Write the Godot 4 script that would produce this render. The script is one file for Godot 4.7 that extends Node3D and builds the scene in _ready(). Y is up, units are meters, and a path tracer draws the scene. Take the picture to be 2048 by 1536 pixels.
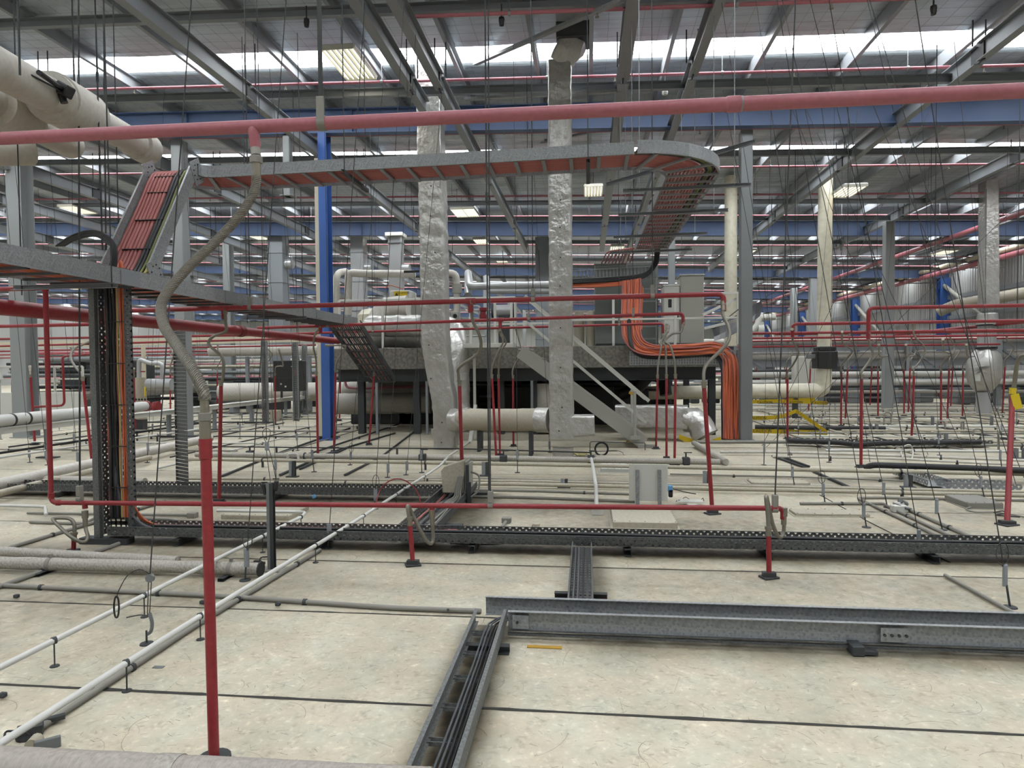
extends Node3D
# A ceiling-void plant deck above a cold store: white panel deck, hung pipes and trays, steel roof with skylight strips.

const EYE := 1.7            # camera height over the deck, metres
const FOCAL := 1340.0       # focal length in pixels of the 2048 x 1536 frame
const ROOF0 := 7.72         # roof underside over x = 0
const FALL := 0.0296        # roof falls this much per metre towards +x
const WALL_X := 19.8
const LEFT_X := -62.0
const BACK_Z := 9.0
const FAR_Z := -104.0

var cam_basis := Basis.from_euler(Vector3(-0.0278, 0.112, -0.0082), EULER_ORDER_YXZ)
var M := {}
var counts := {}
var rng := RandomNumberGenerator.new()


# ---------------------------------------------------------------- where things stand
func ray(px: float, py: float) -> Vector3:
	return cam_basis * Vector3((px - 1024.0) / FOCAL, -(py - 768.0) / FOCAL, -1.0)

func fl(px: float, py: float, h := 0.0) -> Vector3:       # the point at height h
	var d := ray(px, py)
	return d * ((h - EYE) / d.y) + Vector3(0, EYE, 0)

func az(px: float, py: float, z: float) -> Vector3:       # the point on the plane z = -z
	var d := ray(px, py)
	return d * (-z / d.z) + Vector3(0, EYE, 0)

func ax(px: float, py: float, x: float) -> Vector3:       # the point on the plane x
	var d := ray(px, py)
	return d * (x / d.x) + Vector3(0, EYE, 0)

func roof(x: float) -> float:
	return ROOF0 - FALL * x


# ---------------------------------------------------------------- geometry
class Geo:
	var v := PackedVector3Array()
	var n := PackedVector3Array()
	var uv := PackedVector2Array()
	var uv2 := PackedVector2Array()     # only the deck has these
	var cuts := []                      # where each solid starts
	var idx := PackedInt32Array()

	func put(p: Vector3, nn: Vector3, t := Vector2.ZERO) -> int:
		v.append(p); n.append(nn); uv.append(t)
		return v.size() - 1

	func tri(a: Vector3, b: Vector3, c: Vector3) -> void:
		var nn := (b - a).cross(c - a).normalized()
		var i := put(a, nn); put(b, nn); put(c, nn)
		idx.append_array([i, i + 2, i + 1])

	func quad(a: Vector3, b: Vector3, c: Vector3, d: Vector3) -> void:
		var nn := (b - a).cross(c - a)
		if nn.length_squared() < 1e-14:
			nn = (c - a).cross(d - a)
		nn = nn.normalized()
		var i := put(a, nn, Vector2(0, 0)); put(b, nn, Vector2(1, 0)); put(c, nn, Vector2(1, 1)); put(d, nn, Vector2(0, 1))
		idx.append_array([i, i + 2, i + 1, i, i + 3, i + 2])

	func box(c: Vector3, s: Vector3, b := Basis.IDENTITY) -> Geo:
		cuts.append([v.size(), idx.size()])
		var h := s * 0.5
		var p := []
		for k in 8:
			p.append(c + b * Vector3(h.x if k & 1 else -h.x, h.y if k & 2 else -h.y, h.z if k & 4 else -h.z))
		quad(p[0], p[4], p[6], p[2]); quad(p[1], p[3], p[7], p[5])
		quad(p[0], p[1], p[5], p[4]); quad(p[2], p[6], p[7], p[3])
		quad(p[0], p[2], p[3], p[1]); quad(p[4], p[5], p[7], p[6])
		return self

	# a box whose twelve edges are cut off by e
	func cbox(c: Vector3, s: Vector3, e := 0.008, b := Basis.IDENTITY) -> Geo:
		cuts.append([v.size(), idx.size()])
		var h := s * 0.5
		var i := h - Vector3.ONE * e
		for axis in 3:
			var u := (axis + 1) % 3
			var w := (axis + 2) % 3
			for sg in [-1.0, 1.0]:
				var q := []
				for k in [[-1, -1], [1, -1], [1, 1], [-1, 1]]:
					var p := Vector3.ZERO
					p[axis] = h[axis] * sg; p[u] = i[u] * k[0]; p[w] = i[w] * k[1]
					q.append(c + b * p)
				if sg > 0: quad(q[0], q[1], q[2], q[3])
				else: quad(q[3], q[2], q[1], q[0])
			for su in [-1.0, 1.0]:
				for sw in [-1.0, 1.0]:
					var q := []
					for k in [[-1, 0], [1, 0], [1, 1], [-1, 1]]:
						var p := Vector3.ZERO
						p[axis] = i[axis] * k[0]
						p[u] = (h[u] if k[1] == 0 else i[u]) * su
						p[w] = (i[w] if k[1] == 0 else h[w]) * sw
						q.append(c + b * p)
					if su * sw > 0: quad(q[0], q[1], q[2], q[3])
					else: quad(q[3], q[2], q[1], q[0])
		return self

	func frame(t: Vector3) -> Array:
		var up := Vector3.UP if absf(t.y) < 0.95 else Vector3.RIGHT
		var s := t.cross(up).normalized()
		return [s, s.cross(t).normalized()]

	# a round bar along a line of points
	func tube(p: PackedVector3Array, r: float, sides := 8, cap := true, r_end := -1.0) -> Geo:
		if p.size() < 2: return self
		cuts.append([v.size(), idx.size()])
		var t0 := (p[1] - p[0]).normalized()
		var f := frame(t0)
		var a: Vector3 = f[0]
		var first := v.size()
		var along := 0.0
		for k in p.size():
			var t := t0
			if k > 0 and k < p.size() - 1: t = ((p[k] - p[k - 1]).normalized() + (p[k + 1] - p[k]).normalized()).normalized()
			elif k > 0: t = (p[k] - p[k - 1]).normalized()
			if k > 0: along += p[k].distance_to(p[k - 1])
			a = (a - t * a.dot(t)).normalized()
			var bb := t.cross(a)
			var rr := r if r_end < 0.0 else lerpf(r, r_end, float(k) / (p.size() - 1))
			for j in sides + 1:
				var w := TAU * j / sides
				var nn := a * cos(w) + bb * sin(w)
				put(p[k] + nn * rr, nn, Vector2(float(j) / sides, along))
		var m := sides + 1
		for k in p.size() - 1:
			for j in sides:
				var q := first + k * m + j
				idx.append_array([q, q + m, q + 1, q + 1, q + m, q + m + 1])
		if cap:
			for e in 2:
				var at := p[0] if e == 0 else p[p.size() - 1]
				var nn := -t0 if e == 0 else (p[p.size() - 1] - p[p.size() - 2]).normalized()
				var c := put(at, nn)
				var base := first if e == 0 else first + (p.size() - 1) * m
				for j in sides:
					var i1 := put(v[base + j], nn)
					var i2 := put(v[base + j + 1], nn)
					if e == 0: idx.append_array([c, i1, i2])
					else: idx.append_array([c, i2, i1])
		return self

	func rod(a: Vector3, b: Vector3, r: float, sides := 6) -> Geo:
		return tube(PackedVector3Array([a, b]), r, sides)

	# a flat outline (x to the right, y up) pushed from a to b
	func prism(poly: PackedVector2Array, a: Vector3, b: Vector3, up := Vector3.UP, cap := true) -> Geo:
		cuts.append([v.size(), idx.size()])
		var t := (b - a).normalized()
		var s := t.cross(up).normalized()
		var u := s.cross(t).normalized()
		var area := 0.0
		var m := poly.size()
		for k in m:
			area += poly[k].cross(poly[(k + 1) % m])
		for k in m:
			var p := poly[k]
			var q := poly[(k + 1) % m]
			if area < 0: p = poly[(k + 1) % m]; q = poly[k]
			var o1 := s * p.x + u * p.y
			var o2 := s * q.x + u * q.y
			quad(a + o2, a + o1, b + o1, b + o2)
		if cap:
			var tr := Geometry2D.triangulate_polygon(poly)
			for k in range(0, tr.size(), 3):
				var q := []
				for j in 3: q.append(s * poly[tr[k + j]].x + u * poly[tr[k + j]].y)
				tri(a + q[0], a + q[1], a + q[2])
				tri(b + q[2], b + q[1], b + q[0])
		return self

	# an outline carried along a line of points, mitred at the corners
	func sweep(poly: PackedVector2Array, p: PackedVector3Array, up := Vector3.UP) -> Geo:
		var rings := []
		for k in p.size():
			var t: Vector3
			var grow := 1.0
			if k == 0: t = (p[1] - p[0]).normalized()
			elif k == p.size() - 1: t = (p[k] - p[k - 1]).normalized()
			else:
				var t1 := (p[k] - p[k - 1]).normalized()
				t = (t1 + (p[k + 1] - p[k]).normalized()).normalized()
				grow = 1.0 / maxf(t.dot(t1), 0.5)
			var s := t.cross(up).normalized()
			var u := s.cross(t).normalized()
			var ring := PackedVector3Array()
			for q in poly: ring.append(p[k] + s * q.x * grow + u * q.y)
			rings.append(ring)
		for k in p.size() - 1:
			for j in poly.size():
				var j2 := (j + 1) % poly.size()
				quad(rings[k][j2], rings[k][j], rings[k + 1][j], rings[k + 1][j2])
		return self

	# rings of equal length joined with smooth shading
	func loft(rings: Array, caps := true) -> Geo:
		var first := v.size()
		var m: int = rings[0].size()
		for ring in rings:
			for p in ring: put(p, Vector3.ZERO)
		for k in rings.size() - 1:
			for j in m:
				var a := first + k * m + j
				var b := first + k * m + (j + 1) % m
				for q in [[a, b, b + m], [a, b + m, a + m]]:
					var nn := (v[q[1]] - v[q[0]]).cross(v[q[2]] - v[q[0]])
					for w in q: n[w] += nn
					idx.append_array([q[0], q[2], q[1]])
		for k in range(first, v.size()): n[k] = n[k].normalized()
		if caps:
			for e in 2:
				var ring: PackedVector3Array = rings[0] if e == 0 else rings[rings.size() - 1]
				var c := Vector3.ZERO
				for p in ring: c += p
				c /= m
				for j in m:
					if e == 0: tri(c, ring[(j + 1) % m], ring[j])
					else: tri(c, ring[j], ring[(j + 1) % m])
		return self

	# a turned shape: profile of (radius, height) round an axis
	func lathe(prof: Array, at: Vector3, axis := Vector3.UP, sides := 14) -> Geo:
		cuts.append([v.size(), idx.size()])
		var f := frame(axis)
		var rings := []
		for q in prof:
			var ring := PackedVector3Array()
			for j in sides:
				var w := TAU * j / sides
				ring.append(at + axis * q[1] + (f[0] * cos(w) + f[1] * sin(w)) * q[0])
			rings.append(ring)
		# hard edges: each band on its own
		for k in rings.size() - 1:
			var first := v.size()
			for e in 2:
				for j in sides:
					put(rings[k + e][j], Vector3.ZERO)
			for j in sides:
				var a := first + j
				var b := first + (j + 1) % sides
				for t in [[a, b + sides, b], [a, a + sides, b + sides]]:
					var nn := (v[t[1]] - v[t[0]]).cross(v[t[2]] - v[t[0]])
					var mid: Vector3 = (v[t[0]] + v[t[1]] + v[t[2]]) / 3.0 - at
					mid -= axis * mid.dot(axis)
					if nn.dot(mid) < -1e-12: nn = -nn
					for w in t: n[w] += nn
					idx.append_array([t[0], t[1], t[2]])
			for j in range(first, v.size()): n[j] = n[j].normalized()
		return self

	# an upright strip of sheet with a row of round holes along it
	func holed(a: Vector3, b: Vector3, up: Vector3, pitch: float, rad: float) -> Geo:
		var t := (b - a).normalized()
		var h := up.length()
		var u := up / h
		var count := maxi(1, int(round(a.distance_to(b) / pitch)))
		var w := a.distance_to(b) / count
		for k in count:
			var c := a + t * (w * (k + 0.5)) + u * (h * 0.6)
			var rim := []
			var edge := []
			for j in 8:
				var g := TAU * (j + 0.5) / 8
				rim.append(c + (t * cos(g) + u * sin(g)) * rad)
				var ex := cos(g); var ey := sin(g)
				var sc := 1.0 / maxf(absf(ex), absf(ey))
				edge.append(c + t * (ex * sc * w * 0.5) + u * (ey * sc * h * (0.4 if ey > 0 else 0.6)))
			for j in 8:
				quad(rim[j], rim[(j + 1) % 8], edge[(j + 1) % 8], edge[j])
		return self

	func pieces() -> Array:             # each solid as a shape of its own
		var out := []
		for k in cuts.size():
			var v0: int = cuts[k][0]
			var i0: int = cuts[k][1]
			var v1: int = cuts[k + 1][0] if k + 1 < cuts.size() else v.size()
			var i1: int = cuts[k + 1][1] if k + 1 < cuts.size() else idx.size()
			var g := Geo.new()
			g.v = v.slice(v0, v1); g.n = n.slice(v0, v1); g.uv = uv.slice(v0, v1)
			for j in range(i0, i1): g.idx.append(idx[j] - v0)
			out.append(g)
		return out

	func mesh() -> ArrayMesh:
		for k in range(0, idx.size(), 3):          # faces turned the way their normals look
			var a := idx[k]
			var b := idx[k + 1]
			var c := idx[k + 2]
			if (v[b] - v[a]).cross(v[c] - v[a]).dot(n[a] + n[b] + n[c]) > 0.0:
				idx[k + 1] = c
				idx[k + 2] = b
		var arr := []
		arr.resize(Mesh.ARRAY_MAX)
		arr[Mesh.ARRAY_VERTEX] = v; arr[Mesh.ARRAY_NORMAL] = n; arr[Mesh.ARRAY_TEX_UV] = uv; arr[Mesh.ARRAY_INDEX] = idx
		if uv2.size(): arr[Mesh.ARRAY_TEX_UV2] = uv2
		var m := ArrayMesh.new()
		m.add_surface_from_arrays(Mesh.PRIMITIVE_TRIANGLES, arr)
		return m


func pts(a: Array) -> PackedVector3Array:
	return PackedVector3Array(a)

# a run of points with its corners rounded to radius r
func bent(a: Array, r: float, seg := 5) -> PackedVector3Array:
	var out := PackedVector3Array([a[0]])
	for k in range(1, a.size() - 1):
		var d1: Vector3 = (a[k - 1] - a[k])
		var d2: Vector3 = (a[k + 1] - a[k])
		var cut := minf(r, minf(d1.length(), d2.length()) * 0.49)
		var p: Vector3 = a[k] + d1.normalized() * cut
		var q: Vector3 = a[k] + d2.normalized() * cut
		for j in seg + 1:
			var t := float(j) / seg
			out.append(p.lerp(a[k], t).lerp((a[k] as Vector3).lerp(q, t), t))
	out.append(a[a.size() - 1])
	return out

# a smooth curve through points
func curve(a: Array, step := 6) -> PackedVector3Array:
	var out := PackedVector3Array()
	for k in a.size() - 1:
		var p0: Vector3 = a[maxi(k - 1, 0)]
		var p3: Vector3 = a[mini(k + 2, a.size() - 1)]
		for j in step:
			out.append((a[k] as Vector3).cubic_interpolate(a[k + 1], p0, p3, float(j) / step))
	out.append(a[a.size() - 1])
	return out

func channel(w: float, h: float, t: float) -> PackedVector2Array:      # a C, open to the right
	return PackedVector2Array([Vector2(-w / 2, -h / 2), Vector2(w / 2, -h / 2), Vector2(w / 2, -h / 2 + t), Vector2(-w / 2 + t, -h / 2 + t), Vector2(-w / 2 + t, h / 2 - t), Vector2(w / 2, h / 2 - t), Vector2(w / 2, h / 2), Vector2(-w / 2, h / 2)])

func ibeam(w: float, h: float, tf: float, tw: float) -> PackedVector2Array:
	return PackedVector2Array([Vector2(-w / 2, -h / 2), Vector2(w / 2, -h / 2), Vector2(w / 2, -h / 2 + tf), Vector2(tw / 2, -h / 2 + tf), Vector2(tw / 2, h / 2 - tf), Vector2(w / 2, h / 2 - tf), Vector2(w / 2, h / 2), Vector2(-w / 2, h / 2), Vector2(-w / 2, h / 2 - tf), Vector2(-tw / 2, h / 2 - tf), Vector2(-tw / 2, -h / 2 + tf), Vector2(-w / 2, -h / 2 + tf)])

func rect(w: float, h: float) -> PackedVector2Array:
	return PackedVector2Array([Vector2(-w / 2, -h / 2), Vector2(w / 2, -h / 2), Vector2(w / 2, h / 2), Vector2(-w / 2, h / 2)])

func angle(w: float, h: float, t: float) -> PackedVector2Array:
	return PackedVector2Array([Vector2(0, 0), Vector2(w, 0), Vector2(w, t), Vector2(t, t), Vector2(t, h), Vector2(0, h)])


# ---------------------------------------------------------------- naming
func numbered(called: String) -> String:
	counts[called] = counts.get(called, -1) + 1
	return called if counts[called] == 0 else "%s_%03d" % [called, counts[called]]

func tag(o: Node, label: String, category: String, group := "") -> Node:
	o.set_meta("label", label)
	o.set_meta("category", category)
	if group: o.set_meta("group", group)
	return o

func thing(called: String, label: String, category: String, at := Vector3.ZERO, group := "") -> Node3D:
	var o := Node3D.new()
	o.name = numbered(called)
	add_child(o)
	o.position = at
	tag(o, label, category, group)
	return o

# shapes are given in the scene's own coordinates; the part is set back by its thing's place
func part(o: Node3D, called: String, g: Geo, mat: Material, label := "") -> MeshInstance3D:
	var m := MeshInstance3D.new()
	m.mesh = g.mesh()
	m.material_override = mat
	var off := Vector3.ZERO
	var up: Node = o
	while up != self:
		off += (up as Node3D).position
		up = up.get_parent()
	m.position = -off
	var used := {}
	for c in o.get_children(): used[String(c.name)] = true
	var nm := called
	var k := 0
	while used.has(nm):
		k += 1
		nm = "%s_%03d" % [called, k]
	m.name = nm
	o.add_child(m, true)
	if label: m.set_meta("label", label)
	return m

# the same for many alike pieces: one part each
func part_each(o: Node3D, called: String, g: Geo, mat: Material) -> void:
	for q in g.pieces(): part(o, called, q, mat)

# pieces too small to pick apart stay joined
func part_stuff(o: Node3D, called: String, g: Geo, mat: Material) -> void:
	part(o, called, g, mat).set_meta("kind", "stuff")

func part_mesh(o: Node3D, called: String, mesh: Mesh, mat: Material, xf: Transform3D) -> MeshInstance3D:
	var m := part(o, called, Geo.new().tube(pts([Vector3.ZERO, Vector3.UP * 0.01]), 0.01, 3), mat)
	m.mesh = mesh
	m.position += xf.origin
	m.basis = xf.basis
	return m

func solo(called: String, g: Geo, mat: Material, label: String, category: String, group := "") -> MeshInstance3D:
	var m := MeshInstance3D.new()
	m.mesh = g.mesh()
	m.material_override = mat
	m.name = numbered(called)
	add_child(m)
	tag(m, label, category, group)
	return m

func struct_root(called: String) -> Node3D:
	var o := Node3D.new()
	o.name = called
	add_child(o)
	o.set_meta("kind", "structure")
	return o

func copy_of(o: Node3D, at: Vector3, label := "", turn := 0.0, tall := 1.0) -> Node3D:
	var base := String(o.name)
	if base.length() > 4 and base[base.length() - 4] == "_" and base.right(3).is_valid_int(): base = base.left(base.length() - 4)
	var c: Node3D = o.duplicate()
	c.name = numbered(base)
	add_child(c)
	c.position = at
	c.rotation.y = turn
	if label: c.set_meta("label", label)
	return c


# ---------------------------------------------------------------- materials
func srgb(r: int, g: int, b: int) -> Color:
	return Color8(r, g, b)

func noise_tex(freq: float, ramp: Array, seed_n: int, kind := FastNoiseLite.TYPE_SIMPLEX_SMOOTH, size := 512, normal := false, bump := 4.0, oct := 4) -> NoiseTexture2D:
	var fn := FastNoiseLite.new()
	fn.noise_type = kind
	fn.frequency = freq
	fn.seed = seed_n
	fn.fractal_octaves = oct
	if kind == FastNoiseLite.TYPE_CELLULAR:
		fn.cellular_return_type = FastNoiseLite.RETURN_CELL_VALUE
		fn.fractal_type = FastNoiseLite.FRACTAL_NONE
	var t := NoiseTexture2D.new()
	t.width = size
	t.height = size
	t.seamless = true
	t.noise = fn
	if normal:
		t.as_normal_map = true
		t.bump_strength = bump
	elif ramp:
		var g := Gradient.new()
		g.offsets = PackedFloat32Array(range(ramp.size()).map(func(i): return float(i) / maxi(1, ramp.size() - 1)))
		g.colors = PackedColorArray(ramp)
		t.color_ramp = g
	return t

func mat(called: String, c: Color, rough := 0.6, metal := 0.0) -> StandardMaterial3D:
	var m := StandardMaterial3D.new()
	m.resource_name = called
	m.albedo_color = c
	m.roughness = rough
	m.metallic = metal
	M[called] = m
	return m

func textured(called: String, tex: Texture2D, scale: float, rough := 0.6, metal := 0.0, normal: Texture2D = null, nscale := 1.0) -> StandardMaterial3D:
	var m := mat(called, Color.WHITE, rough, metal)
	m.albedo_texture = tex
	m.uv1_triplanar = true
	m.uv1_scale = Vector3.ONE * scale
	if normal:
		m.normal_enabled = true
		m.normal_texture = normal
		m.normal_scale = nscale
	return m

# worn white sheet: faint warm and cool clouds, rubbed pale streaks, thin scratches and dark specks
func deck_picture() -> ImageTexture:
	var size := 1024
	var d := []
	for q in [[3, 0.003, 3], [9, 0.02, 4], [21, 0.006, 3], [33, 0.05, 3]]:
		var f := FastNoiseLite.new()
		f.seed = q[0]; f.frequency = q[1]; f.fractal_octaves = q[2]
		d.append(f.get_seamless_image(size, size).get_data())
	var out := PackedByteArray()
	out.resize(size * size * 3)
	var r := RandomNumberGenerator.new()
	r.seed = 5
	for k in size * size:
		var a: float = d[0][k] / 255.0 - 0.5
		var b: float = d[1][k] / 255.0 - 0.5
		var c: float = d[2][k] / 255.0 - 0.5
		var e: float = d[3][k] / 255.0 - 0.5
		var l := 0.795 + a * 0.08 + b * 0.07 + maxf(0.0, b * e) * 0.8 - maxf(0.0, -b) * maxf(0.0, e) * 0.7
		if r.randf() < 0.003: l -= r.randf() * 0.4
		out[k * 3] = int(clampf(l + c * 0.03, 0, 1) * 255)
		out[k * 3 + 1] = int(clampf(l - 0.026 - c * 0.01, 0, 1) * 255)
		out[k * 3 + 2] = int(clampf(l - 0.098 - c * 0.03, 0, 1) * 255)
	var im := Image.create_from_data(size, size, false, Image.FORMAT_RGB8, out)
	for k in 1300:                # scratches
		var p := Vector2(r.randf(), r.randf()) * size
		var dir := r.randf() * TAU if r.randf() < 0.5 else r.randf_range(-0.6, 0.6)
		var length := r.randf_range(3, 20) if r.randf() < 0.95 else r.randf_range(40, 130)
		var tone := Color(0.34, 0.31, 0.27) if r.randf() < 0.75 else Color(0.93, 0.92, 0.87)
		var bend := r.randf_range(-0.02, 0.02)
		var strength := r.randf_range(0.2, 0.75)
		for q in int(length):
			var x := int(fposmod(p.x, size))
			var y := int(fposmod(p.y, size))
			im.set_pixel(x, y, im.get_pixel(x, y).lerp(tone, strength))
			p += Vector2.from_angle(dir); dir += bend
	for k in 110:                 # rubbed streaks
		var p := Vector2(r.randf(), r.randf()) * size
		var wide := r.randf_range(3, 9)
		var dir := Vector2.from_angle(r.randf_range(-0.5, 0.5))
		for q in int(r.randf_range(14, 70)):
			for w in int(wide):
				if r.randf() < 0.5: continue
				var at := p + dir * q + dir.orthogonal() * w
				var x := int(fposmod(at.x, size))
				var y := int(fposmod(at.y, size))
				im.set_pixel(x, y, im.get_pixel(x, y).lerp(Color(0.9, 0.885, 0.83), 0.3))
	im.generate_mipmaps()
	return ImageTexture.create_from_image(im)

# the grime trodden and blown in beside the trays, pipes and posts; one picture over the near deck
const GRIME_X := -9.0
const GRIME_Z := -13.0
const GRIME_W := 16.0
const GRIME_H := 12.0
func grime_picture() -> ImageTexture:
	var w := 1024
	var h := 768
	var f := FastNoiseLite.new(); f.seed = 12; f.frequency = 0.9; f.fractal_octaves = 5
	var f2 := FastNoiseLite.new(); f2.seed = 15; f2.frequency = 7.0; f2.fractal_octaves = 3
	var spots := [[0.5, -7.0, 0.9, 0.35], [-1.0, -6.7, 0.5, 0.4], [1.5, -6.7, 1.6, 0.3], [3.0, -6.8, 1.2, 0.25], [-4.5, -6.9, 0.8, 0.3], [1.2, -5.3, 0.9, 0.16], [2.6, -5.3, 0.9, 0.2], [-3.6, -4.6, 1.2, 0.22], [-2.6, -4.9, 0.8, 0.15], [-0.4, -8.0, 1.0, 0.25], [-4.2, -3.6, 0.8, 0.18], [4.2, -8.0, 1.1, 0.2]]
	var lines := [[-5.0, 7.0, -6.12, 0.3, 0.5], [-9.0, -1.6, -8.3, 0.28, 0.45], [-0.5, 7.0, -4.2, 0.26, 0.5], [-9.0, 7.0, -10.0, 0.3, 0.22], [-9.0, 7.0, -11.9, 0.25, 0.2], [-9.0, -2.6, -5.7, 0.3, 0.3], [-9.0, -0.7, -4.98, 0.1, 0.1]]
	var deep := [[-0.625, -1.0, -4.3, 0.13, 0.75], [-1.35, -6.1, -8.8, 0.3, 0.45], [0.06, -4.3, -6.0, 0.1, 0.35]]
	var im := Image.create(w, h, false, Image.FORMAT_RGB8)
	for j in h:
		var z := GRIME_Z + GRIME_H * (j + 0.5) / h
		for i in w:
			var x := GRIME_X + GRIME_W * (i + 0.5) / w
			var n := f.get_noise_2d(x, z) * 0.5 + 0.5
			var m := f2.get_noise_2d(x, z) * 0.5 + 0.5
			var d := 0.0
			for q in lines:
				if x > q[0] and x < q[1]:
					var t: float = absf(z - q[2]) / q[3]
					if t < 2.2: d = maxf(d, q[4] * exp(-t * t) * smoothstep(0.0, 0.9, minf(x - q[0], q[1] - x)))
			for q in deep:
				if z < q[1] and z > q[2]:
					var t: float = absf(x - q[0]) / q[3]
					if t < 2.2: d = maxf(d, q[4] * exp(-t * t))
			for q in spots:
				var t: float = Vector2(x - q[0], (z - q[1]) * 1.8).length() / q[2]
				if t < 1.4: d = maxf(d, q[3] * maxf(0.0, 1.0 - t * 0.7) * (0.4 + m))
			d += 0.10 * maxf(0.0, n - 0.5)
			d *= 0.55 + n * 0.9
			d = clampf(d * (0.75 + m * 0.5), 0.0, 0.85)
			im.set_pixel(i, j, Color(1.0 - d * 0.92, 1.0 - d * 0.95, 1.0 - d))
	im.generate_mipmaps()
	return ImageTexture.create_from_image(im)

func make_materials() -> void:
	# deck
	var deck_tex := deck_picture()
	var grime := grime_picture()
	for k in 6:
		var m := textured("deck_panel_%d" % k, deck_tex, 0.42, 0.5)
		m.uv1_world_triplanar = true
		m.uv1_offset = Vector3(0.37 * k, 0.11, 0.61 * k)
		m.albedo_color = [Color(0.97, 0.965, 0.95), Color(0.935, 0.93, 0.915), Color(1, 0.995, 0.98)][k % 3]
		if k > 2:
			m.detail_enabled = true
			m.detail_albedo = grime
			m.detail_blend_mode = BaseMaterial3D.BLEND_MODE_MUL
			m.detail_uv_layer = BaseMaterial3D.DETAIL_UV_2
		m.metallic_specular = 0.35
	mat("sealant", srgb(52, 50, 46), 0.8)
	# steel
	var spangle := noise_tex(0.03, [srgb(140, 144, 146), srgb(156, 160, 162), srgb(172, 175, 176), srgb(150, 154, 156)], 4, FastNoiseLite.TYPE_CELLULAR, 512)
	textured("galvanised", spangle, 5.0, 0.42, 0.4)
	var spangle_d := noise_tex(0.02, [srgb(70, 72, 72), srgb(88, 90, 90), srgb(106, 108, 107)], 14, FastNoiseLite.TYPE_SIMPLEX_SMOOTH, 512)
	textured("galvanised_dirty", spangle_d, 3.0, 0.55, 0.2)
	textured("galvanised_worn", spangle_d, 4.0, 0.5, 0.15).albedo_color = Color(1.25, 1.25, 1.24)
	mat("steel_grey", srgb(148, 153, 157), 0.45, 0.2)
	mat("purlin_steel", srgb(160, 164, 168), 0.4, 0.35)
	mat("steel_dark", srgb(66, 69, 71), 0.6, 0.3)
	mat("wire_dark", srgb(66, 67, 68), 0.6, 0.3)
	mat("wire_pale", srgb(150, 152, 152), 0.5, 0.3)
	mat("bolt", srgb(70, 70, 70), 0.5, 0.6)
	mat("column_grey", srgb(150, 154, 154), 0.5)
	mat("grey_dark_paint", srgb(118, 122, 123), 0.5)
	# paint
	textured("red_paint", noise_tex(0.02, [srgb(124, 34, 40), srgb(138, 38, 46), srgb(146, 44, 51)], 31), 2.0, 0.38)
	textured("red_hazed", noise_tex(0.02, [srgb(158, 94, 102), srgb(168, 100, 110), srgb(172, 106, 114)], 32), 2.0, 0.45)  # haze is mixed into this red, so it reads paler and greyer
	mat("red_dark", srgb(110, 30, 38), 0.5)
	mat("blue_paint", srgb(56, 92, 158), 0.42)
	mat("blue_hazed", srgb(70, 90, 126), 0.5)  # blue greyed to carry the haze under the roof
	mat("cream_paint", srgb(222, 214, 190), 0.5)
	textured("cream_duct", noise_tex(0.01, [srgb(205, 200, 178), srgb(222, 217, 196), srgb(228, 224, 206)], 41), 0.8, 0.5)
	mat("white_paint", srgb(214, 214, 206), 0.45)
	mat("white_sheet", srgb(222, 222, 214), 0.4)
	mat("stair_grey", srgb(178, 178, 170), 0.45, 0.1)
	mat("yellow", srgb(226, 196, 40), 0.6)
	mat("yellow_pale", srgb(222, 212, 150), 0.8)
	mat("ochre", srgb(176, 138, 48), 0.7)
	mat("orange_tag", srgb(232, 92, 34), 0.6)
	mat("sky_blue", srgb(110, 170, 220), 0.5)
	mat("cabinet_green", srgb(112, 118, 114), 0.45)
	mat("cabinet_pale", srgb(168, 168, 158), 0.45)
	mat("label_dark", srgb(30, 31, 32), 0.5)
	# insulation and foil
	var crinkle := noise_tex(0.012, [], 51, FastNoiseLite.TYPE_SIMPLEX_SMOOTH, 512, true, 9.0, 5)
	textured("duct_foil", noise_tex(0.008, [srgb(196, 194, 188), srgb(208, 207, 202), srgb(218, 217, 214)], 52), 1.1, 0.32, 0.55, crinkle, 0.8)
	textured("lagging_white", noise_tex(0.02, [srgb(200, 196, 186), srgb(212, 208, 198), srgb(220, 217, 209)], 53), 1.5, 0.62, 0.0, crinkle, 0.35)
	textured("lagging_grey", noise_tex(0.03, [srgb(150, 143, 135), srgb(172, 164, 156), srgb(188, 181, 173)], 57), 2.0, 0.6)
	textured("lagging_dirty", noise_tex(0.03, [srgb(140, 136, 126), srgb(178, 174, 164), srgb(200, 196, 188)], 54), 3.0, 0.55, 0.15, crinkle, 0.5)
	textured("lagging_tan", noise_tex(0.02, [srgb(170, 163, 145), srgb(186, 179, 160), srgb(194, 188, 170)], 55), 2.0, 0.55)
	var ripple := noise_tex(0.01, [], 61, FastNoiseLite.TYPE_SIMPLEX_SMOOTH, 512, true, 7.0, 4)
	var rf := textured("roof_foil", noise_tex(0.006, [srgb(202, 211, 218), srgb(212, 221, 228), srgb(222, 231, 238)], 62), 0.5, 0.38, 0.45, ripple, 0.6)
	rf.uv1_scale = Vector3(0.22, 0.5, 1.3)
	mat("mesh_wire", srgb(96, 98, 100), 0.5, 0.4)
	var pane := mat("skylight_sheet", Color(0.93, 0.95, 0.97, 0.16), 0.15)
	pane.transparency = BaseMaterial3D.TRANSPARENCY_ALPHA
	var bottle := mat("clear_plastic", Color(0.85, 0.9, 0.95, 0.35), 0.1)
	bottle.transparency = BaseMaterial3D.TRANSPARENCY_ALPHA
	# cable and rubber
	mat("cable_red", srgb(162, 96, 92), 0.55)
	mat("cable_orange", srgb(204, 108, 72), 0.55)
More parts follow.
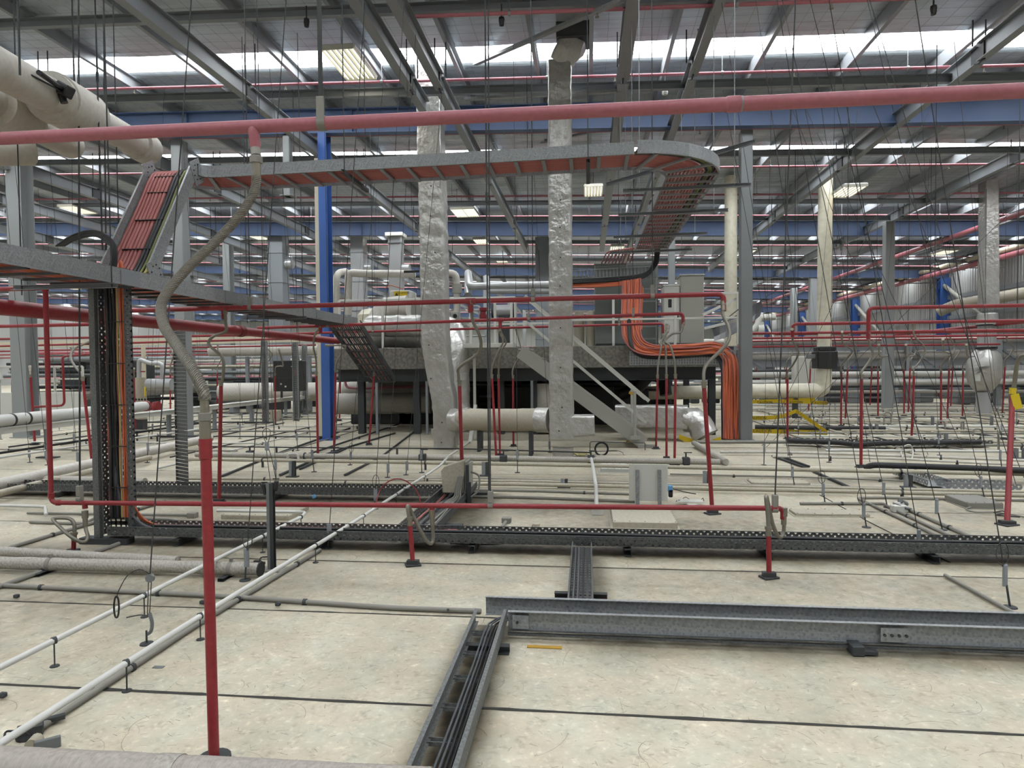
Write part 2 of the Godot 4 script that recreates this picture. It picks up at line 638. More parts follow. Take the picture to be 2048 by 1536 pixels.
	mat("cable_black", srgb(34, 35, 38), 0.5)
	mat("cable_green", srgb(118, 126, 62), 0.55)
	mat("cable_yellow", srgb(196, 188, 110), 0.55)
	mat("cable_grey", srgb(84, 88, 92), 0.5)
	mat("black_plastic", srgb(28, 29, 31), 0.45)
	mat("black_film", srgb(20, 20, 22), 0.3)
	mat("conduit_grey", srgb(140, 138, 130), 0.5)
	mat("conduit_white", srgb(218, 218, 212), 0.45)
	mat("hose_steel", srgb(142, 138, 128), 0.42, 0.6)
	mat("hose_braid", srgb(150, 140, 124), 0.45, 0.45)
	mat("fitting", srgb(150, 144, 130), 0.42, 0.6)
	# concrete and wall
	textured("concrete", noise_tex(0.02, [srgb(84, 82, 76), srgb(112, 109, 101), srgb(136, 133, 123)], 71), 0.9, 0.85)
	mat("wall_sheet", srgb(186, 188, 186), 0.5, 0.2)
	mat("wall_dark", srgb(86, 86, 84), 0.8)
	mat("stainless", srgb(196, 198, 198), 0.32, 0.4)
	# lamps
	var tubes := mat("lamp_tube", Color.WHITE, 0.4)
	tubes.emission_enabled = true
	tubes.emission = Color(1.0, 0.98, 0.9)
	tubes.emission_energy_multiplier = 7.0
	mat("lamp_reflector", srgb(232, 230, 214), 0.3, 0.3)


func _ready() -> void:
	rng.seed = 11
	set_view()
	make_materials()
	build_shell()
	build_roof_steel()
	build_columns()
	build_pipes_near()
	build_trays()
	build_ducts()
	build_platform()
	build_floor_runs()
	build_droppers()
	build_hangers()
	build_lamps()
	build_far()
	build_small()


func set_view() -> void:
	var cam := Camera3D.new()
	cam.name = "camera"
	cam.fov = rad_to_deg(2.0 * atan(768.0 / FOCAL))
	cam.near = 0.05
	cam.far = 400.0
	cam.transform = Transform3D(cam_basis, Vector3(0, EYE, 0))
	add_child(cam)
	cam.current = true
	var sky_mat := ProceduralSkyMaterial.new()
	sky_mat.sky_top_color = Color(0.97, 0.985, 1.0)
	sky_mat.sky_horizon_color = Color(1.0, 0.995, 0.98)
	sky_mat.sky_curve = 0.2
	sky_mat.sky_energy_multiplier = 6.5
	sky_mat.ground_bottom_color = Color(0.3, 0.3, 0.3)
	sky_mat.ground_horizon_color = Color(0.6, 0.6, 0.6)
	sky_mat.sun_angle_max = 0.0
	var sky := Sky.new()
	sky.sky_material = sky_mat
	var e := Environment.new()
	e.background_mode = Environment.BG_SKY
	e.sky = sky
	e.tonemap_mode = Environment.TONE_MAPPER_LINEAR
	e.tonemap_exposure = 0.222
	e.sdfgi_enabled = true
	e.ssao_enabled = true
	e.ssil_enabled = true
	var w := WorldEnvironment.new()
	w.name = "world_environment"
	w.environment = e
	add_child(w)


# ---------------------------------------------------------------- the shell: deck, walls, roof
const SKY_Z0 := 13.18       # middle of the first skylight strip ahead
const SKY_STEP := 6.1
const SKY_W := 0.94
const SEAM0 := 3.24
const PANEL_W := 1.185

func build_shell() -> void:
	# the deck: long white panels side by side, with a bead of dark sealant in each joint
	var floor_o := struct_root("floor")
	var k0 := int(floor((-BACK_Z - SEAM0) / PANEL_W)) - 1
	var k1 := int(ceil((-FAR_Z - SEAM0) / PANEL_W))
	for k in range(k0, k1):
		var za := SEAM0 + k * PANEL_W
		var near := za > -1.5 and za < 24.0
		var g := Geo.new()
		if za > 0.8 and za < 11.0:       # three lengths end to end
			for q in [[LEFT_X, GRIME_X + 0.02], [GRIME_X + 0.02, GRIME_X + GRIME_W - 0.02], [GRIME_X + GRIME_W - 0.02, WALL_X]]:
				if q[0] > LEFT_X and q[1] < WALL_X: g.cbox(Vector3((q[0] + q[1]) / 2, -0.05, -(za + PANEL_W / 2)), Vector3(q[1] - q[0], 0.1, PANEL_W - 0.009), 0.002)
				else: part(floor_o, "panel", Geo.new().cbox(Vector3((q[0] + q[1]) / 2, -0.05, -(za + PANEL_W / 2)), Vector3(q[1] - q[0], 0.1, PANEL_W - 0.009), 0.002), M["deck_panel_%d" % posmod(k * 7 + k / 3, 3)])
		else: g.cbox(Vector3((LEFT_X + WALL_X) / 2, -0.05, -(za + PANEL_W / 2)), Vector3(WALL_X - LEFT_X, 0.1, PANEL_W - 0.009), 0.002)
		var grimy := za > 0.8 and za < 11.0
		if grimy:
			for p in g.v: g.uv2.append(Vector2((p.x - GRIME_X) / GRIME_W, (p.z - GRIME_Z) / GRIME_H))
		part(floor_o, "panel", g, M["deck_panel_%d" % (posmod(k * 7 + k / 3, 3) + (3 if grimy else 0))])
		if near:
			var s := Geo.new()
			var r := RandomNumberGenerator.new()
			r.seed = 100 + k
			var x := -17.0
			var top := PackedVector3Array()
			var bot := PackedVector3Array()
			while x < 12.0:
				var w := 0.0075 + maxf(0.0, r.randfn(0.002, 0.0022)) + (0.005 if r.randf() < 0.1 else 0.0)
				if za > 4.0: w *= 0.62
				top.append(Vector3(x, 0.0025, -za - w + r.randfn(0, 0.001)))
				bot.append(Vector3(x, 0.0025, -za + w + r.randfn(0, 0.001)))
				x += r.randf_range(0.04, 0.16)
			for j in top.size() - 1:
				s.quad(bot[j], bot[j + 1], top[j + 1], top[j])
			part(floor_o, "sealant_bead", s, M.sealant)
	# under-deck slab keeps light from coming up through the joints
	part(floor_o, "backing", Geo.new().box(Vector3((LEFT_X + WALL_X) / 2, -0.18, (BACK_Z + FAR_Z) / 2), Vector3(WALL_X - LEFT_X + 1, 0.14, BACK_Z - FAR_Z + 1)), M.wall_dark)

	# walls
	var wr := struct_root("wall_right")
	var rib := PackedVector2Array()
	var z := FAR_Z
	var g := Geo.new()
	var ht := 7.6
	while z < BACK_Z:            # ribbed sheet: flat pans and raised ribs, run up the wall
		var prof := [Vector2(0, 0), Vector2(0, 0.15), Vector2(-0.03, 0.17), Vector2(-0.03, 0.2), Vector2(0, 0.22)] if z > -70 else [Vector2(0, 0), Vector2(0, 0.22)]
		for j in prof.size() - 1:
			var a := Vector3(WALL_X + prof[j].x, 0, z + prof[j].y)
			var b := Vector3(WALL_X + prof[j + 1].x, 0, z + prof[j + 1].y)
			g.quad(a, b, b + Vector3.UP * ht, a + Vector3.UP * ht)
		z += 0.22
	part(wr, "ribbed_sheet", g, M.wall_sheet)
	part(wr, "outer_skin", Geo.new().box(Vector3(WALL_X + 0.15, ht / 2, (BACK_Z + FAR_Z) / 2), Vector3(0.2, ht, BACK_Z - FAR_Z)), M.wall_sheet)
	for o in [["wall_left", Vector3(LEFT_X - 0.1, 5, (BACK_Z + FAR_Z) / 2), Vector3(0.2, 10, BACK_Z - FAR_Z)], ["wall_far", Vector3((LEFT_X + WALL_X) / 2, 5, FAR_Z - 0.1), Vector3(WALL_X - LEFT_X, 10, 0.2)], ["wall_rear", Vector3((LEFT_X + WALL_X) / 2, 5, BACK_Z + 0.1), Vector3(WALL_X - LEFT_X, 10, 0.2)]]:
		var m := MeshInstance3D.new()
		m.name = o[0]
		m.mesh = Geo.new().box(o[1], o[2]).mesh()
		m.material_override = M.wall_sheet
		add_child(m)
		m.set_meta("kind", "structure")

	# the roof: foil-faced blanket between strips of clear sheet
	var ceil_o := struct_root("ceiling")
	var kk := -4
	var edges := []
	while true:
		var c := SKY_Z0 + SKY_STEP * kk
		if -c < FAR_Z + 2: break
		if -c < BACK_Z - 1: edges.append(c)
		kk += 1
	var z_start := -BACK_Z
	for j in edges.size() + 1:
		var z_end: float = edges[j] - SKY_W / 2 if j < edges.size() else -FAR_Z
		roof_strip(ceil_o, z_start, z_end)
		if j < edges.size():
			z_start = edges[j] + SKY_W / 2
			skylight(ceil_o, edges[j])

func roof_strip(o: Node3D, za: float, zb: float) -> void:
	# foil between ribs: it hangs in shallow folds that run along x
	var g := Geo.new()
	var near := zb < 34.0 and zb > 4.0
	var r := RandomNumberGenerator.new()
	r.seed = int(za * 100)
	var fold := 0.1 if near else 0.4
	var rows := maxi(2, int((zb - za) / fold))
	var xs := PackedFloat32Array()
	var x := LEFT_X
	while x < WALL_X:
		xs.append(x)
		x += (0.55 if near and x > -17 and x < 15 else 4.0)
	xs.append(WALL_X + 0.1)
	var fn := FastNoiseLite.new()
	fn.seed = int(za * 10)
	fn.frequency = 0.35
	var depth := PackedFloat32Array()
	for i in rows + 1: depth.append(r.randf_range(-0.055, -0.01) if i % 2 else r.randf_range(-0.006, 0.0))
	var rows_p := []
	for i in rows + 1:
		var zz := lerpf(za, zb, float(i) / rows)
		var line := PackedVector3Array()
		for q in xs:
			var dy := depth[i] + fn.get_noise_2d(q, zz * 4.0) * (0.03 if near else 0.0)
			line.append(Vector3(q, roof(q) + dy, -zz))
		rows_p.append(line)
	var first := g.v.size()
	for line in rows_p:
		for p in line: g.put(p, Vector3.ZERO)
	var m := xs.size()
	for i in rows:
		for j in m - 1:
			var a := first + i * m + j
			for t in [[a, a + m, a + 1], [a + 1, a + m, a + m + 1]]:
				var nn := (g.v[t[1]] - g.v[t[0]]).cross(g.v[t[2]] - g.v[t[0]])
				if nn.y > 0: nn = -nn
				for w in t: g.n[w] += nn
				g.idx.append_array([t[0], t[1], t[2]])
	for i in range(first, g.v.size()): g.n[i] = g.n[i].normalized()
	part(o, "foil_blanket", g, M.roof_foil)
	# the outer sheet above it
	var a1 := Vector3(LEFT_X - 0.5, roof(LEFT_X - 0.5) + 0.13, -(za + zb) / 2)
	var b1 := Vector3(WALL_X + 0.5, roof(WALL_X + 0.5) + 0.13, -(za + zb) / 2)
	part(o, "roof_sheet", Geo.new().prism(rect(zb - za, 0.1), a1, b1), M.wall_sheet)

func skylight(o: Node3D, zc: float) -> void:
	# clear corrugated sheet in lengths that lap
	var x := LEFT_X
	var near := zc > 5 and zc < 40
	while x < WALL_X:
		var x2 := minf(x + 7.4, WALL_X + 0.2)
		var g := Geo.new()
		var n := 8 if near else 2
		for k in n:
			var z1 := -(zc - SKY_W / 2 - 0.04 + (SKY_W + 0.08) * k / n)
			var z2 := -(zc - SKY_W / 2 - 0.04 + (SKY_W + 0.08) * (k + 1) / n)
			var h1 := 0.05 + (0.02 if k % 2 else 0.0)
			var h2 := 0.05 + (0.02 if (k + 1) % 2 else 0.0)
			g.quad(Vector3(x, roof(x) + h1, z1), Vector3(x, roof(x) + h2, z2), Vector3(x2 + 0.12, roof(x2 + 0.12) + h2, z2), Vector3(x2 + 0.12, roof(x2 + 0.12) + h1, z1))
		part(o, "skylight_sheet", g, M.skylight_sheet)
		x = x2


# ---------------------------------------------------------------- roof steel
func build_roof_steel() -> void:
	var far := -FAR_Z
	# purlins hard under the roof
	var px := [1.53, 0.1, -0.95, -2.5, -4.15, -5.88, -7.75, -9.7]
	var x := 3.24
	while x < 19.5: px.append(x); x += 1.71
	x = -11.5
	while x > LEFT_X + 1: px.append(x); x -= 1.85
	for q in px:
		var y: float = roof(q) - 0.16
		var g := Geo.new()
		var z := -BACK_Z + 0.1
		g.prism(channel(0.075, 0.25, 0.006), Vector3(q, y, -z), Vector3(q, y, -far + 0.2))
		solo("roof_purlin", g, M.purlin_steel, "grey C-section steel purlin running away from the viewer under the foil roof", "purlin", "roof purlins")
	# blue main beams across
	var names := ["blue painted roof beam behind the viewer", "wide blue roof beam crossing above the blue column", "second blue roof beam, beyond the foil ducts' tops", "third blue roof beam, far back above the plant platform", "fourth blue roof beam, far back toward the ribbed wall", "fifth blue roof beam, small in the distance", "sixth blue roof beam, very small in the distance", "seventh blue roof beam, at the far end of the hall", "farthest blue roof beam of the hall"]
	for k in range(-1, 7):
		var z := 15.0 + 12.2 * k
		var a := Vector3(LEFT_X, roof(LEFT_X) - 0.29 - 0.28, -z)
		var b := Vector3(WALL_X - 0.02, roof(WALL_X) - 0.29 - 0.28, -z)
		var t := thing("roof_beam", names[k + 1], "beam", Vector3(0, 6.9, -z))
		part(t, "beam_section", Geo.new().prism(ibeam(0.22, 0.56, 0.022, 0.014), a, b), M.blue_hazed)
		var st := Geo.new()
		for xx in range(-58, 19, 4):
			st.box(Vector3(xx + 0.7, roof(xx + 0.7) - 0.57, -z + 0.05), Vector3(0.012, 0.5, 0.09))
		part_stuff(t, "stiffener", st, M.blue_hazed)
	# hanging beams that carry the deck, run along z in lengths that are spliced
	var hb := {-6.2: "grey hanging beam running deep, left of the blue column", -3.12: "grey hanging beam passing just left of the left foil duct", -2.6: "heavy grey hanging beam crossing the left foil duct's top", 0.65: "wide dark hanging beam right of the right foil duct", 1.83: "grey hanging beam right of the dark wide one", 6.45: "long grey hanging beam slanting to the right edge of the roof", -10.4: "grey hanging beam behind the sloping cable ladder", -14.1: "grey hanging beam above the left grey column", -17.3: "grey hanging beam left of the grey column, lower in view", 10.6: "grey hanging beam at the far right", 14.8: "grey hanging beam nearest the ribbed wall", -20.9: "grey hanging beam far left", -24.6: "grey hanging beam second from the far left", -28.3: "grey hanging beam farthest left"}
	for bx in hb:
		var t := thing("hanging_beam", hb[bx], "beam", Vector3(bx, 6.62, -12))
		var z0 := -6.0
		var k := 0
		var stop := 29.5 if bx == -2.6 or bx == 0.65 else 80.0
		if bx == -3.12: stop = 13.1
		if bx == 6.45: stop = 37.0
		var wide := 0.2 if bx == 0.65 else 0.15
		var prev := z0
		var z1 := 5.9
		while prev < stop:
			z1 = minf(z1, stop)
			var dy := 0.0 if k % 2 else -0.03
			part(t, "beam_length", Geo.new().prism(ibeam(wide, 0.3, 0.012, 0.009), Vector3(bx, 6.78 + dy, -prev), Vector3(bx, 6.78 + dy, -z1 + 0.06)), M.steel_grey)
			if z1 < stop and z1 < 36:
				part(t, "splice_plate", Geo.new().box(Vector3(bx + (0.012 if bx < 0 else -0.012), 6.78, -z1), Vector3(0.03, 0.34, 0.36)), M.steel_dark)
				var hg := Geo.new()
				for s in [-0.1, 0.1]: hg.rod(Vector3(bx + s, 6.9, -z1), Vector3(bx + s, roof(bx) - 0.2, -z1), 0.012)
				part_each(t, "hanger_rod", hg, M.steel_dark)
			prev = z1
			z1 += 6.1
			k += 1
	# girts that tie the purlins, parallel with the beams
	var kz := 0
	for z in [4.2, 10.35, 12.85, 17.5, 22.55, 25.05, 29.7, 34.75, 37.25, 41.9, 47, 54, 59, 66]:
		var drop: float = {10.35: 0.54, 12.85: 0.8}.get(z, 0.64)
		var g := Geo.new()
		g.prism(channel(0.1, 0.15, 0.005), Vector3(LEFT_X + 2, roof(LEFT_X + 2) - drop, -z), Vector3(WALL_X - 0.3, roof(WALL_X - 0.3) - drop, -z))
		solo("roof_girt", g, M.steel_grey, ["pale galvanised girt across the top edge of the picture", "galvanised girt above the high red sprinkler pipe, nearest but one", "galvanised girt under the second skylight strip"][kz - 1] if kz in [1, 2, 3] else "galvanised girt crossing under the purlins far back in the roof", "girt", "" if kz in [1, 2, 3] else "far roof girts")
		kz += 1
	# sprinkler range pipes high under the roof
	var rows := []
	for k in range(-4, 24):
		rows.append(10.1 + 3.05 * k)
	for z in rows:
		if z > 75 or z < -6: continue
		var drop := 0.79 if int(z) == 10 else 0.47
		var r := 0.03
		var x_a := -2.8 if int(z) == 10 else LEFT_X + 3
		var near: bool = z > 9 and z < 26
		var t := thing("sprinkler_pipe", "red sprinkler pipe hung high under the roof, %s" % ({10: "along the picture's top edge", 13: "below the first skylight strip", 16: "dark, just behind the nearest blue beam", 19: "below the second skylight strip", 22: "between second and third skylight strips", 25: "below the third skylight strip"}.get(int(z), "far back among the purlins")), "sprinkler pipe", Vector3(0, roof(0) - drop, -z), "" if near else "far sprinkler pipes")
		part(t, "pipe", Geo.new().tube(pts([Vector3(x_a, roof(x_a) - drop, -z), Vector3(WALL_X - 1.0, roof(WALL_X - 1) - drop, -z)]), r, 8), M.red_hazed)
		if z < 42:
			var hg := Geo.new()
			var cp := Geo.new()
			var hd := Geo.new()
			var xx := -32.0 + fmod(z * 1.7, 1.6)
			while xx < x_a: xx += 3.3
			while xx < 18:
				hg.rod(Vector3(xx, roof(xx) - drop, -z), Vector3(xx, roof(xx) - 0.05, -z), 0.006, 4)
				cp.tube(pts([Vector3(xx - 0.02, roof(xx) - drop, -z), Vector3(xx + 0.02, roof(xx) - drop, -z)]), r + 0.012, 8)
				var sx := xx + 1.3
				hd.tube(pts([Vector3(sx, roof(sx) - drop - 0.03, -z), Vector3(sx, roof(sx) - drop - 0.1, -z)]), 0.014, 6)
				hd.tube(pts([Vector3(sx, roof(sx) - drop - 0.1, -z), Vector3(sx, roof(sx) - drop - 0.11, -z)]), 0.03, 8)
				xx += 3.3
			part_stuff(t, "hanger", hg, M.wire_pale)
			part_stuff(t, "clamp", cp, M.wire_pale)
			part_stuff(t, "sprinkler_head", hd, M.fitting)
	# wire safety mesh that carries the blanket
	var w := Geo.new()
	var xx := -17.0
	while xx < 14:
		w.tube(pts([Vector3(xx, roof(xx) - 0.035, -5), Vector3(xx, roof(xx) - 0.035, -30)]), 0.0022, 3, false)
		xx += 0.3
	var zz := 5.0
	while zz < 30:
		w.tube(pts([Vector3(-17, roof(-17) - 0.038, -zz), Vector3(14, roof(14) - 0.038, -zz)]), 0.0018, 3, false)
		zz += 0.3
	var mesh_o: Node3D = solo("safety_mesh", w, M.mesh_wire, "thin wire safety mesh stretched under the foil roof blanket", "wire mesh")
	mesh_o.set_meta("kind", "stuff")
	# bracing struts round the right foil duct's head
	for s in [[az(1245, 0, 9.6), az(950, 128, 13.4), "flat grey brace slanting across the first skylight strip"], [az(1190, 262, 16.5), az(1010, 302, 20.0), "short grey brace left of the right foil duct"], [az(930, 198, 13.0), az(1246, 182, 12.4), "galvanised strut bolted between two hanging beams behind the right duct"]]:
		solo("roof_brace", Geo.new().prism(rect(0.09, 0.05), s[0], s[1]), M.galvanised, s[2], "brace")
	# lamp trunking frames: horn loudspeaker and small cameras hung from steel
	for s in [[1867, 12, 10.2, "small dark camera hung from the girt at the top right"], [613, 38, 10.2, "small dark camera hung from the girt at the top left"], [1003, 35, 10.2, "small dark hook hung from the top middle girt"]]:
		var p := az(s[0], s[1], s[2])
		var t := thing("roof_camera", s[3], "camera", p)
		part(t, "bracket", Geo.new().rod(p + Vector3(0, 0.2, 0), p, 0.012), M.steel_dark)
		part(t, "body", Geo.new().lathe([[0.0, -0.13], [0.035, -0.12], [0.045, -0.04], [0.04, 0.0], [0.0, 0.01]], p), M.label_dark)
	var p := az(1330, 182, 13.3)
	var t := thing("smoke_detector", "small white dome detector hung beside the dark hanging beam", "detector", p)
	part(t, "dome", Geo.new().lathe([[0.0, -0.09], [0.045, -0.075], [0.06, -0.03], [0.05, 0.0], [0.0, 0.0]], p), M.white_sheet)
	part(t, "base", Geo.new().lathe([[0.0, 0.0], [0.07, 0.0], [0.07, 0.02], [0.0, 0.02]], p), M.white_sheet)
	part(t, "stem", Geo.new().rod(p, p + Vector3(0, 0.5, 0), 0.008), M.wire_dark)


# ---------------------------------------------------------------- columns
func h_column(called: String, x: float, z: float, w: float, d: float, top: float, m: Material, label: String, base := 0.0, group := "") -> Node3D:
	var t := thing(called, label, "column", Vector3(x, base, -z), group)
	part(t, "shaft", Geo.new().prism(ibeam(w, d, 0.016, 0.012), Vector3(x, base, -z), Vector3(x, top, -z), Vector3.FORWARD), m)
	if base < 0.5:
		part(t, "base_plate", Geo.new().cbox(Vector3(x, base + 0.012, -z), Vector3(w + 0.1, 0.024, d + 0.1), 0.003), m)
	return t

func post(called: String, x: float, z: float, w: float, d: float, top: float, m: Material, label: String, base := 0.0, group := "") -> Node3D:
	var t := thing(called, label, "column", Vector3(x, base, -z), group)
	part(t, "shaft", Geo.new().cbox(Vector3(x, (base + top) / 2, -z), Vector3(w, top - base, d), 0.012), m)
	part(t, "base_plate", Geo.new().cbox(Vector3(x, base + 0.012, -z), Vector3(w + 0.12, 0.024, d + 0.12), 0.003), m)
	return t

func build_columns() -> void:
	h_column("blue_column", -6.0, 15.02, 0.2, 0.3, roof(-6) - 0.85, M.blue_paint, "bright blue steel column standing on the deck left of centre")
	solo("cream_post", Geo.new().cbox(Vector3(-6.28, 3.3, -15.3), Vector3(0.13, 6.6, 0.13), 0.01), M.cream_paint, "slim cream post close against the left of the blue column", "post")
	h_column("grey_column", az(46, 600, 15.3).x, 15.3, 0.4, 0.4, roof(-15) - 0.85, M.column_grey, "thick grey steel column at the picture's left edge")
	post("grey_column", az(1491, 600, 15.25).x, 15.25, 0.25, 0.25, roof(3.5) - 0.85, M.grey_dark_paint, "tall square grey column right of the orange cable drop")
	post("grey_column", az(1776, 650, 24.7).x, 24.7, 0.3, 0.3, roof(10) - 0.85, M.column_grey, "pale grey square column among the hangers at right")
	h_column("grey_column", az(459, 640, 27.5).x, 27.5, 0.3, 0.4, roof(-15) - 0.85, M.column_grey, "grey steel column behind the overhead cable ladder, left of the blue column")
	post("grey_column", az(359, 320, 15.3).x, 15.3, 0.26, 0.3, roof(-10) - 0.85, M.column_grey, "grey column hidden behind the sloping cable ladder")
	post("hanging_post", az(576, 340, 15.05).x, 15.05, 0.16, 0.2, roof(-6.6) - 0.85, M.column_grey, "short grey post hung from the blue beam, ending above the deck", az(576, 394, 15.05).y)
	post("grey_column", az(1343, 560, 21.5).x, 21.5, 0.2, 0.2, roof(4) - 0.4, M.column_grey, "slim grey column rising behind the pale cabinets", az(1000, 694, 16.1).y)
	post("grey_column", az(1625, 600, 39.6).x, 39.6, 0.36, 0.4, roof(12) - 0.85, M.column_grey, "far grey column seen just left of the fat cream duct")
	post("grey_column", az(1587, 640, 45).x, 45, 0.34, 0.4, roof(12) - 0.85, M.column_grey, "slender grey column far back, right of the dark tarpaulin")
	var k := 0
	for z in [39.6, 51.8, 64.0]:
		for x in [-24.7, -15.3, -5.95, 3.5]:
			h_column("grey_column", x, z, 0.3, 0.4, roof(x) - 0.85, M.column_grey, "distant grey steel column in the back of the hall", 0.0, "distant columns")
			k += 1
	for z in [15.0, 27.2, 39.4, 51.6, 63.8, 76.0]:
		var lab: String = {15.0: "blue wall column against the ribbed wall, out at the right", 27.2: "blue wall column against the ribbed wall, behind the silver flue", 39.4: "blue wall column against the ribbed wall, below the cream and red pipes at right", 51.6: "blue wall column between the fat cream duct and the pale grey column", 63.8: "blue wall column just left of the fat cream duct", 76.0: "smallest blue wall column, far away by the dark tarpaulin"}[z]
		h_column("wall_column", WALL_X - 0.32, z, 0.5, 0.42, roof(WALL_X) - 0.85, M.blue_paint, lab)
		var g := Geo.new()
		var top := roof(WALL_X) - 0.85
		g.prism(PackedVector2Array([Vector2(0, 0), Vector2(0, -0.6), Vector2(-0.55, 0)]), Vector3(WALL_X - 0.55, top, -z - 0.05), Vector3(WALL_X - 0.55, top, -z + 0.05))
		# the haunch under the beam's end
		var node: Node3D = get_child(get_child_count() - 1)
		part(node, "haunch", g, M.blue_paint)


# ---------------------------------------------------------------- the pipes near the viewer
func braid(g: Geo, p: PackedVector3Array, r: float, pitch: float) -> void:
	# strands wound both ways round a hose
	var run := 0.0
	var f := g.frame((p[1] - p[0]).normalized())
	var a: Vector3 = f[0]
	var lines := []
	for k in 16: lines.append(PackedVector3Array())
	var fine := PackedVector3Array()
	for k in p.size() - 1:
		var steps := maxi(1, int(p[k].distance_to(p[k + 1]) / 0.006))
		for s in steps: fine.append(p[k].lerp(p[k + 1], float(s) / steps))
	fine.append(p[p.size() - 1])
	for k in fine.size():
		var t := (fine[mini(k + 1, fine.size() - 1)] - fine[maxi(k - 1, 0)]).normalized()
		a = (a - t * a.dot(t)).normalized()
		var b := t.cross(a)
		if k > 0: run += fine[k].distance_to(fine[k - 1])
		for j in 16:
			var way := 1.0 if j < 8 else -1.0
			var w := TAU * (j % 8) / 8.0 + way * run / pitch * TAU
			lines[j].append(fine[k] + (a * cos(w) + b * sin(w)) * (r + 0.0012 * way))
	for l in lines: g.tube(l, 0.0027, 4, false)

func clamp_hanger(o: Node3D, at: Vector3, r: float, top: float, rod_r := 0.007, lean := Vector3.ZERO) -> void:
	# a strap round a pipe, a block over it and a threaded rod to the steel
	var g := Geo.new()
	g.tube(pts([at - Vector3(0.022, 0, 0), at + Vector3(0.022, 0, 0)]), r + 0.006, 12)
	g.cbox(at + Vector3(0, r + 0.05, 0), Vector3(0.045, 0.1, 0.05), 0.004)
	part(o, "strap", g, M.conduit_grey)
	part(o, "rod", Geo.new().rod(at + Vector3(0, r + 0.08, 0), Vector3(at.x, top, at.z) + lean, rod_r), M.wire_dark)

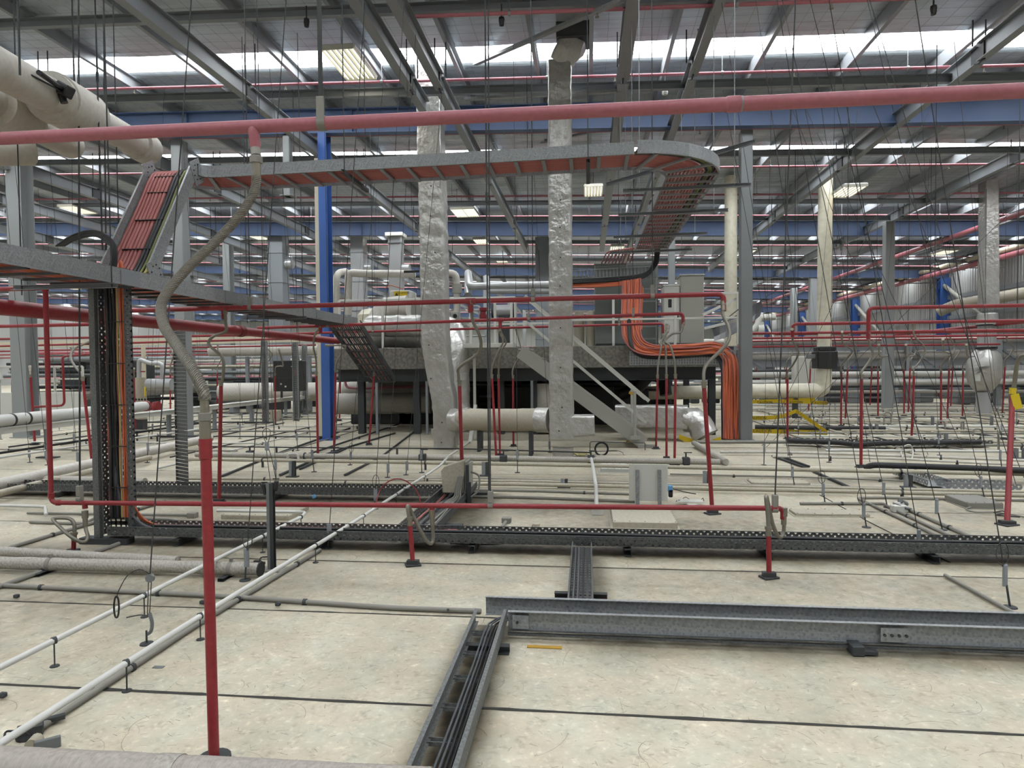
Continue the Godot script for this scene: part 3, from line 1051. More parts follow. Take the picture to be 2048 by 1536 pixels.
func build_pipes_near() -> void:
	# the wide red pipe across the top of the picture
	var a := az(-60, 280, 3.7)
	var b := az(2120, 184, 3.7)
	b.y = a.y - 0.02
	var joint := az(1482, 207, 3.7)
	var on := func(px: float) -> Vector3:
		var q := az(px, 230, 3.7)
		return a.lerp(b, (q.x - a.x) / (b.x - a.x))
	var j: Vector3 = on.call(1480)
	var t := thing("main_pipe", "long red pipe, haze mixed into its colour, crossing the whole picture below the roof", "pipe", on.call(1000))
	part(t, "pipe", Geo.new().tube(pts([a, j]), 0.037, 20), M.red_hazed)
	part(t, "pipe", Geo.new().tube(pts([j, b]), 0.0385, 20), M.red_hazed)
	part(t, "coupling", Geo.new().lathe([[0.037, -0.075], [0.0425, -0.065], [0.0425, 0.0], [0.038, 0.006]], j, Vector3.RIGHT, 20), M.red_hazed)
	part(t, "joint_ring", Geo.new().lathe([[0.0385, 0.002], [0.041, 0.003], [0.041, 0.011], [0.0385, 0.012]], j, Vector3.RIGHT, 20), M.wire_pale, "bare pale ring at the joint")
	var h: Vector3 = on.call(645)
	part(t, "hanger_strap", Geo.new().tube(pts([h - Vector3(0.023, 0, 0), h + Vector3(0.023, 0, 0)]), 0.041, 16).cbox(h + Vector3(0, 0.07, 0.035), Vector3(0.046, 0.14, 0.008), 0.002), M.conduit_grey, "grey strap hanger")
	part(t, "hanger_rod", Geo.new().rod(h + Vector3(0, 0.13, 0.02), Vector3(h.x - 0.02, 6.65, h.z), 0.014, 8), M.wire_dark)
	var tee: Vector3 = on.call(507)
	part(t, "tee", Geo.new().tube(bent([tee, tee + Vector3(0.006, -0.03, 0.012), tee + Vector3(0.008, -0.12, 0.0)], 0.03), 0.03, 14), M.red_hazed)
	# braided hose from that tee down to the red standpipe in front
	var foot := fl(428, 1519)
	var top := Vector3(foot.x - 0.015, 0, foot.z - 0.01)
	top.y = az(414, 877, -top.z).y
	var s := thing("standpipe", "bright red standpipe in the foreground with a braided steel hose rising from it", "standpipe", foot)
	part(s, "pipe", Geo.new().tube(pts([foot, top]), 0.0225, 18), M.red_paint)
	part(s, "socket", Geo.new().lathe([[0.0225, -0.09], [0.0265, -0.085], [0.0265, 0.0], [0.02, 0.0]], top, Vector3.UP, 18), M.red_paint)
	part(s, "base_flange", Geo.new().lathe([[0.0, 0.0], [0.07, 0.0], [0.07, 0.012], [0.023, 0.014]], foot, Vector3.UP, 16), M.steel_dark)
	part(s, "nipple", Geo.new().lathe([[0.024, 0.0], [0.024, 0.075], [0.02, 0.076]], top, Vector3.UP, 16), M.fitting)
	part(s, "union_nut", Geo.new().lathe([[0.02, 0.075], [0.0265, 0.078], [0.0265, 0.108], [0.02, 0.112]], top, Vector3.UP, 6), M.conduit_grey)
	part(s, "ferrule", Geo.new().lathe([[0.0175, 0.11], [0.019, 0.112], [0.019, 0.17], [0.016, 0.172]], top, Vector3.UP, 16), M.fitting)
	var zt := -tee.z
	var path := []
	var px := [[412, 806, 2.7], [407, 783, 2.72], [385, 738, 2.8], [352, 688, 2.95], [330, 655, 3.05], [322, 622, 3.15], [330, 592, 3.22], [372, 540, 3.35], [430, 485, 3.5], [480, 430, 3.6], [508, 385, 3.66], [513, 352, 3.68]]
	for q in px: path.append(az(q[0], q[1], q[2]))
	path[0] = top + Vector3(0, 0.165, 0)
	var hose := curve(path, 5)
	part(s, "hose", Geo.new().tube(hose, 0.0215, 14), M.hose_braid)
	var bg := Geo.new()
	braid(bg, hose, 0.0225, 0.1)
	part(s, "braid", bg, M.hose_steel)
	var e: Vector3 = path[path.size() - 1]
	var up := tee + Vector3(0.008, -0.12, 0)
	part(s, "ferrule", Geo.new().tube(pts([e - Vector3(0, 0.01, 0), e + Vector3(0, 0.07, 0)]), 0.024, 16), M.fitting)
	part(s, "union_nut", Geo.new().lathe([[0.024, 0.0], [0.036, 0.004], [0.036, 0.04], [0.027, 0.046]], Vector3(e.x, e.y + 0.07, e.z), Vector3.UP, 6), M.conduit_grey)
	part(s, "nipple", Geo.new().tube(pts([Vector3(e.x, e.y + 0.11, e.z), up]), 0.028, 16), M.conduit_grey)
	# the red loop just over the deck
	var z := 5.7
	var yl := 0.475
	var lx := az(97, 800, z).x
	var rx := az(1566, 1012, z).x
	var l := thing("loop_pipe", "bright red pipe running low across the deck and up at its left end", "pipe", Vector3(lx, 0.45, -z))
	part(l, "pipe", Geo.new().tube(bent([Vector3(lx - 2.5, 2.45, -z), Vector3(lx, 2.45, -z), Vector3(lx, yl - 0.02, -z), Vector3(rx, yl + 0.03, -z), Vector3(rx, yl - 0.06, -z)], 0.06), 0.022, 14), M.red_paint)
	var cg := Geo.new()
	for c in [[lx, yl, 0], [lx, 2.4, 0]]: cg.lathe([[0.022, -0.02], [0.027, -0.015], [0.027, 0.03], [0.022, 0.035]], Vector3(c[0], c[1] + 0.04, -z), Vector3.UP, 14)
	cg.lathe([[0.022, 0.05], [0.027, 0.055], [0.027, 0.09], [0.022, 0.095]], Vector3(lx, yl - 0.02, -z), Vector3.RIGHT, 14)
	cg.lathe([[0.022, -0.09], [0.027, -0.085], [0.027, -0.05], [0.022, -0.045]], Vector3(rx, yl + 0.03, -z), Vector3.RIGHT, 14)
	part_each(l, "elbow_socket", cg, M.red_paint)
	for q in [[160, 0.0], [981, 0.0], [1550, 0.28]]:
		var at := az(q[0], 1012, z)
		at.y = yl + 0.02
		clamp_hanger(l, at, 0.022, 6.7, 0.006, Vector3(q[1], 0, -0.2))
	var tg := Geo.new()
	for q in [170, 864]:
		var at := az(q, 1012, z)
		at.y = yl
		tg.tube(pts([at, at - Vector3(0, 0.07, 0)]), 0.024, 12)
	part(l, "tee", tg, M.red_paint)
	# its three drops
	drop_set(fl(147, 1108), [az(148, 1075, 5.62), az(149, 1052, 5.62), az(140, 1038, 5.62), az(112, 1036, 5.6), az(108, 1042, 5.58), az(140, 1072, 5.55), az(163, 1084, 5.6), az(176, 1076, 5.65), az(171, 1055, 5.7), az(170, 1030, 5.7)], 0.13, "short red drop with a looped hose at the low red pipe's left end", 0.02)
	drop_set(fl(826, 1131), [az(820, 1048, 5.55), az(815, 1013, 5.55), az(822, 1022, 5.6), az(840, 1060, 5.62), az(858, 1086, 5.66), az(866, 1080, 5.7), az(865, 1050, 5.7), az(864, 1028, 5.7)], 0.34, "short leaning red drop pipe with grey hoses beside the corner of the floor trays", 0.02)
	drop_set(fl(1538, 1156), [az(1537, 1062, 5.48), az(1536, 1035, 5.5), az(1532, 993, 5.5), az(1537, 1010, 5.55), az(1546, 1050, 5.6), az(1558, 1074, 5.65), az(1567, 1065, 5.7), az(1568, 1025, 5.7)], 0.33, "short red drop pipe under the right end of the low red pipe", 0.02)
	# the thicker red main running deep on the left
	var mx := -5.2
	var q0 := ax(0, 606, mx)
	var m := thing("main_pipe", "thick bright red main running away at left, behind the cabled upright tray", "pipe", Vector3(mx, 2.12, -4))
	part(m, "pipe", Geo.new().tube(pts([Vector3(mx, 2.26, -3.2), Vector3(mx, 2.25, -9.6)]), 0.073, 16), M.red_paint)
	part(m, "pipe", Geo.new().tube(pts([Vector3(mx, 2.25, -9.6), Vector3(mx, 2.24, -13.6)]), 0.066, 16), M.red_paint)
	part(m, "coupling", Geo.new().lathe([[0.07, -0.07], [0.088, -0.06], [0.088, 0.06], [0.07, 0.07]], Vector3(mx, 2.25, -9.6), Vector3.FORWARD, 16), M.red_dark)
	part_each(m, "hanger", Geo.new().rod(Vector3(mx, 2.25, -7.0), Vector3(mx, 6.65, -7.0), 0.006).rod(Vector3(mx, 2.25, -11.6), Vector3(mx, 6.65, -11.6), 0.006), M.wire_dark)
	# three red ranges at head height that feed the drops
	range_pipe("red range pipe at head height, nearest of those crossing the twin foil ducts", az(165, 624, 8.0), az(1447, 588, 8.0), 0.03, [500, 1066, 1305], [447, 941], true)
	range_pipe("red range pipe at head height, middle of three crossing the twin foil ducts", az(515, 656, 11.7), az(1366, 627, 11.7), 0.03, [655, 1057, 1266], [640, 1000], true)
	range_pipe("thin red range pipe at head height, lowest of three crossing the twin foil ducts", az(560, 668, 14.0), az(1326, 647, 14.0), 0.026, [745, 1238], [], true)

func range_pipe(label: String, a: Vector3, b: Vector3, r: float, straps: Array, tees: Array, elbow := false, group := "") -> Node3D:
	var t := thing("range_pipe", label, "pipe", (a + b) / 2, group)
	b.z = a.z
	var run := [a, b]
	if elbow: run.append(b - Vector3(0, 0.2, 0))
	part(t, "pipe", Geo.new().tube(bent(run, r * 2.4), r, 10), M.red_paint if -a.z < 12 else M.red_paint)
	for q in straps:
		var at := az(q, 600, -a.z)
		at.y = lerpf(a.y, b.y, (at.x - a.x) / (b.x - a.x))
		clamp_hanger(t, at, r, 6.7, 0.006)
	if tees:
		var g := Geo.new()
		for q in tees:
			var at := az(q, 600, -a.z)
			at.y = lerpf(a.y, b.y, (at.x - a.x) / (b.x - a.x))
			g.tube(pts([at, at - Vector3(0, 0.14, 0)]), r * 1.05, 10)
			g.tube(pts([at - Vector3(0.06, 0, 0), at + Vector3(0.06, 0, 0)]), r * 1.25, 10)
		part(t, "tee", g, M.red_paint)
	return t

# a red drop pipe on the deck with a bendy hose from its head
func drop_set(foot: Vector3, hose: Array, height: float, label: String, r := 0.02, group := "") -> Node3D:
	var t := thing("drop_pipe", label, "drop pipe", foot, group)
	var top: Vector3 = hose[0]
	var head := foot.lerp(top, clampf(height / maxf(top.y, 0.01), 0.2, 1.0)) if top.y > height else top
	part(t, "pipe", Geo.new().tube(pts([foot, head]), r, 10), M.red_paint)
	part(t, "base_flange", Geo.new().cbox(foot + Vector3(0, 0.008, 0), Vector3(r * 6.5, 0.016, r * 5), 0.003, Basis(Vector3.UP, 0.4)).box(foot + Vector3(0, 0.03, 0), Vector3(r * 5, 0.035, r * 2.6)), M.steel_dark)
	var d := (top - head).normalized() if top.distance_to(head) > 0.01 else Vector3.UP
	part(t, "fitting", Geo.new().tube(pts([head, head + d * 0.05]), r * 1.15, 8).tube(pts([head + d * 0.05, head + d * 0.075]), r * 1.5, 6).tube(pts([head + d * 0.075, top + d * 0.02]), r * 0.85, 8), M.fitting)
	part(t, "hose", Geo.new().tube(curve(hose, 5), r * 0.82, 8), M.hose_steel)
	var e: Vector3 = hose[hose.size() - 1]
	var e2: Vector3 = hose[hose.size() - 2]
	var d2 := (e - e2).normalized()
	part(t, "hose_end", Geo.new().tube(pts([e - d2 * 0.1, e]), r * 1.1, 8).tube(pts([e - d2 * 0.03, e + d2 * 0.04]), r * 1.4, 6), M.fitting)
	return t


# ---------------------------------------------------------------- cable ladders and trays
# a ladder: two C-section side rails and rungs, along a line of points (middle of its floor)
func ladder(o: Node3D, p: Array, width: float, high: float, pitch: float, m: Material, up := Vector3.UP, rung_m: Material = null) -> void:
	for s in [-1.0, 1.0]:
		var line := []
		for k in p.size():
			var t: Vector3 = ((p[mini(k + 1, p.size() - 1)] as Vector3) - p[maxi(k - 1, 0)]).normalized()
			var side := t.cross(up).normalized()
			line.append(p[k] + side * s * width / 2 + side.cross(t) * high / 2)
		var c := channel(0.022, high, 0.003)
		if s > 0:
			for k in c.size(): c[k].x = -c[k].x
		part(o, "side_rail", Geo.new().sweep(c, pts(line), up), m)
	var run := 0.0
	var left := pitch * 0.5
	for k in p.size() - 1:
		var a: Vector3 = p[k]
		var b: Vector3 = p[k + 1]
		var len := a.distance_to(b)
		var t := (b - a) / len
		var side := t.cross(up).normalized()
		while left < len:
			var c := a + t * left
			var g := Geo.new()
			g.prism(channel(0.02, 0.04, 0.003), c - side * width / 2, c + side * width / 2, t)
			part(o, "rung", g, rung_m if rung_m else m)
			left += pitch
		left -= len

func cables(o: Node3D, p: Array, specs: Array, up := Vector3.UP, wob := 0.004, seed_n := 1) -> void:
	# specs: [material, sideways, lift, radius]
	var r := RandomNumberGenerator.new()
	r.seed = seed_n
	for c in specs:
		var line := []
		for k in p.size():
			var t: Vector3 = ((p[mini(k + 1, p.size() - 1)] as Vector3) - p[maxi(k - 1, 0)]).normalized()
			var side := t.cross(up).normalized()
			var w := wob if k > 0 and k < p.size() - 1 else 0.0
			line.append(p[k] + side * (c[1] + r.randf_range(-w, w)) + side.cross(t) * (c[2] + r.randf_range(-w, w) * 0.5))
		part(o, "cable", Geo.new().tube(curve(line, 3) if p.size() > 2 else pts(line), c[3], 7), M[c[0]])

# a perforated tray: slotted floor and two upright lips with a row of holes
func perforated(o: Node3D, a: Vector3, b: Vector3, width: float, high: float, m: Material, up := Vector3.UP, slots := true, pitch := 0.05) -> void:
	var t := (b - a).normalized()
	var side := t.cross(up).normalized()
	var u := side.cross(t)
	for s in [-1.0, 1.0]:
		var g := Geo.new()
		var off: Vector3 = side * s * width / 2
		g.holed(a + off, b + off, u * high, pitch, pitch * 0.17)
		g.holed(a + off + side * s * 0.0015, b + off + side * s * 0.0015, u * high, pitch, pitch * 0.17)
		g.box((a + b) / 2 + off + u * high, Vector3(0.012, 0.006, a.distance_to(b)), Basis(side, u, -t))
		part(o, "lip", g, m)
	var f := Geo.new()
	var len := a.distance_to(b)
	if slots:
		# cross strips with open slots between, joined by narrow bars
		var n := int(len / 0.06)
		for k in n:
			var c := a + t * (len * (k + 0.5) / n)
			f.box(c, Vector3(width, 0.002, 0.04), Basis(side, u, -t))
		for q in [-0.5, -0.3, -0.1, 0.1, 0.3, 0.5]:
			f.box((a + b) / 2 + side * q * width * 0.98, Vector3(0.018, 0.002, len), Basis(side, u, -t))
	else:
		f.box((a + b) / 2, Vector3(width, 0.002, len), Basis(side, u, -t))
	part(o, "tray_floor", f, m)

func build_trays() -> void:
	# 1. the ladder overhead that runs away from the left edge
	var zx := -4.58
	var hy := 2.47
	var t := thing("cable_ladder", "long galvanised cable ladder overhead, running away from the left edge", "cable ladder", Vector3(zx, hy, -8))
	ladder(t, [Vector3(zx, hy + 0.02, -3.4), Vector3(zx, hy, -8), Vector3(zx, hy - 0.01, -12.2)], 0.58, 0.15, 0.3, M.galvanised, Vector3.UP, M.steel_dark)
	var sp := Geo.new()
	for z in [5.9, 7.7, 10.4]: sp.box(Vector3(zx + 0.305, hy + 0.075, -z), Vector3(0.012, 0.13, 0.26))
	part_each(t, "splice_plate", sp, M.steel_grey)
	var specs := []
	var r := RandomNumberGenerator.new(); r.seed = 77
	for k in 13: specs.append([["cable_orange", "cable_red", "cable_red", "cable_black"][k % 4], -0.25 + 0.04 * k, 0.05 + 0.02 * (k % 2), 0.013])
	cables(t, [Vector3(zx, hy, -3.4), Vector3(zx, hy, -4.4), Vector3(zx, hy, -5.2), Vector3(zx, hy, -6), Vector3(zx, hy, -7.2), Vector3(zx, hy, -8.5), Vector3(zx, hy, -10), Vector3(zx, hy, -12.2)], specs, Vector3.UP, 0.02, 3)
	# its trapeze bars and hanging channels
	for q in [[5.55, "steel trapeze bar under the overhead cable ladder, by the upright tray"], [9.6, "steel trapeze bar under the far part of the overhead cable ladder"]]:
		var h := thing("trapeze_hanger", q[1], "hanger", Vector3(zx, hy - 0.05, -q[0]))
		part(h, "bar", Geo.new().prism(channel(0.041, 0.041, 0.003), Vector3(zx - 0.6, hy - 0.03, -q[0]), Vector3(zx + 0.42, hy - 0.03, -q[0])), M.steel_grey)
		part(h, "rod", Geo.new().rod(Vector3(zx + 0.38, hy - 0.1, -q[0]), Vector3(zx + 0.36, 6.62, -q[0]), 0.006), M.wire_dark)
		part(h, "rod", Geo.new().rod(Vector3(zx - 0.5, hy - 0.1, -q[0]), Vector3(zx - 0.5, 6.62, -q[0]), 0.006), M.wire_dark)

	# 2. the sloping ladder with red cables, up to the crossing ladder
	var s0 := Vector3(-4.6, 2.62, -6.35)
	var s1 := Vector3(-4.62, 3.86, -7.15)
	var upn := Vector3(0, (s1 - s0).z * -1.0, (s1 - s0).y).normalized()
	var s := thing("cable_ladder", "sloping cable ladder carrying a bundle of red cables, at upper left", "cable ladder", s0)
	ladder(s, [s0, s1], 0.52, 0.14, 0.27, M.galvanised, upn, M.galvanised)
	var gp := Geo.new()
	var bl := Geo.new()
	for e in [s0, s1]:
		for side in [-0.275, 0.275]:
			var c: Vector3 = e + Vector3(side, 0.04, 0.0)
			gp.box(c, Vector3(0.008, 0.26, 0.2), Basis(Vector3.RIGHT, 0.5))
			for k in 8:
				bl.tube(pts([c + Vector3(-0.012, sin(k * 0.8) * 0.085, cos(k * 0.8) * 0.07), c + Vector3(0.012, sin(k * 0.8) * 0.085, cos(k * 0.8) * 0.07)]), 0.008, 6)
	part_each(s, "joint_plate", gp, M.galvanised)
	part_stuff(s, "joint_bolt", bl, M.bolt)
	var red := []
	for k in 7: red.append(["cable_red", -0.225 + 0.042 * k, 0.045, 0.019])
	for k in 3: red.append(["cable_black", 0.085 + 0.038 * k, 0.055, 0.018])
	red.append(["cable_yellow", 0.2, 0.05, 0.014]); red.append(["cable_green", 0.168, 0.062, 0.013]); red.append(["cable_yellow", 0.225, 0.06, 0.011])
	var over := [s0 + Vector3(0, -0.1, 0.25), s0 + Vector3(0, 0.0, 0.02), s0.lerp(s1, 0.33), s0.lerp(s1, 0.66), s1 + Vector3(0, -0.02, 0.02), s1 + Vector3(0, 0.03, -0.18)]
	cables(s, over, red, upn, 0.003, 8)
	var ties := Geo.new()
	for f in [0.22, 0.5, 0.78, 0.95]:
		var c: Vector3 = s0.lerp(s1, f) + upn * 0.06
		ties.box(c + upn * 0.004, Vector3(0.34, 0.008, 0.02), Basis(Vector3.RIGHT, (s1 - s0).normalized(), upn))
	part_each(s, "cable_tie", ties, M.label_dark)

	# 3. the crossing ladder with its two bends
	var zc := 7.56
	var y0 := 3.87
	var xr := az(1265, 300, zc).x
	var line := [Vector3(-4.62, y0, -7.2)]
	for k in range(1, 7):
		var w := PI / 2 * k / 6.0
		line.append(Vector3(-4.62 + 0.42 * (1 - cos(w)), y0, -7.2 - 0.36 * sin(w)))
	line.append(Vector3(-2.2, y0 + 0.02, -zc))
	line.append(Vector3(-0.6, y0 + 0.04, -zc))
	line.append(Vector3(xr, y0 + 0.06, -zc))
	var cross := thing("cable_ladder", "galvanised cable ladder crossing overhead from the slope to the right-hand bend", "cable ladder", Vector3(-1, y0, -zc))
	ladder(cross, line, 0.56, 0.13, 0.3, M.galvanised, Vector3.UP, M.steel_grey)
	var sheet := []
	for k in 12: sheet.append(["cable_red", -0.24 + 0.0435 * k, 0.045, 0.0205])
	cables(cross, line, sheet, Vector3.UP, 0.002, 9)
	for q in [[-2.65, 4.1], [0.02, 4.1]]:
		var hg := Geo.new()
		for d in [-0.36, 0.36]: hg.rod(Vector3(q[0], y0 - 0.05, -zc + d), Vector3(q[0], 6.65, -zc + d), 0.006)
		hg.prism(channel(0.041, 0.041, 0.003), Vector3(q[0], y0 - 0.03, -zc - 0.42), Vector3(q[0], y0 - 0.03, -zc + 0.42))
		part_each(cross, "trapeze", hg, M.steel_dark)
	# the right bend and the run away over the plant
	var bend_l := []
	for k in 9:
		var w := PI / 2 * k / 8.0
		bend_l.append(Vector3(xr + 0.75 * sin(w), y0 + 0.06, -zc - 0.75 * (1 - cos(w))))
	var xe: float = bend_l[8].x
	bend_l.append(Vector3(xe, y0 + 0.07, -10.0))
	bend_l.append(Vector3(xe, y0 + 0.08, -13.6))
	var away := thing("cable_ladder", "cable ladder that bends away overhead and ends above the plant cabinets", "cable ladder", Vector3(xe, y0, -10))
	ladder(away, bend_l, 0.6, 0.14, 0.3, M.galvanised, Vector3.UP, M.steel_grey)
	var mixed := []
	for k in 10: mixed.append(["cable_red", -0.27 + 0.042 * k, 0.045, 0.017])
	for k in 3: mixed.append([["cable_black", "cable_green", "cable_black"][k], 0.155 + 0.04 * k, 0.05, 0.018])
	mixed.append(["cable_red", 0.275, 0.045, 0.014])
	cables(away, bend_l, mixed, Vector3.UP, 0.002, 10)
	for q in [[8.55, 1.5], [9.9, 1.4], [11.6, 1.3], [13.2, 1.3]]:
		var hg := Geo.new()
		hg.prism(channel(0.041, 0.041, 0.003), Vector3(xe - 0.8, y0, -q[0]), Vector3(xe + 0.75, y0 + 0.02, -q[0]))
		hg.rod(Vector3(xe - 0.6, y0, -q[0]), Vector3(xe - 0.6, 6.65, -q[0]), 0.006)
		hg.rod(Vector3(xe + 0.55, y0, -q[0]), Vector3(xe + 0.55, 6.65, -q[0]), 0.006)
		part_each(away, "trapeze", hg, M.steel_grey)
	solo("strut_channel", Geo.new().prism(channel(0.05, 0.05, 0.003), az(1214, 369, 8.2), az(1512, 282, 8.6)), M.steel_grey, "slanting grey strut across the right-hand bend of the overhead ladder", "strut")

	# 4. the upright tray full of cables at left, down to the deck
	var uz := 6.05
	var ux := (az(212, 800, uz).x + az(262, 800, uz).x) / 2
	var u := thing("cable_tray", "upright perforated tray packed with black and orange cables, at left", "cable tray", Vector3(ux, 0, -uz))
	# the tray's back is towards +x and its mouth faces the left rail
	perforated(u, Vector3(ux, 0.09, -uz - 0.03), Vector3(ux, 2.66, -uz - 0.03), 0.27, 0.1, M.galvanised_dirty, Vector3.BACK, true, 0.06)
	part(u, "corner_post", Geo.new().prism(angle(0.06, 0.05, 0.004), Vector3(ux - 0.17, 0.06, -uz + 0.08), Vector3(ux - 0.17, 2.75, -uz + 0.08), Vector3.FORWARD), M.galvanised_worn)
	var vert := []
	var cs := [["cable_red", -0.105, 0.03, 0.009], ["cable_orange", -0.09, 0.05, 0.006], ["cable_black", -0.07, 0.045, 0.018], ["cable_black", -0.04, 0.05, 0.02], ["cable_black", -0.01, 0.05, 0.018], ["cable_black", -0.055, 0.08, 0.016], ["cable_red", 0.018, 0.04, 0.007], ["cable_red", 0.035, 0.05, 0.006], ["conduit_white", 0.05, 0.055, 0.005], ["cable_yellow", 0.045, 0.07, 0.006], ["cable_orange", 0.068, 0.05, 0.009], ["cable_orange", 0.085, 0.05, 0.009], ["cable_orange", 0.1, 0.055, 0.008], ["cable_orange", 0.076, 0.07, 0.008]]
	for k in 12: vert.append(Vector3(ux, 0.255 + 0.215 * k, -uz - 0.02))
	cables(u, vert, cs, Vector3.BACK, 0.007, 12)
	# cables sweep over from the ladder into the tray's head
	var hd := Geo.new()
	for k in 5:
		var o := 4.0 * k
		hd.tube(curve([az(112 + o, 492, 6.3), az(146 + o * 0.6, 470 + o * 0.5, 6.25), az(186 + o * 0.3, 461 + o * 0.7, 6.2), az(218 - o * 0.2, 474 + o * 0.8, 6.12), az(234 - o * 0.6, 505, 6.05), Vector3(ux - 0.02 - 0.02 * k, 2.4, -uz + 0.03)], 6), 0.009, 6)
	part_each(u, "cable_loop", hd, M.cable_black)
	part_each(u, "cable_loop", Geo.new().tube(curve([Vector3(ux + 0.12, 2.5, -6.0), Vector3(ux + 0.1, 2.72, -6.0), Vector3(ux + 0.06, 2.66, -6.03), Vector3(ux + 0.07, 2.5, -uz + 0.03)], 6), 0.013, 6), M.cable_orange)
	var ct := Geo.new()
	for h in [0.55, 0.95, 1.35, 1.75, 2.15]: ct.box(Vector3(ux + 0.03, h, -uz + 0.065), Vector3(0.2, 0.008, 0.012))
	part_each(u, "cable_tie", ct, M.label_dark)
	solo("tray_foot", Geo.new().cbox(Vector3(ux - 0.12, 0.03, -uz + 0.05), Vector3(0.5, 0.06, 0.12), 0.004), M.steel_dark, "dark steel foot under the upright cable tray", "foot")

	# 5. the long tray across the deck from its foot
	var tz := 6.12
	var d := thing("cable_tray", "long perforated floor tray crossing the deck to the right edge", "cable tray", Vector3(0, 0.06, -tz))
	var x0 := ux - 0.1
	perforated(d, Vector3(x0, 0.085, -tz), Vector3(8.0, 0.085, -tz), 0.3, 0.085, M.galvanised_dirty, Vector3.UP, false, 0.062)
	var fl_cables := [["cable_black", -0.09, 0.03, 0.02], ["cable_black", -0.045, 0.03, 0.018], ["cable_black", 0.0, 0.028, 0.02], ["cable_black", 0.05, 0.03, 0.018], ["cable_black", 0.1, 0.026, 0.016], ["cable_black", -0.02, 0.06, 0.015]]
	var lay := []
	for k in 15: lay.append(Vector3(x0 + 0.35 + k * (8.0 - x0 - 0.35) / 14.0, 0.085, -tz))
	cables(d, lay, fl_cables, Vector3.UP, 0.012, 15)
	cables(d, [Vector3(x0 + 0.3, 0.1, -tz), Vector3(-2.8, 0.1, -tz), Vector3(-1.6, 0.09, -tz), Vector3(-1.2, 0.09, -tz - 0.1)], [["cable_orange", -0.11, 0.03, 0.01], ["cable_red", -0.085, 0.03, 0.01], ["cable_red", -0.07, 0.04, 0.01]], Vector3.UP, 0.006, 16)
	# bend of cables at the foot of the upright tray
	var bd := Geo.new()
	for k in 4:
		var o := 0.03 * k
		bd.tube(curve([Vector3(ux - 0.06 + o * 0.6, 0.75, -uz + 0.03), Vector3(ux - 0.05 + o * 0.6, 0.5, -uz + 0.03), Vector3(ux + 0.03 + o, 0.26, -uz + 0.0), Vector3(ux + 0.2 + o, 0.14, -tz + 0.05), Vector3(ux + 0.5 + o, 0.12, -tz + 0.03)], 6), 0.014, 7)
	part_each(d, "cable_bend", bd, M.cable_grey)
	var bo := Geo.new()
	for k in 3:
		var o := 0.018 * k
		bo.tube(curve([Vector3(ux + 0.07 + o, 0.7, -uz + 0.02), Vector3(ux + 0.08 + o, 0.42, -uz), Vector3(ux + 0.15 + o, 0.22, -tz), Vector3(ux + 0.3 + o, 0.14, -tz - 0.05), Vector3(ux + 0.55 + o, 0.12, -tz - 0.08)], 6), 0.009, 7)
	part_each(d, "cable_bend", bo, M.cable_orange)
	var ft := Geo.new()
	for q in [-3.9, -2.5, -1.05, 0.35, 1.55, 2.9, 4.6]: ft.prism(channel(0.06, 0.06, 0.004), Vector3(q, 0.04, -tz - 0.17), Vector3(q, 0.04, -tz + 0.19))
	part_each(d, "foot", ft, M.steel_dark)

	# 6. second floor tray behind it
	var t2 := thing("cable_tray", "perforated floor tray behind the low red pipe, ending at the grey control box", "cable tray", Vector3(-5, 0.06, -8.3))
	var b2 := fl(905, 998)
	perforated(t2, Vector3(-11.5, 0.075, -8.3), Vector3(b2.x, 0.075, -8.3), 0.3, 0.09, M.galvanised_dirty, Vector3.UP, false, 0.062)
	cables(t2, [Vector3(-11.5, 0.075, -8.3), Vector3(-8, 0.075, -8.3), Vector3(-5, 0.075, -8.3), Vector3(b2.x - 0.3, 0.075, -8.3)], [["cable_black", -0.08, 0.03, 0.016], ["cable_black", 0.0, 0.03, 0.018], ["cable_black", 0.07, 0.03, 0.016]], Vector3.UP, 0.02, 18)
	part_each(t2, "foot", Geo.new().prism(channel(0.06, 0.06, 0.004), Vector3(-7, 0.03, -8.5), Vector3(-7, 0.03, -8.1)).prism(channel(0.06, 0.06, 0.004), Vector3(-4, 0.03, -8.5), Vector3(-4, 0.03, -8.1)), M.steel_dark)

	# 7. the tray that runs deep between the two, with the control box over it
	var t3 := thing("cable_tray", "short perforated floor tray running back from the long tray to the grey control box", "cable tray", Vector3(b2.x + 0.1, 0.06, -7.2))
	var cx := (fl(845, 1060).x + fl(890, 1060).x) / 2 - 0.05
	perforated(t3, Vector3(cx, 0.085, -tz - 0.15), Vector3(cx, 0.085, -8.75), 0.36, 0.085, M.galvanised_dirty, Vector3.UP, true, 0.062)
	cables(t3, [Vector3(cx, 0.085, -tz), Vector3(cx, 0.085, -6.8), Vector3(cx, 0.085, -7.5), Vector3(cx, 0.085, -8.3)], [["cable_red", -0.13, 0.02, 0.008], ["cable_red", -0.1, 0.02, 0.007], ["cable_grey", -0.03, 0.02, 0.01], ["conduit_grey", 0.06, 0.022, 0.01], ["conduit_grey", 0.09, 0.022, 0.01], ["cable_grey", 0.13, 0.02, 0.012]], Vector3.UP, 0.02, 21)
	part_each(t3, "foot", Geo.new().box(Vector3(cx + 0.05, 0.035, -6.75), Vector3(0.62, 0.07, 0.08)).box(Vector3(cx + 0.05, 0.035, -8.5), Vector3(0.75, 0.07, 0.08)), M.steel_dark)

	# 8. short tray between the long tray and the grey steel channel in front
	var t4 := thing("cable_tray", "short slotted tray joining the long floor tray and the grey channel in front", "cable tray", Vector3(0.0, 0.06, -5))
	var sx := fl(1163, 1150).x
	perforated(t4, Vector3(sx, 0.06, -4.25), Vector3(sx, 0.075, -5.95), 0.165, 0.05, M.galvanised_dirty, Vector3.UP, true, 0.045)
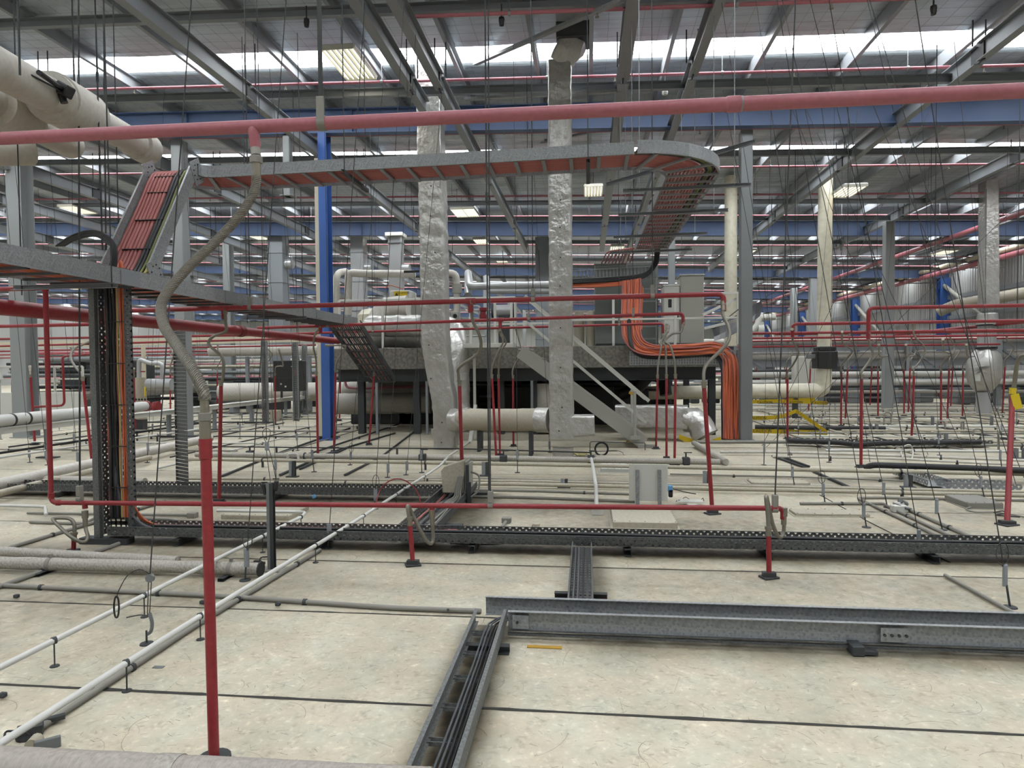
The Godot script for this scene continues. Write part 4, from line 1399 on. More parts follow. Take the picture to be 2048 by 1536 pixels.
	cables(t4, [Vector3(sx, 0.065, -4.4), Vector3(sx, 0.07, -5), Vector3(sx, 0.075, -5.9)], [["cable_grey", -0.055, 0.014, 0.008], ["cable_grey", -0.025, 0.014, 0.008], ["cable_black", 0.02, 0.012, 0.006]], Vector3.UP, 0.006, 23)
	part_each(t4, "foot", Geo.new().prism(channel(0.05, 0.05, 0.004), Vector3(sx - 0.19, 0.026, -4.83), Vector3(sx + 0.19, 0.026, -4.83)), M.steel_dark)

	# 9. the ladder in the foreground
	var lx := -0.625
	var t5 := thing("cable_ladder", "dark cable ladder lying on the deck in the foreground, pointing away", "cable ladder", Vector3(lx, 0.05, -3))
	var l0 := fl(892, 1536)
	ladder(t5, [Vector3(lx + 0.02, 0.045, -1.2), Vector3(lx, 0.045, -4.24)], 0.185, 0.085, 0.3, M.galvanised_worn, Vector3.UP, M.galvanised_worn)
	cables(t5, [Vector3(lx, 0.05, -1.2), Vector3(lx, 0.05, -2.2), Vector3(lx, 0.05, -2.9), Vector3(lx, 0.05, -3.6), Vector3(lx, 0.05, -4.15), Vector3(lx + 0.12, 0.05, -4.3)], [["cable_grey", 0.0, 0.02, 0.006], ["cable_grey", 0.018, 0.02, 0.006], ["cable_black", 0.04, 0.02, 0.007], ["cable_black", 0.062, 0.02, 0.006], ["cable_grey", 0.078, 0.02, 0.006]], Vector3.UP, 0.004, 25)
	part_each(t5, "foot", Geo.new().prism(channel(0.05, 0.05, 0.004), Vector3(lx - 0.12, 0.025, -3.88), Vector3(lx + 0.16, 0.025, -3.88)), M.steel_dark)
	# 10. the grey channel it meets, across the deck to the right
	var t6 := thing("cable_ladder", "broad grey steel channel run crossing the foreground deck to the right edge", "cable ladder", Vector3(1, 0.05, -4.2))
	for q in [[-4.37, -0.68], [-4.12, -0.5]]:
		part(t6, "side_rail", Geo.new().prism(channel(0.03, 0.12, 0.004), Vector3(q[1], 0.105, q[0]), Vector3(6.5, 0.105, q[0])), M.galvanised)
	var lo := Geo.new()
	var xx := -0.3
	while xx < 6.4:
		lo.box(Vector3(xx, 0.06, -4.245), Vector3(0.04, 0.02, 0.22)); xx += 0.3
	part(t6, "rung", lo, M.steel_dark).set_meta("kind", "stuff")
	part_each(t6, "lower_lip", Geo.new().box(Vector3(3.0, 0.03, -4.1), Vector3(7.0, 0.012, 0.03)).box(Vector3(3.0, 0.05, -4.105), Vector3(7.0, 0.005, 0.02)), M.galvanised_dirty)
	part_each(t6, "splice_plate", Geo.new().box(Vector3(1.78, 0.105, -4.098), Vector3(0.16, 0.08, 0.006)).box(Vector3(-0.42, 0.105, -4.098), Vector3(0.1, 0.08, 0.006)), M.galvanised)
	var bolts := Geo.new()
	for q in [1.72, 1.76, 1.8, 1.84, -0.44]: bolts.tube(pts([Vector3(q, 0.105, -4.1), Vector3(q, 0.105, -4.085)]), 0.009, 6)
	part_stuff(t6, "splice_bolt", bolts, M.bolt)
	part_each(t6, "foot", Geo.new().cbox(Vector3(1.55, 0.03, -4.07), Vector3(0.07, 0.06, 0.1), 0.004).box(Vector3(1.6, 0.02, -4.05), Vector3(0.12, 0.02, 0.04)), M.steel_dark)

	# 11. second upright tray with open rungs, behind the standpipe
	var p0 := fl(365, 985)
	var vx := p0.x
	var vz := -p0.z
	var t7 := thing("cable_tray", "upright slotted tray without cables, hanging just left of the braided hose", "cable tray", Vector3(vx, 0.1, -vz))
	var topv := 2.38
	for e in [-0.17, 0.17]:
		var gg := Geo.new()
		gg.holed(Vector3(vx + e * 0.85, 0.1 - e * 0.1, -vz + e * 0.5), Vector3(vx + e * 0.85, topv, -vz + e * 0.5), Vector3(0.035, 0, 0.05), 0.06, 0.012)
		part(t7, "lip", gg, M.galvanised_dirty)
	var k := 0
	var yy := 0.13
	while yy < topv:
		part(t7, "slat", Geo.new().box(Vector3(vx, yy, -vz), Vector3(0.33, 0.044, 0.003), Basis(Vector3.UP, -0.52)), M.galvanised_dirty)
		yy += 0.05
		k += 1
	# 12. ladder that dives from the overhead ladder's end to under the platform
	var da := az(700, 645, 12.3)
	var db := az(727, 765, 14.6)
	da.x = zx; db.x = zx + 0.0
	da.y = hy; db.y = 1.35
	var t8 := thing("cable_ladder", "dark cable ladder diving steeply below the platform, right of the blue column", "cable ladder", da)
	var du := Vector3(0, 1.0, -0.55).normalized()
	ladder(t8, [da, db], 0.6, 0.12, 0.3, M.steel_dark, Vector3.UP, M.steel_dark)
	var ds := []
	for q in 14: ds.append([["cable_black", "cable_red", "cable_black", "cable_grey"][q % 4], -0.26 + 0.04 * q, 0.05, 0.013])
	cables(t8, [da, da.lerp(db, 0.4), db], ds, Vector3.UP, 0.01, 31)
	# 13. far upright racks
	for q in [[533, 682, 848, 17.0, "tall upright perforated tray standing on the deck left of the blue column"], [594, 684, 842, 19.0, "slimmer upright perforated tray beside the black cabinet"], [612, 690, 830, 21.5, "third upright perforated tray, behind the black cabinet"]]:
		var f := fl(q[0], q[2])
		var t9 := thing("cable_tray", q[4], "cable tray", f)
		var hh := az(q[0], q[1], -f.z).y
		perforated(t9, f, Vector3(f.x, hh, f.z), 0.16, 0.1, M.galvanised, Vector3.BACK, true, 0.09)


# ---------------------------------------------------------------- ducts in foil and lagging
# a soft rectangular sleeve along a line of points; each point: [centre, width, depth]
func sleeve(stations: Array, side: Vector3, seed_n: int, crease := 0.012, corner := 0.06, step := 0.07, pinch: Array = []) -> Geo:
	var fn := FastNoiseLite.new()
	fn.seed = seed_n
	fn.frequency = 2.6
	fn.fractal_octaves = 4
	var rings := []
	for k in stations.size() - 1:
		var a = stations[k]
		var b = stations[k + 1]
		var len: float = (a[0] as Vector3).distance_to(b[0])
		var n := maxi(1, int(len / step))
		for j in n + (1 if k == stations.size() - 2 else 0):
			var f := float(j) / n
			var c: Vector3 = (a[0] as Vector3).lerp(b[0], f)
			var w: float = lerpf(a[1], b[1], f)
			var d: float = lerpf(a[2], b[2], f)
			var t: Vector3 = ((b[0] as Vector3) - a[0]).normalized()
			var s := (side - t * side.dot(t)).normalized()
			var q := s.cross(t).normalized()
			var grow := 0.0
			for p in pinch:
				var dist: float = absf(c.y - p)
				if dist < 0.05: grow -= 0.016 * (1 - dist / 0.05)
			var ring := PackedVector3Array()
			for i in 40:
				var ang := TAU * i / 40.0
				var ex := cos(ang)
				var ey := sin(ang)
				# rounded rectangle by a high power
				var pw := 0.22
				var x := signf(ex) * pow(absf(ex), pw) * w / 2
				var y := signf(ey) * pow(absf(ey), pw) * d / 2
				var base := c + s * x + q * y
				var nn := (s * ex + q * ey).normalized()
				ring.append(base + nn * (fn.get_noise_3dv(base * Vector3(1, 1.7, 1)) * crease * 1.6 + grow))
			rings.append(ring)
	return Geo.new().loft(rings)

func lagged(path: PackedVector3Array, r: float, seed_n: int, crease := 0.006, sides := 22, step := 0.08) -> Geo:
	var fn := FastNoiseLite.new()
	fn.seed = seed_n
	fn.frequency = 4.0
	var fine := PackedVector3Array()
	for k in path.size() - 1:
		var n := maxi(1, int(path[k].distance_to(path[k + 1]) / step))
		for j in n: fine.append(path[k].lerp(path[k + 1], float(j) / n))
	fine.append(path[path.size() - 1])
	var g := Geo.new()
	var f := g.frame((fine[1] - fine[0]).normalized())
	var a: Vector3 = f[0]
	var rings := []
	for k in fine.size():
		var t := (fine[mini(k + 1, fine.size() - 1)] - fine[maxi(k - 1, 0)]).normalized()
		a = (a - t * a.dot(t)).normalized()
		var b := t.cross(a)
		var ring := PackedVector3Array()
		for j in sides:
			var w := TAU * j / sides
			var nn := a * cos(w) + b * sin(w)
			ring.append(fine[k] + nn * (r + fn.get_noise_3dv(fine[k] + nn * r) * crease * 2.0))
		rings.append(ring)
	g.loft(rings)
	return g

func build_ducts() -> void:
	var z1 := 13.55
	# left foil duct: straight down, then a kink to the right near the deck
	var cx := func(px: float, py: float) -> Vector3: return az(px, py, z1)
	var t := thing("foil_duct", "left of the two tall foil-wrapped ducts, kinked near its foot", "duct", cx.call(893, 893))
	var w := 0.5
	var st := [[cx.call(860, 150), w, w], [cx.call(863, 300), w, w], [cx.call(868, 470), w + 0.02, w], [cx.call(871, 640), w + 0.03, w], [cx.call(874, 700), w + 0.02, w], [cx.call(884, 770), w - 0.03, w], [cx.call(890, 800), w - 0.04, w], [cx.call(892, 862), w - 0.06, w]]
	var top: Vector3 = st[0][0]
	top.y = roof(top.x) - 0.05
	st.push_front([Vector3(top.x, top.y, -z1), w, w])
	part(t, "foil_wrap", sleeve(st, Vector3.RIGHT, 101, 0.014, 0.06, 0.07, [cx.call(870, 636).y, cx.call(865, 475).y, cx.call(892, 772).y]), M.duct_foil)
	part(t, "foot_sleeve", sleeve([[cx.call(892, 856), w + 0.0, w], [cx.call(892, 868), w + 0.04, w], [cx.call(892, 874), w - 0.04, w], [cx.call(893, 893), w - 0.03, w]], Vector3.RIGHT, 102, 0.02), M.duct_foil)
	var pins := Geo.new()
	for q in [[862, 372], [861, 432], [870, 505], [867, 568], [858, 690], [862, 757], [884, 845], [883, 885]]:
		var p := az(q[0], q[1], z1 - 0.27)
		pins.tube(pts([p, p + Vector3(0, 0, 0.012)]), 0.014, 8)
	part_stuff(t, "fixing_pin", pins, M.bolt)
	# right foil duct
	var z2 := 12.3
	var c2 := func(px: float, py: float) -> Vector3: return az(px, py, z2)
	var d := thing("foil_duct", "right of the two tall foil-wrapped ducts, straight from roof to deck", "duct", c2.call(1126, 885))
	var ws := 0.42
	var s2 := [[c2.call(1120, 128), ws, ws], [c2.call(1120, 300), ws, ws], [c2.call(1121, 480), ws, ws], [c2.call(1122, 640), ws + 0.01, ws], [c2.call(1123, 790), ws + 0.02, ws], [c2.call(1124, 875), ws + 0.03, ws]]
	var tp: Vector3 = s2[0][0]
	part(d, "foil_wrap", sleeve(s2, Vector3.RIGHT, 103, 0.012, 0.06, 0.07, [c2.call(1120, 478).y, c2.call(1122, 630).y, c2.call(1122, 793).y]), M.duct_foil)
	var hood := [[tp, ws, ws], [az(1142, 93, 12.2), ws + 0.06, ws], [az(1146, 84, 12.2), ws + 0.06, ws]]
	part(d, "offset_neck", sleeve(hood, Vector3.RIGHT, 104, 0.014), M.duct_foil)
	var hx := az(1146, 84, 12.2)
	part(d, "roof_collar", Geo.new().cbox(Vector3(hx.x, (hx.y - 0.03 + roof(hx.x)) / 2, hx.z), Vector3(0.58, roof(hx.x) - hx.y + 0.03, 0.54), 0.01), M.steel_dark)
	part(d, "deck_sleeve", Geo.new().lathe([[0.0, 0.0], [0.19, 0.0], [0.19, 0.18], [0.0, 0.18]], c2.call(1126, 893) * Vector3(1, 0, 1), Vector3.UP, 16), M.lagging_dirty)
	var pins2 := Geo.new()
	for q in [[1121, 400], [1120, 455], [1121, 515], [1120, 572], [1121, 656], [1121, 735], [1124, 815], [1118, 862]]:
		var p := az(q[0], q[1], z2 - 0.26)
		pins2.tube(pts([p, p + Vector3(0, 0, 0.012)]), 0.014, 8)
	part_stuff(d, "fixing_pin", pins2, M.bolt)
	# flat branch at its foot, to the right
	var f := thing("foil_duct", "squat rectangular foil duct box against the foot of the right tall duct", "duct", c2.call(1165, 885))
	part(f, "foil_wrap", sleeve([[c2.call(1142, 851), 0.4, 0.42], [c2.call(1189, 850), 0.36, 0.42]], Vector3.UP, 105, 0.008, 0.06, 0.06), M.duct_foil)
	# fat round lagged duct between the two
	var h := thing("round_duct", "fat horizontal lagged duct near the deck between the two foil ducts", "duct", az(1020, 860, 12.8))
	part(h, "lagging", lagged(pts([az(922, 839, 13.2), az(1090, 840, 12.4)]), 0.215, 106, 0.006), M.lagging_tan)
	part(h, "end_cuff", lagged(pts([az(1076, 840, 12.45), az(1102, 840, 12.35)]), 0.235, 107, 0.008), M.duct_foil)
	part(h, "foil_end", lagged(pts([az(905, 842, 13.3), az(940, 838, 13.15)]), 0.23, 108, 0.02), M.duct_foil)
	var sup := Geo.new()
	for q in [960, 1062]:
		var p := az(q, 840, 13.2 if q < 1000 else 12.6)
		sup.box(Vector3(p.x, (p.y - 0.2) / 2, p.z), Vector3(0.06, p.y - 0.2, 0.4))
	part_each(h, "support", sup, M.steel_dark)
	# the foil duct that bends down behind the left tall duct
	var b := thing("round_duct", "crinkled foil duct bending down behind the left tall foil duct", "duct", az(918, 860, 15.0))
	part(b, "foil_wrap", lagged(bent([az(740, 652, 16.6), az(830, 652, 16.2), az(905, 655, 15.6), az(914, 690, 15.2), az(917, 840, 14.9)], 0.35, 7), 0.27, 109, 0.016), M.duct_foil)
	# lagged vessel and elbows on the platform, left
	var v := thing("round_duct", "thick lagged elbow duct on the platform, left of the left foil duct", "duct", az(770, 690, 17.0))
	part(v, "lagging", lagged(bent([az(742, 700, 17.0), az(742, 672, 17.0), az(800, 672, 16.9), az(850, 676, 16.8)], 0.2, 6), 0.3, 110, 0.008), M.duct_foil)
	part(v, "top_elbow", lagged(bent([az(756, 640, 17.2), az(770, 615, 17.2), az(815, 612, 17.2)], 0.3, 6), 0.27, 111, 0.01), M.lagging_white)
	# low lagged ducts under the platform
	var u1 := thing("round_duct", "dusty lagged duct lying under the left of the platform", "duct", az(740, 830, 17.5))
	part(u1, "lagging", lagged(pts([az(640, 808, 17.4), az(862, 806, 17.6)]), 0.28, 112, 0.01), M.lagging_dirty)
	part(u1, "upper_lagging", lagged(pts([az(690, 782, 18.4), az(860, 780, 18.4)]), 0.26, 113, 0.02), M.lagging_dirty)
	var u2 := thing("foil_duct", "square foil-wrapped duct under the platform behind the stair", "duct", az(1310, 850, 15.2))
	part(u2, "foil_wrap", sleeve([[az(1232, 832, 15.3), 0.5, 0.5], [az(1310, 832, 15.2), 0.5, 0.5], [az(1375, 835, 15.1), 0.52, 0.5]], Vector3.UP, 114, 0.016), M.duct_foil)
	var u3 := thing("foil_duct", "crumpled dark foil bend spilling onto the deck beside the orange cable drop", "duct", az(1400, 870, 15.0))
	part(u3, "foil_wrap", lagged(bent([az(1372, 838, 15.1), az(1395, 842, 15.0), az(1412, 872, 14.9)], 0.25, 6), 0.27, 115, 0.03), M.duct_foil)
	# cream round duct: along the deck, up through a black damper, to the roof
	var zc := 20.5
	var cr := thing("cream_duct", "fat cream round duct rising to the roof through a black damper box, at right", "duct", az(1650, 790, zc))
	var r := 0.2
	part(cr, "riser", Geo.new().tube(pts([az(1648, 702, zc), Vector3(az(1652, 262, zc).x, roof(7.5) - 0.1, -zc)]), r, 24), M.cream_duct)
	part(cr, "elbow", Geo.new().tube(bent([az(1648, 755, zc), az(1645, 781, zc), az(1470, 783, zc)], 0.62, 9), r + 0.015, 24), M.cream_duct)
	part(cr, "run", Geo.new().tube(pts([az(1560, 783, zc), az(1285, 786, zc - 0.1)]), r, 24), M.cream_duct)
	part(cr, "damper_box", Geo.new().cbox(az(1649, 720, zc), Vector3(0.56, 0.5, 0.56), 0.02), M.black_plastic)
	part(cr, "damper_top", Geo.new().cbox(az(1649, 698, zc), Vector3(0.48, 0.14, 0.48), 0.02), M.black_plastic)
	part(cr, "damper_collar", Geo.new().tube(pts([az(1648, 738, zc), az(1648, 758, zc)]), r + 0.012, 24), M.cream_duct)
	part(cr, "actuator", Geo.new().cbox(az(1622, 713, zc), Vector3(0.24, 0.13, 0.16), 0.01), M.grey_dark_paint)
	var bands := Geo.new()
	for q in [1520, 1532]: bands.tube(pts([az(q, 783, zc) - Vector3(0.03, 0, 0), az(q, 783, zc) + Vector3(0.03, 0, 0)]), r + 0.008, 20)
	part_each(cr, "strap", bands, M.label_dark)
	for q in [1340, 1420, 1500, 1590]:
		var p := az(q, 783, zc)
		part(cr, "saddle", Geo.new().box(Vector3(p.x, (p.y - r) / 2, p.z), Vector3(0.08, p.y - r, 0.3)), M.steel_dark)
	var c3 := thing("cream_duct", "slimmer cream round duct rising behind the tall square grey column", "duct", az(1461, 690, 21.5))
	part(c3, "riser", Geo.new().tube(pts([az(1461, 692, 21.5), Vector3(az(1462, 330, 21.5).x, roof(5) - 0.1, -21.5)]), 0.19, 22), M.cream_duct)
	part(c3, "foot", Geo.new().tube(pts([az(1461, 692, 21.5) * Vector3(1, 0, 1), az(1461, 694, 21.5)]), 0.1, 12), M.steel_dark)
	# silver flue at the right with its bulging bag
	var zf := 19.5
	var fl0 := fl(1968, 832)
	zf = -fl0.z
	var s := thing("silver_flue", "silver flue at the right edge with a bulging foil bag round its middle", "flue", fl0)
	var fz := func(px: float, py: float) -> Vector3: return az(px, py, zf)
	var fr: float = absf(fz.call(1985, 560).x - fz.call(1965, 560).x)
	part(s, "upper_duct", sleeve([[Vector3(fz.call(1977, 410).x, roof(12) - 0.1, -zf), 0.4, 0.44], [fz.call(1977, 520), 0.42, 0.44], [fz.call(1977, 612), 0.44, 0.46]], Vector3.RIGHT, 121, 0.006, 0.06, 0.09, [fz.call(1977, 494).y, fz.call(1977, 558).y]), M.duct_foil)
	part(s, "cone", Geo.new().lathe([[0.30, 0.0], [0.30, 0.02], [0.27, 0.34], [0.26, 0.36]], fz.call(1975, 650), Vector3.UP, 20), M.duct_foil)
	part(s, "neck", Geo.new().tube(pts([fz.call(1973, 697), fz.call(1974, 650)]), 0.25, 20), M.stainless)
	part_each(s, "neck_ring", Geo.new().tube(pts([fz.call(1972, 698), fz.call(1972, 694)]), 0.30, 20).tube(pts([fz.call(1974, 652), fz.call(1974, 649)]), 0.3, 20), M.label_dark)
	var bag := []
	var prof := [[0.19, 0.0], [0.30, 0.07], [0.42, 0.22], [0.49, 0.40], [0.5, 0.62], [0.47, 0.84], [0.38, 1.02], [0.29, 1.13], [0.27, 1.16]]
	var fn := FastNoiseLite.new(); fn.seed = 5; fn.frequency = 2.6
	var foot: Vector3 = fz.call(1966, 783)
	var total: float = fz.call(1971, 699).y - foot.y
	for q in prof:
		var ring := PackedVector3Array()
		for j in 28:
			var a := TAU * j / 28
			var rr: float = q[0] * 0.96
			var p: Vector3 = foot + Vector3(0.06 * q[1], q[1] / 1.16 * total, 0) + Vector3(cos(a), 0, sin(a)) * rr
			ring.append(p + Vector3(cos(a), 0, sin(a)) * fn.get_noise_3dv(p * Vector3(1, 0.6, 1)) * 0.1)
		bag.append(ring)
	part(s, "foil_bag", Geo.new().loft(bag), M.duct_foil)
	part(s, "bag_hatch", Geo.new().box(fz.call(1950, 733) + Vector3(-0.1, 0, 0.45), Vector3(0.5, 0.012, 0.2), Basis(Vector3.FORWARD, -0.12)), M.stainless)
	part(s, "bag_label", Geo.new().box(fz.call(1941, 755) + Vector3(-0.03, 0, 0.42), Vector3(0.16, 0.2, 0.01), Basis(Vector3.UP, -0.5)).box(fz.call(1941, 747) + Vector3(-0.03, 0.0, 0.44), Vector3(0.17, 0.02, 0.012), Basis(Vector3.UP, -0.5)), M.white_sheet)
	part(s, "lower_pipe", Geo.new().tube(pts([fl0, fz.call(1966, 784)]), 0.2, 20), M.stainless)
	# fat pale lagged pipes at the top left, running deep
	var l := thing("lagged_pipe", "upper of the fat pale lagged pipes at the top left, with a black valve handle", "pipe", ax(60, 200, -3.0))
	var lag := func(px: float, py: float, x: float) -> Vector3: return ax(px, py, x)
	var p1: Vector3 = az(-60, 105, 4.3)
	var p2: Vector3 = az(275, 288, 7.6)
	part(l, "lagging", Geo.new().tube(pts([p1, p1.lerp(p2, 0.98)]), 0.15, 28), M.lagging_white)
	part(l, "cover", Geo.new().tube(pts([p1.lerp(p2, 0.36), p1.lerp(p2, 0.56)]), 0.225, 30), M.lagging_white)
	part_each(l, "cover_ring", Geo.new().tube(pts([p1.lerp(p2, 0.345), p1.lerp(p2, 0.36)]), 0.21, 30).tube(pts([p1.lerp(p2, 0.3), p1.lerp(p2, 0.31)]), 0.157, 28), M.lagging_white)
	part(l, "far_cover", Geo.new().tube(pts([p1.lerp(p2, 0.98), p1.lerp(p2, 1.1)]), 0.19, 26), M.lagging_white)
	var v0 := az(118, 176, 5.3)
	part(l, "valve_handle", Geo.new().tube(pts([az(78, 145, 4.9), az(122, 176, 5.25)]), 0.022, 10).tube(pts([az(62, 150, 4.85), az(122, 182, 5.25)]), 0.008, 6), M.cable_black)
	part(l, "valve_body", Geo.new().cbox(v0 + Vector3(0.05, -0.02, 0), Vector3(0.12, 0.1, 0.1), 0.01, Basis(Vector3.FORWARD, 0.5)).tube(pts([v0, v0 + Vector3(0.03, -0.12, -0.02)]), 0.03, 10), M.cable_black)
	var l2 := thing("lagged_pipe", "lower of the fat pale lagged pipes at the top left", "pipe", az(20, 240, 5.0))
	var q1 := az(-90, 165, 4.6)
	var q2 := az(140, 290, 7.2)
	part(l2, "lagging", Geo.new().tube(pts([q1, q2]), 0.15, 26), M.lagging_white)
	part(l2, "cover", Geo.new().tube(pts([q1.lerp(q2, 0.2), q1.lerp(q2, 0.47)]), 0.215, 28), M.lagging_white)
	part(l2, "lower_branch", Geo.new().tube(pts([az(-40, 300, 6.2), az(60, 300, 6.6)]), 0.16, 22), M.lagging_white)
	var hangs := Geo.new()
	for q in [[40, 150, 4.6], [150, 230, 6.2]]:
		var p := az(q[0], q[1], q[2])
		hangs.rod(p, Vector3(p.x, 6.65, p.z), 0.008)
	part_each(l, "hanger_rod", hangs, M.wire_dark)


# ---------------------------------------------------------------- the plant platform in the middle
func handrail(o: Node3D, a: Vector3, b: Vector3, height: float, n: int, m: Material) -> void:
	for f in [1.0, 0.52]:
		part(o, "rail", Geo.new().cbox((a + b) / 2 + Vector3.UP * height * f, Vector3(a.distance_to(b), 0.05, 0.04), 0.006), m)
	for k in n + 1:
		var p := a.lerp(b, float(k) / n)
		part(o, "stanchion", Geo.new().cbox(p + Vector3.UP * height / 2, Vector3(0.06, height, 0.05), 0.006), m)

func build_platform() -> void:
	var z := 16.1
	var x0 := az(655, 720, z).x
	var x1 := az(1448, 720, z).x
	var top := az(1000, 694, z).y
	var bot := az(1000, 737, z).y
	var under := az(1000, 762, z).y
	var p := thing("plant_platform", "raised plant platform of dusty concrete on dark steel beams, in the middle", "platform", Vector3((x0 + x1) / 2, 0, -z - 4))
	part(p, "slab", Geo.new().cbox(Vector3((x0 + x1) / 2, (top + bot) / 2, -z - 4.5), Vector3(x1 - x0, top - bot, 9.0), 0.01), M.concrete)
	part(p, "edge_beam", Geo.new().prism(ibeam(0.15, bot - under, 0.014, 0.01), Vector3(x0 + 0.2, (bot + under) / 2, -z - 0.2), Vector3(x1 - 0.2, (bot + under) / 2, -z - 0.2)), M.steel_dark)
	for q in [0.03, 0.22, 0.36, 0.55, 0.72, 0.9]:
		part(p, "cross_beam", Geo.new().prism(ibeam(0.13, 0.26, 0.012, 0.01), Vector3(lerpf(x0, x1, q), bot - 0.13, -z - 0.3), Vector3(lerpf(x0, x1, q), bot - 0.13, -z - 8.8)), M.steel_dark)
	for xx in [az(738, 800, 17).x, az(845, 800, 17).x, az(1002, 800, 16.4).x, az(1068, 800, 16.4).x, az(1424, 800, 16.4).x]:
		for zz in [z + 0.35, z + 4.5, z + 8.5]:
			part(p, "leg", Geo.new().prism(ibeam(0.16, 0.16, 0.012, 0.009), Vector3(xx, 0, -zz), Vector3(xx, bot, -zz), Vector3.FORWARD), M.steel_dark)
	for q in [[1047, 745, 892], [830, 745, 880], [706, 770, 885]]:
		var f := fl(q[0], q[2])
		f.z = -z - 0.15
		part(p, "prop", Geo.new().cbox(Vector3(f.x, under / 2, f.z), Vector3(0.06, under, 0.06), 0.004), M.steel_grey)
	# dim pipework stacked under the platform with plant; a black sheet and more boxes stand in for shade
	var w := thing("plant_skid", "dark bank of pipes and machinery under the platform, black boxes added as shade", "machinery", Vector3((x0 + x1) / 2, 0, -z - 5))
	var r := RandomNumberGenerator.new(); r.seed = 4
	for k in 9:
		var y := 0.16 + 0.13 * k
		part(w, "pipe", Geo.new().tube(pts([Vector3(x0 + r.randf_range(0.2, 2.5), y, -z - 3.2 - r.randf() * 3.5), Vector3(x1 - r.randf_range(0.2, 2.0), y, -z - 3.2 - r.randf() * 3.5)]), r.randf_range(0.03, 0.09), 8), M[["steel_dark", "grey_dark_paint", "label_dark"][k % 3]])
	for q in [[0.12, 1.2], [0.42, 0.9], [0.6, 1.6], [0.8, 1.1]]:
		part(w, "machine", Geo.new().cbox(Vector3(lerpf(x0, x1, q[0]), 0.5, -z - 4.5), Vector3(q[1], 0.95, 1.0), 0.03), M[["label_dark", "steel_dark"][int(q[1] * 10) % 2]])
	part(w, "backing", Geo.new().box(Vector3((x0 + x1) / 2, 0.7, -z - 8.9), Vector3((x1 - x0) * 0.8, 1.3, 0.1)), M.label_dark)  # black sheet standing in for the deep shade at the back
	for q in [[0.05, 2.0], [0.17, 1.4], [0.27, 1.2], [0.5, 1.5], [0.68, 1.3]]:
		part(w, "machine", Geo.new().cbox(Vector3(lerpf(x0, x1, q[0]), 0.55, -z - 3.4), Vector3(q[1], 1.1, 0.8), 0.03), M.label_dark)  # plain black boxes, added to darken the space under the slab
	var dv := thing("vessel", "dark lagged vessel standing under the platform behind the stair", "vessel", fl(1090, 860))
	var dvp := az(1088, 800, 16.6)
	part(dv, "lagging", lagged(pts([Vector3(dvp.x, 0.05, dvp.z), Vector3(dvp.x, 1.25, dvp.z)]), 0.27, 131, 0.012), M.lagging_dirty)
	var blk := thing("black_hose_coil", "black corrugated hose arched under the platform above the cream duct", "hose", az(1310, 790, 18.2))
	part(blk, "hose", Geo.new().tube(curve([az(1240, 790, 18.5), az(1275, 775, 18.4), az(1300, 752, 18.3), az(1325, 760, 18.2), az(1332, 790, 18.1)], 6), 0.16, 14), M.black_plastic)
	# stair down to the deck at the right
	var foot := fl(1300, 896)
	var zs := -foot.z
	var head := az(1040, 693, zs)
	var s := thing("stair", "pale grey steel stair rising left from the deck to the platform", "stair", foot)
	var low := Vector3(foot.x - 0.12, 0.0, foot.z)
	var dirv := (head - low)
	for q in [0.0, -0.85]:
		var off := Vector3(0, 0, q)
		var a := low + off + Vector3(0.0, 0.1, 0)
		var b := head + off + Vector3(0, -0.1, 0)
		part(s, "stringer", Geo.new().prism(PackedVector2Array([Vector2(-0.02, -0.135), Vector2(0.045, -0.135), Vector2(0.045, -0.12), Vector2(0.0, -0.12), Vector2(0.0, -0.03), Vector2(0.012, -0.025), Vector2(0.012, 0.025), Vector2(0.0, 0.03), Vector2(0.0, 0.12), Vector2(0.045, 0.12), Vector2(0.045, 0.135), Vector2(-0.02, 0.135)]), a, b), M.stair_grey)
	var n := 11
	for k in n:
		var c := low.lerp(head, (k + 0.6) / n) + Vector3(0, 0.02, -0.425)
		part(s, "tread", Geo.new().cbox(c, Vector3(0.26, 0.035, 0.8), 0.005), M.stair_grey)
	part(s, "stringer_foot", Geo.new().cbox(low + Vector3(0.05, 0.04, 0.01), Vector3(0.36, 0.08, 0.06), 0.004), M.stair_grey)
	for q in [0.03, -0.87]:
		var off := Vector3(0, 0, q)
		var ra := az(1298, 802, zs) + off
		var rb := az(1050, 592, zs) + off
		part(s, "handrail", Geo.new().prism(rect(0.045, 0.07), ra, rb), M.white_paint)
		var ma := az(1292, 845, zs) + off
		var mb := az(1048, 640, zs) + off
		part(s, "knee_rail", Geo.new().prism(rect(0.035, 0.05), ma, mb), M.white_paint)
		var st := az(1269, 782, zs) + off
		var sb := az(1270, 878, zs) + off
		part(s, "stanchion", Geo.new().cbox((st + sb) / 2, Vector3(0.055, st.y - sb.y, 0.05), 0.004), M.stair_grey)
		part(s, "stanchion_plate", Geo.new().cbox(sb + Vector3(0, 0.03, 0.03), Vector3(0.2, 0.09, 0.012), 0.003), M.stair_grey)
		if q > 0: part(s, "yellow_tag", Geo.new().box(az(1262, 786, zs) + Vector3(0, 0, 0.05), Vector3(0.09, 0.06, 0.01), Basis(Vector3.BACK, -0.4)), M.ochre)
	# white handrail along the platform edge
	var hl := az(672, 607, z)
	var lab := thing("guard_rail", "white guard rail along the left front edge of the platform", "guard rail", Vector3(-3, top, -z + 0.05))
	handrail(lab, Vector3(x0 + 0.3, top, -z - 0.08), Vector3(az(1030, 600, z).x, top, -z - 0.08), 1.2, 4, M.white_paint)
	var lab2 := thing("guard_rail", "white guard rail in front of the grey cabinet on the platform's right", "guard rail", Vector3(2.5, top, -z + 0.05))
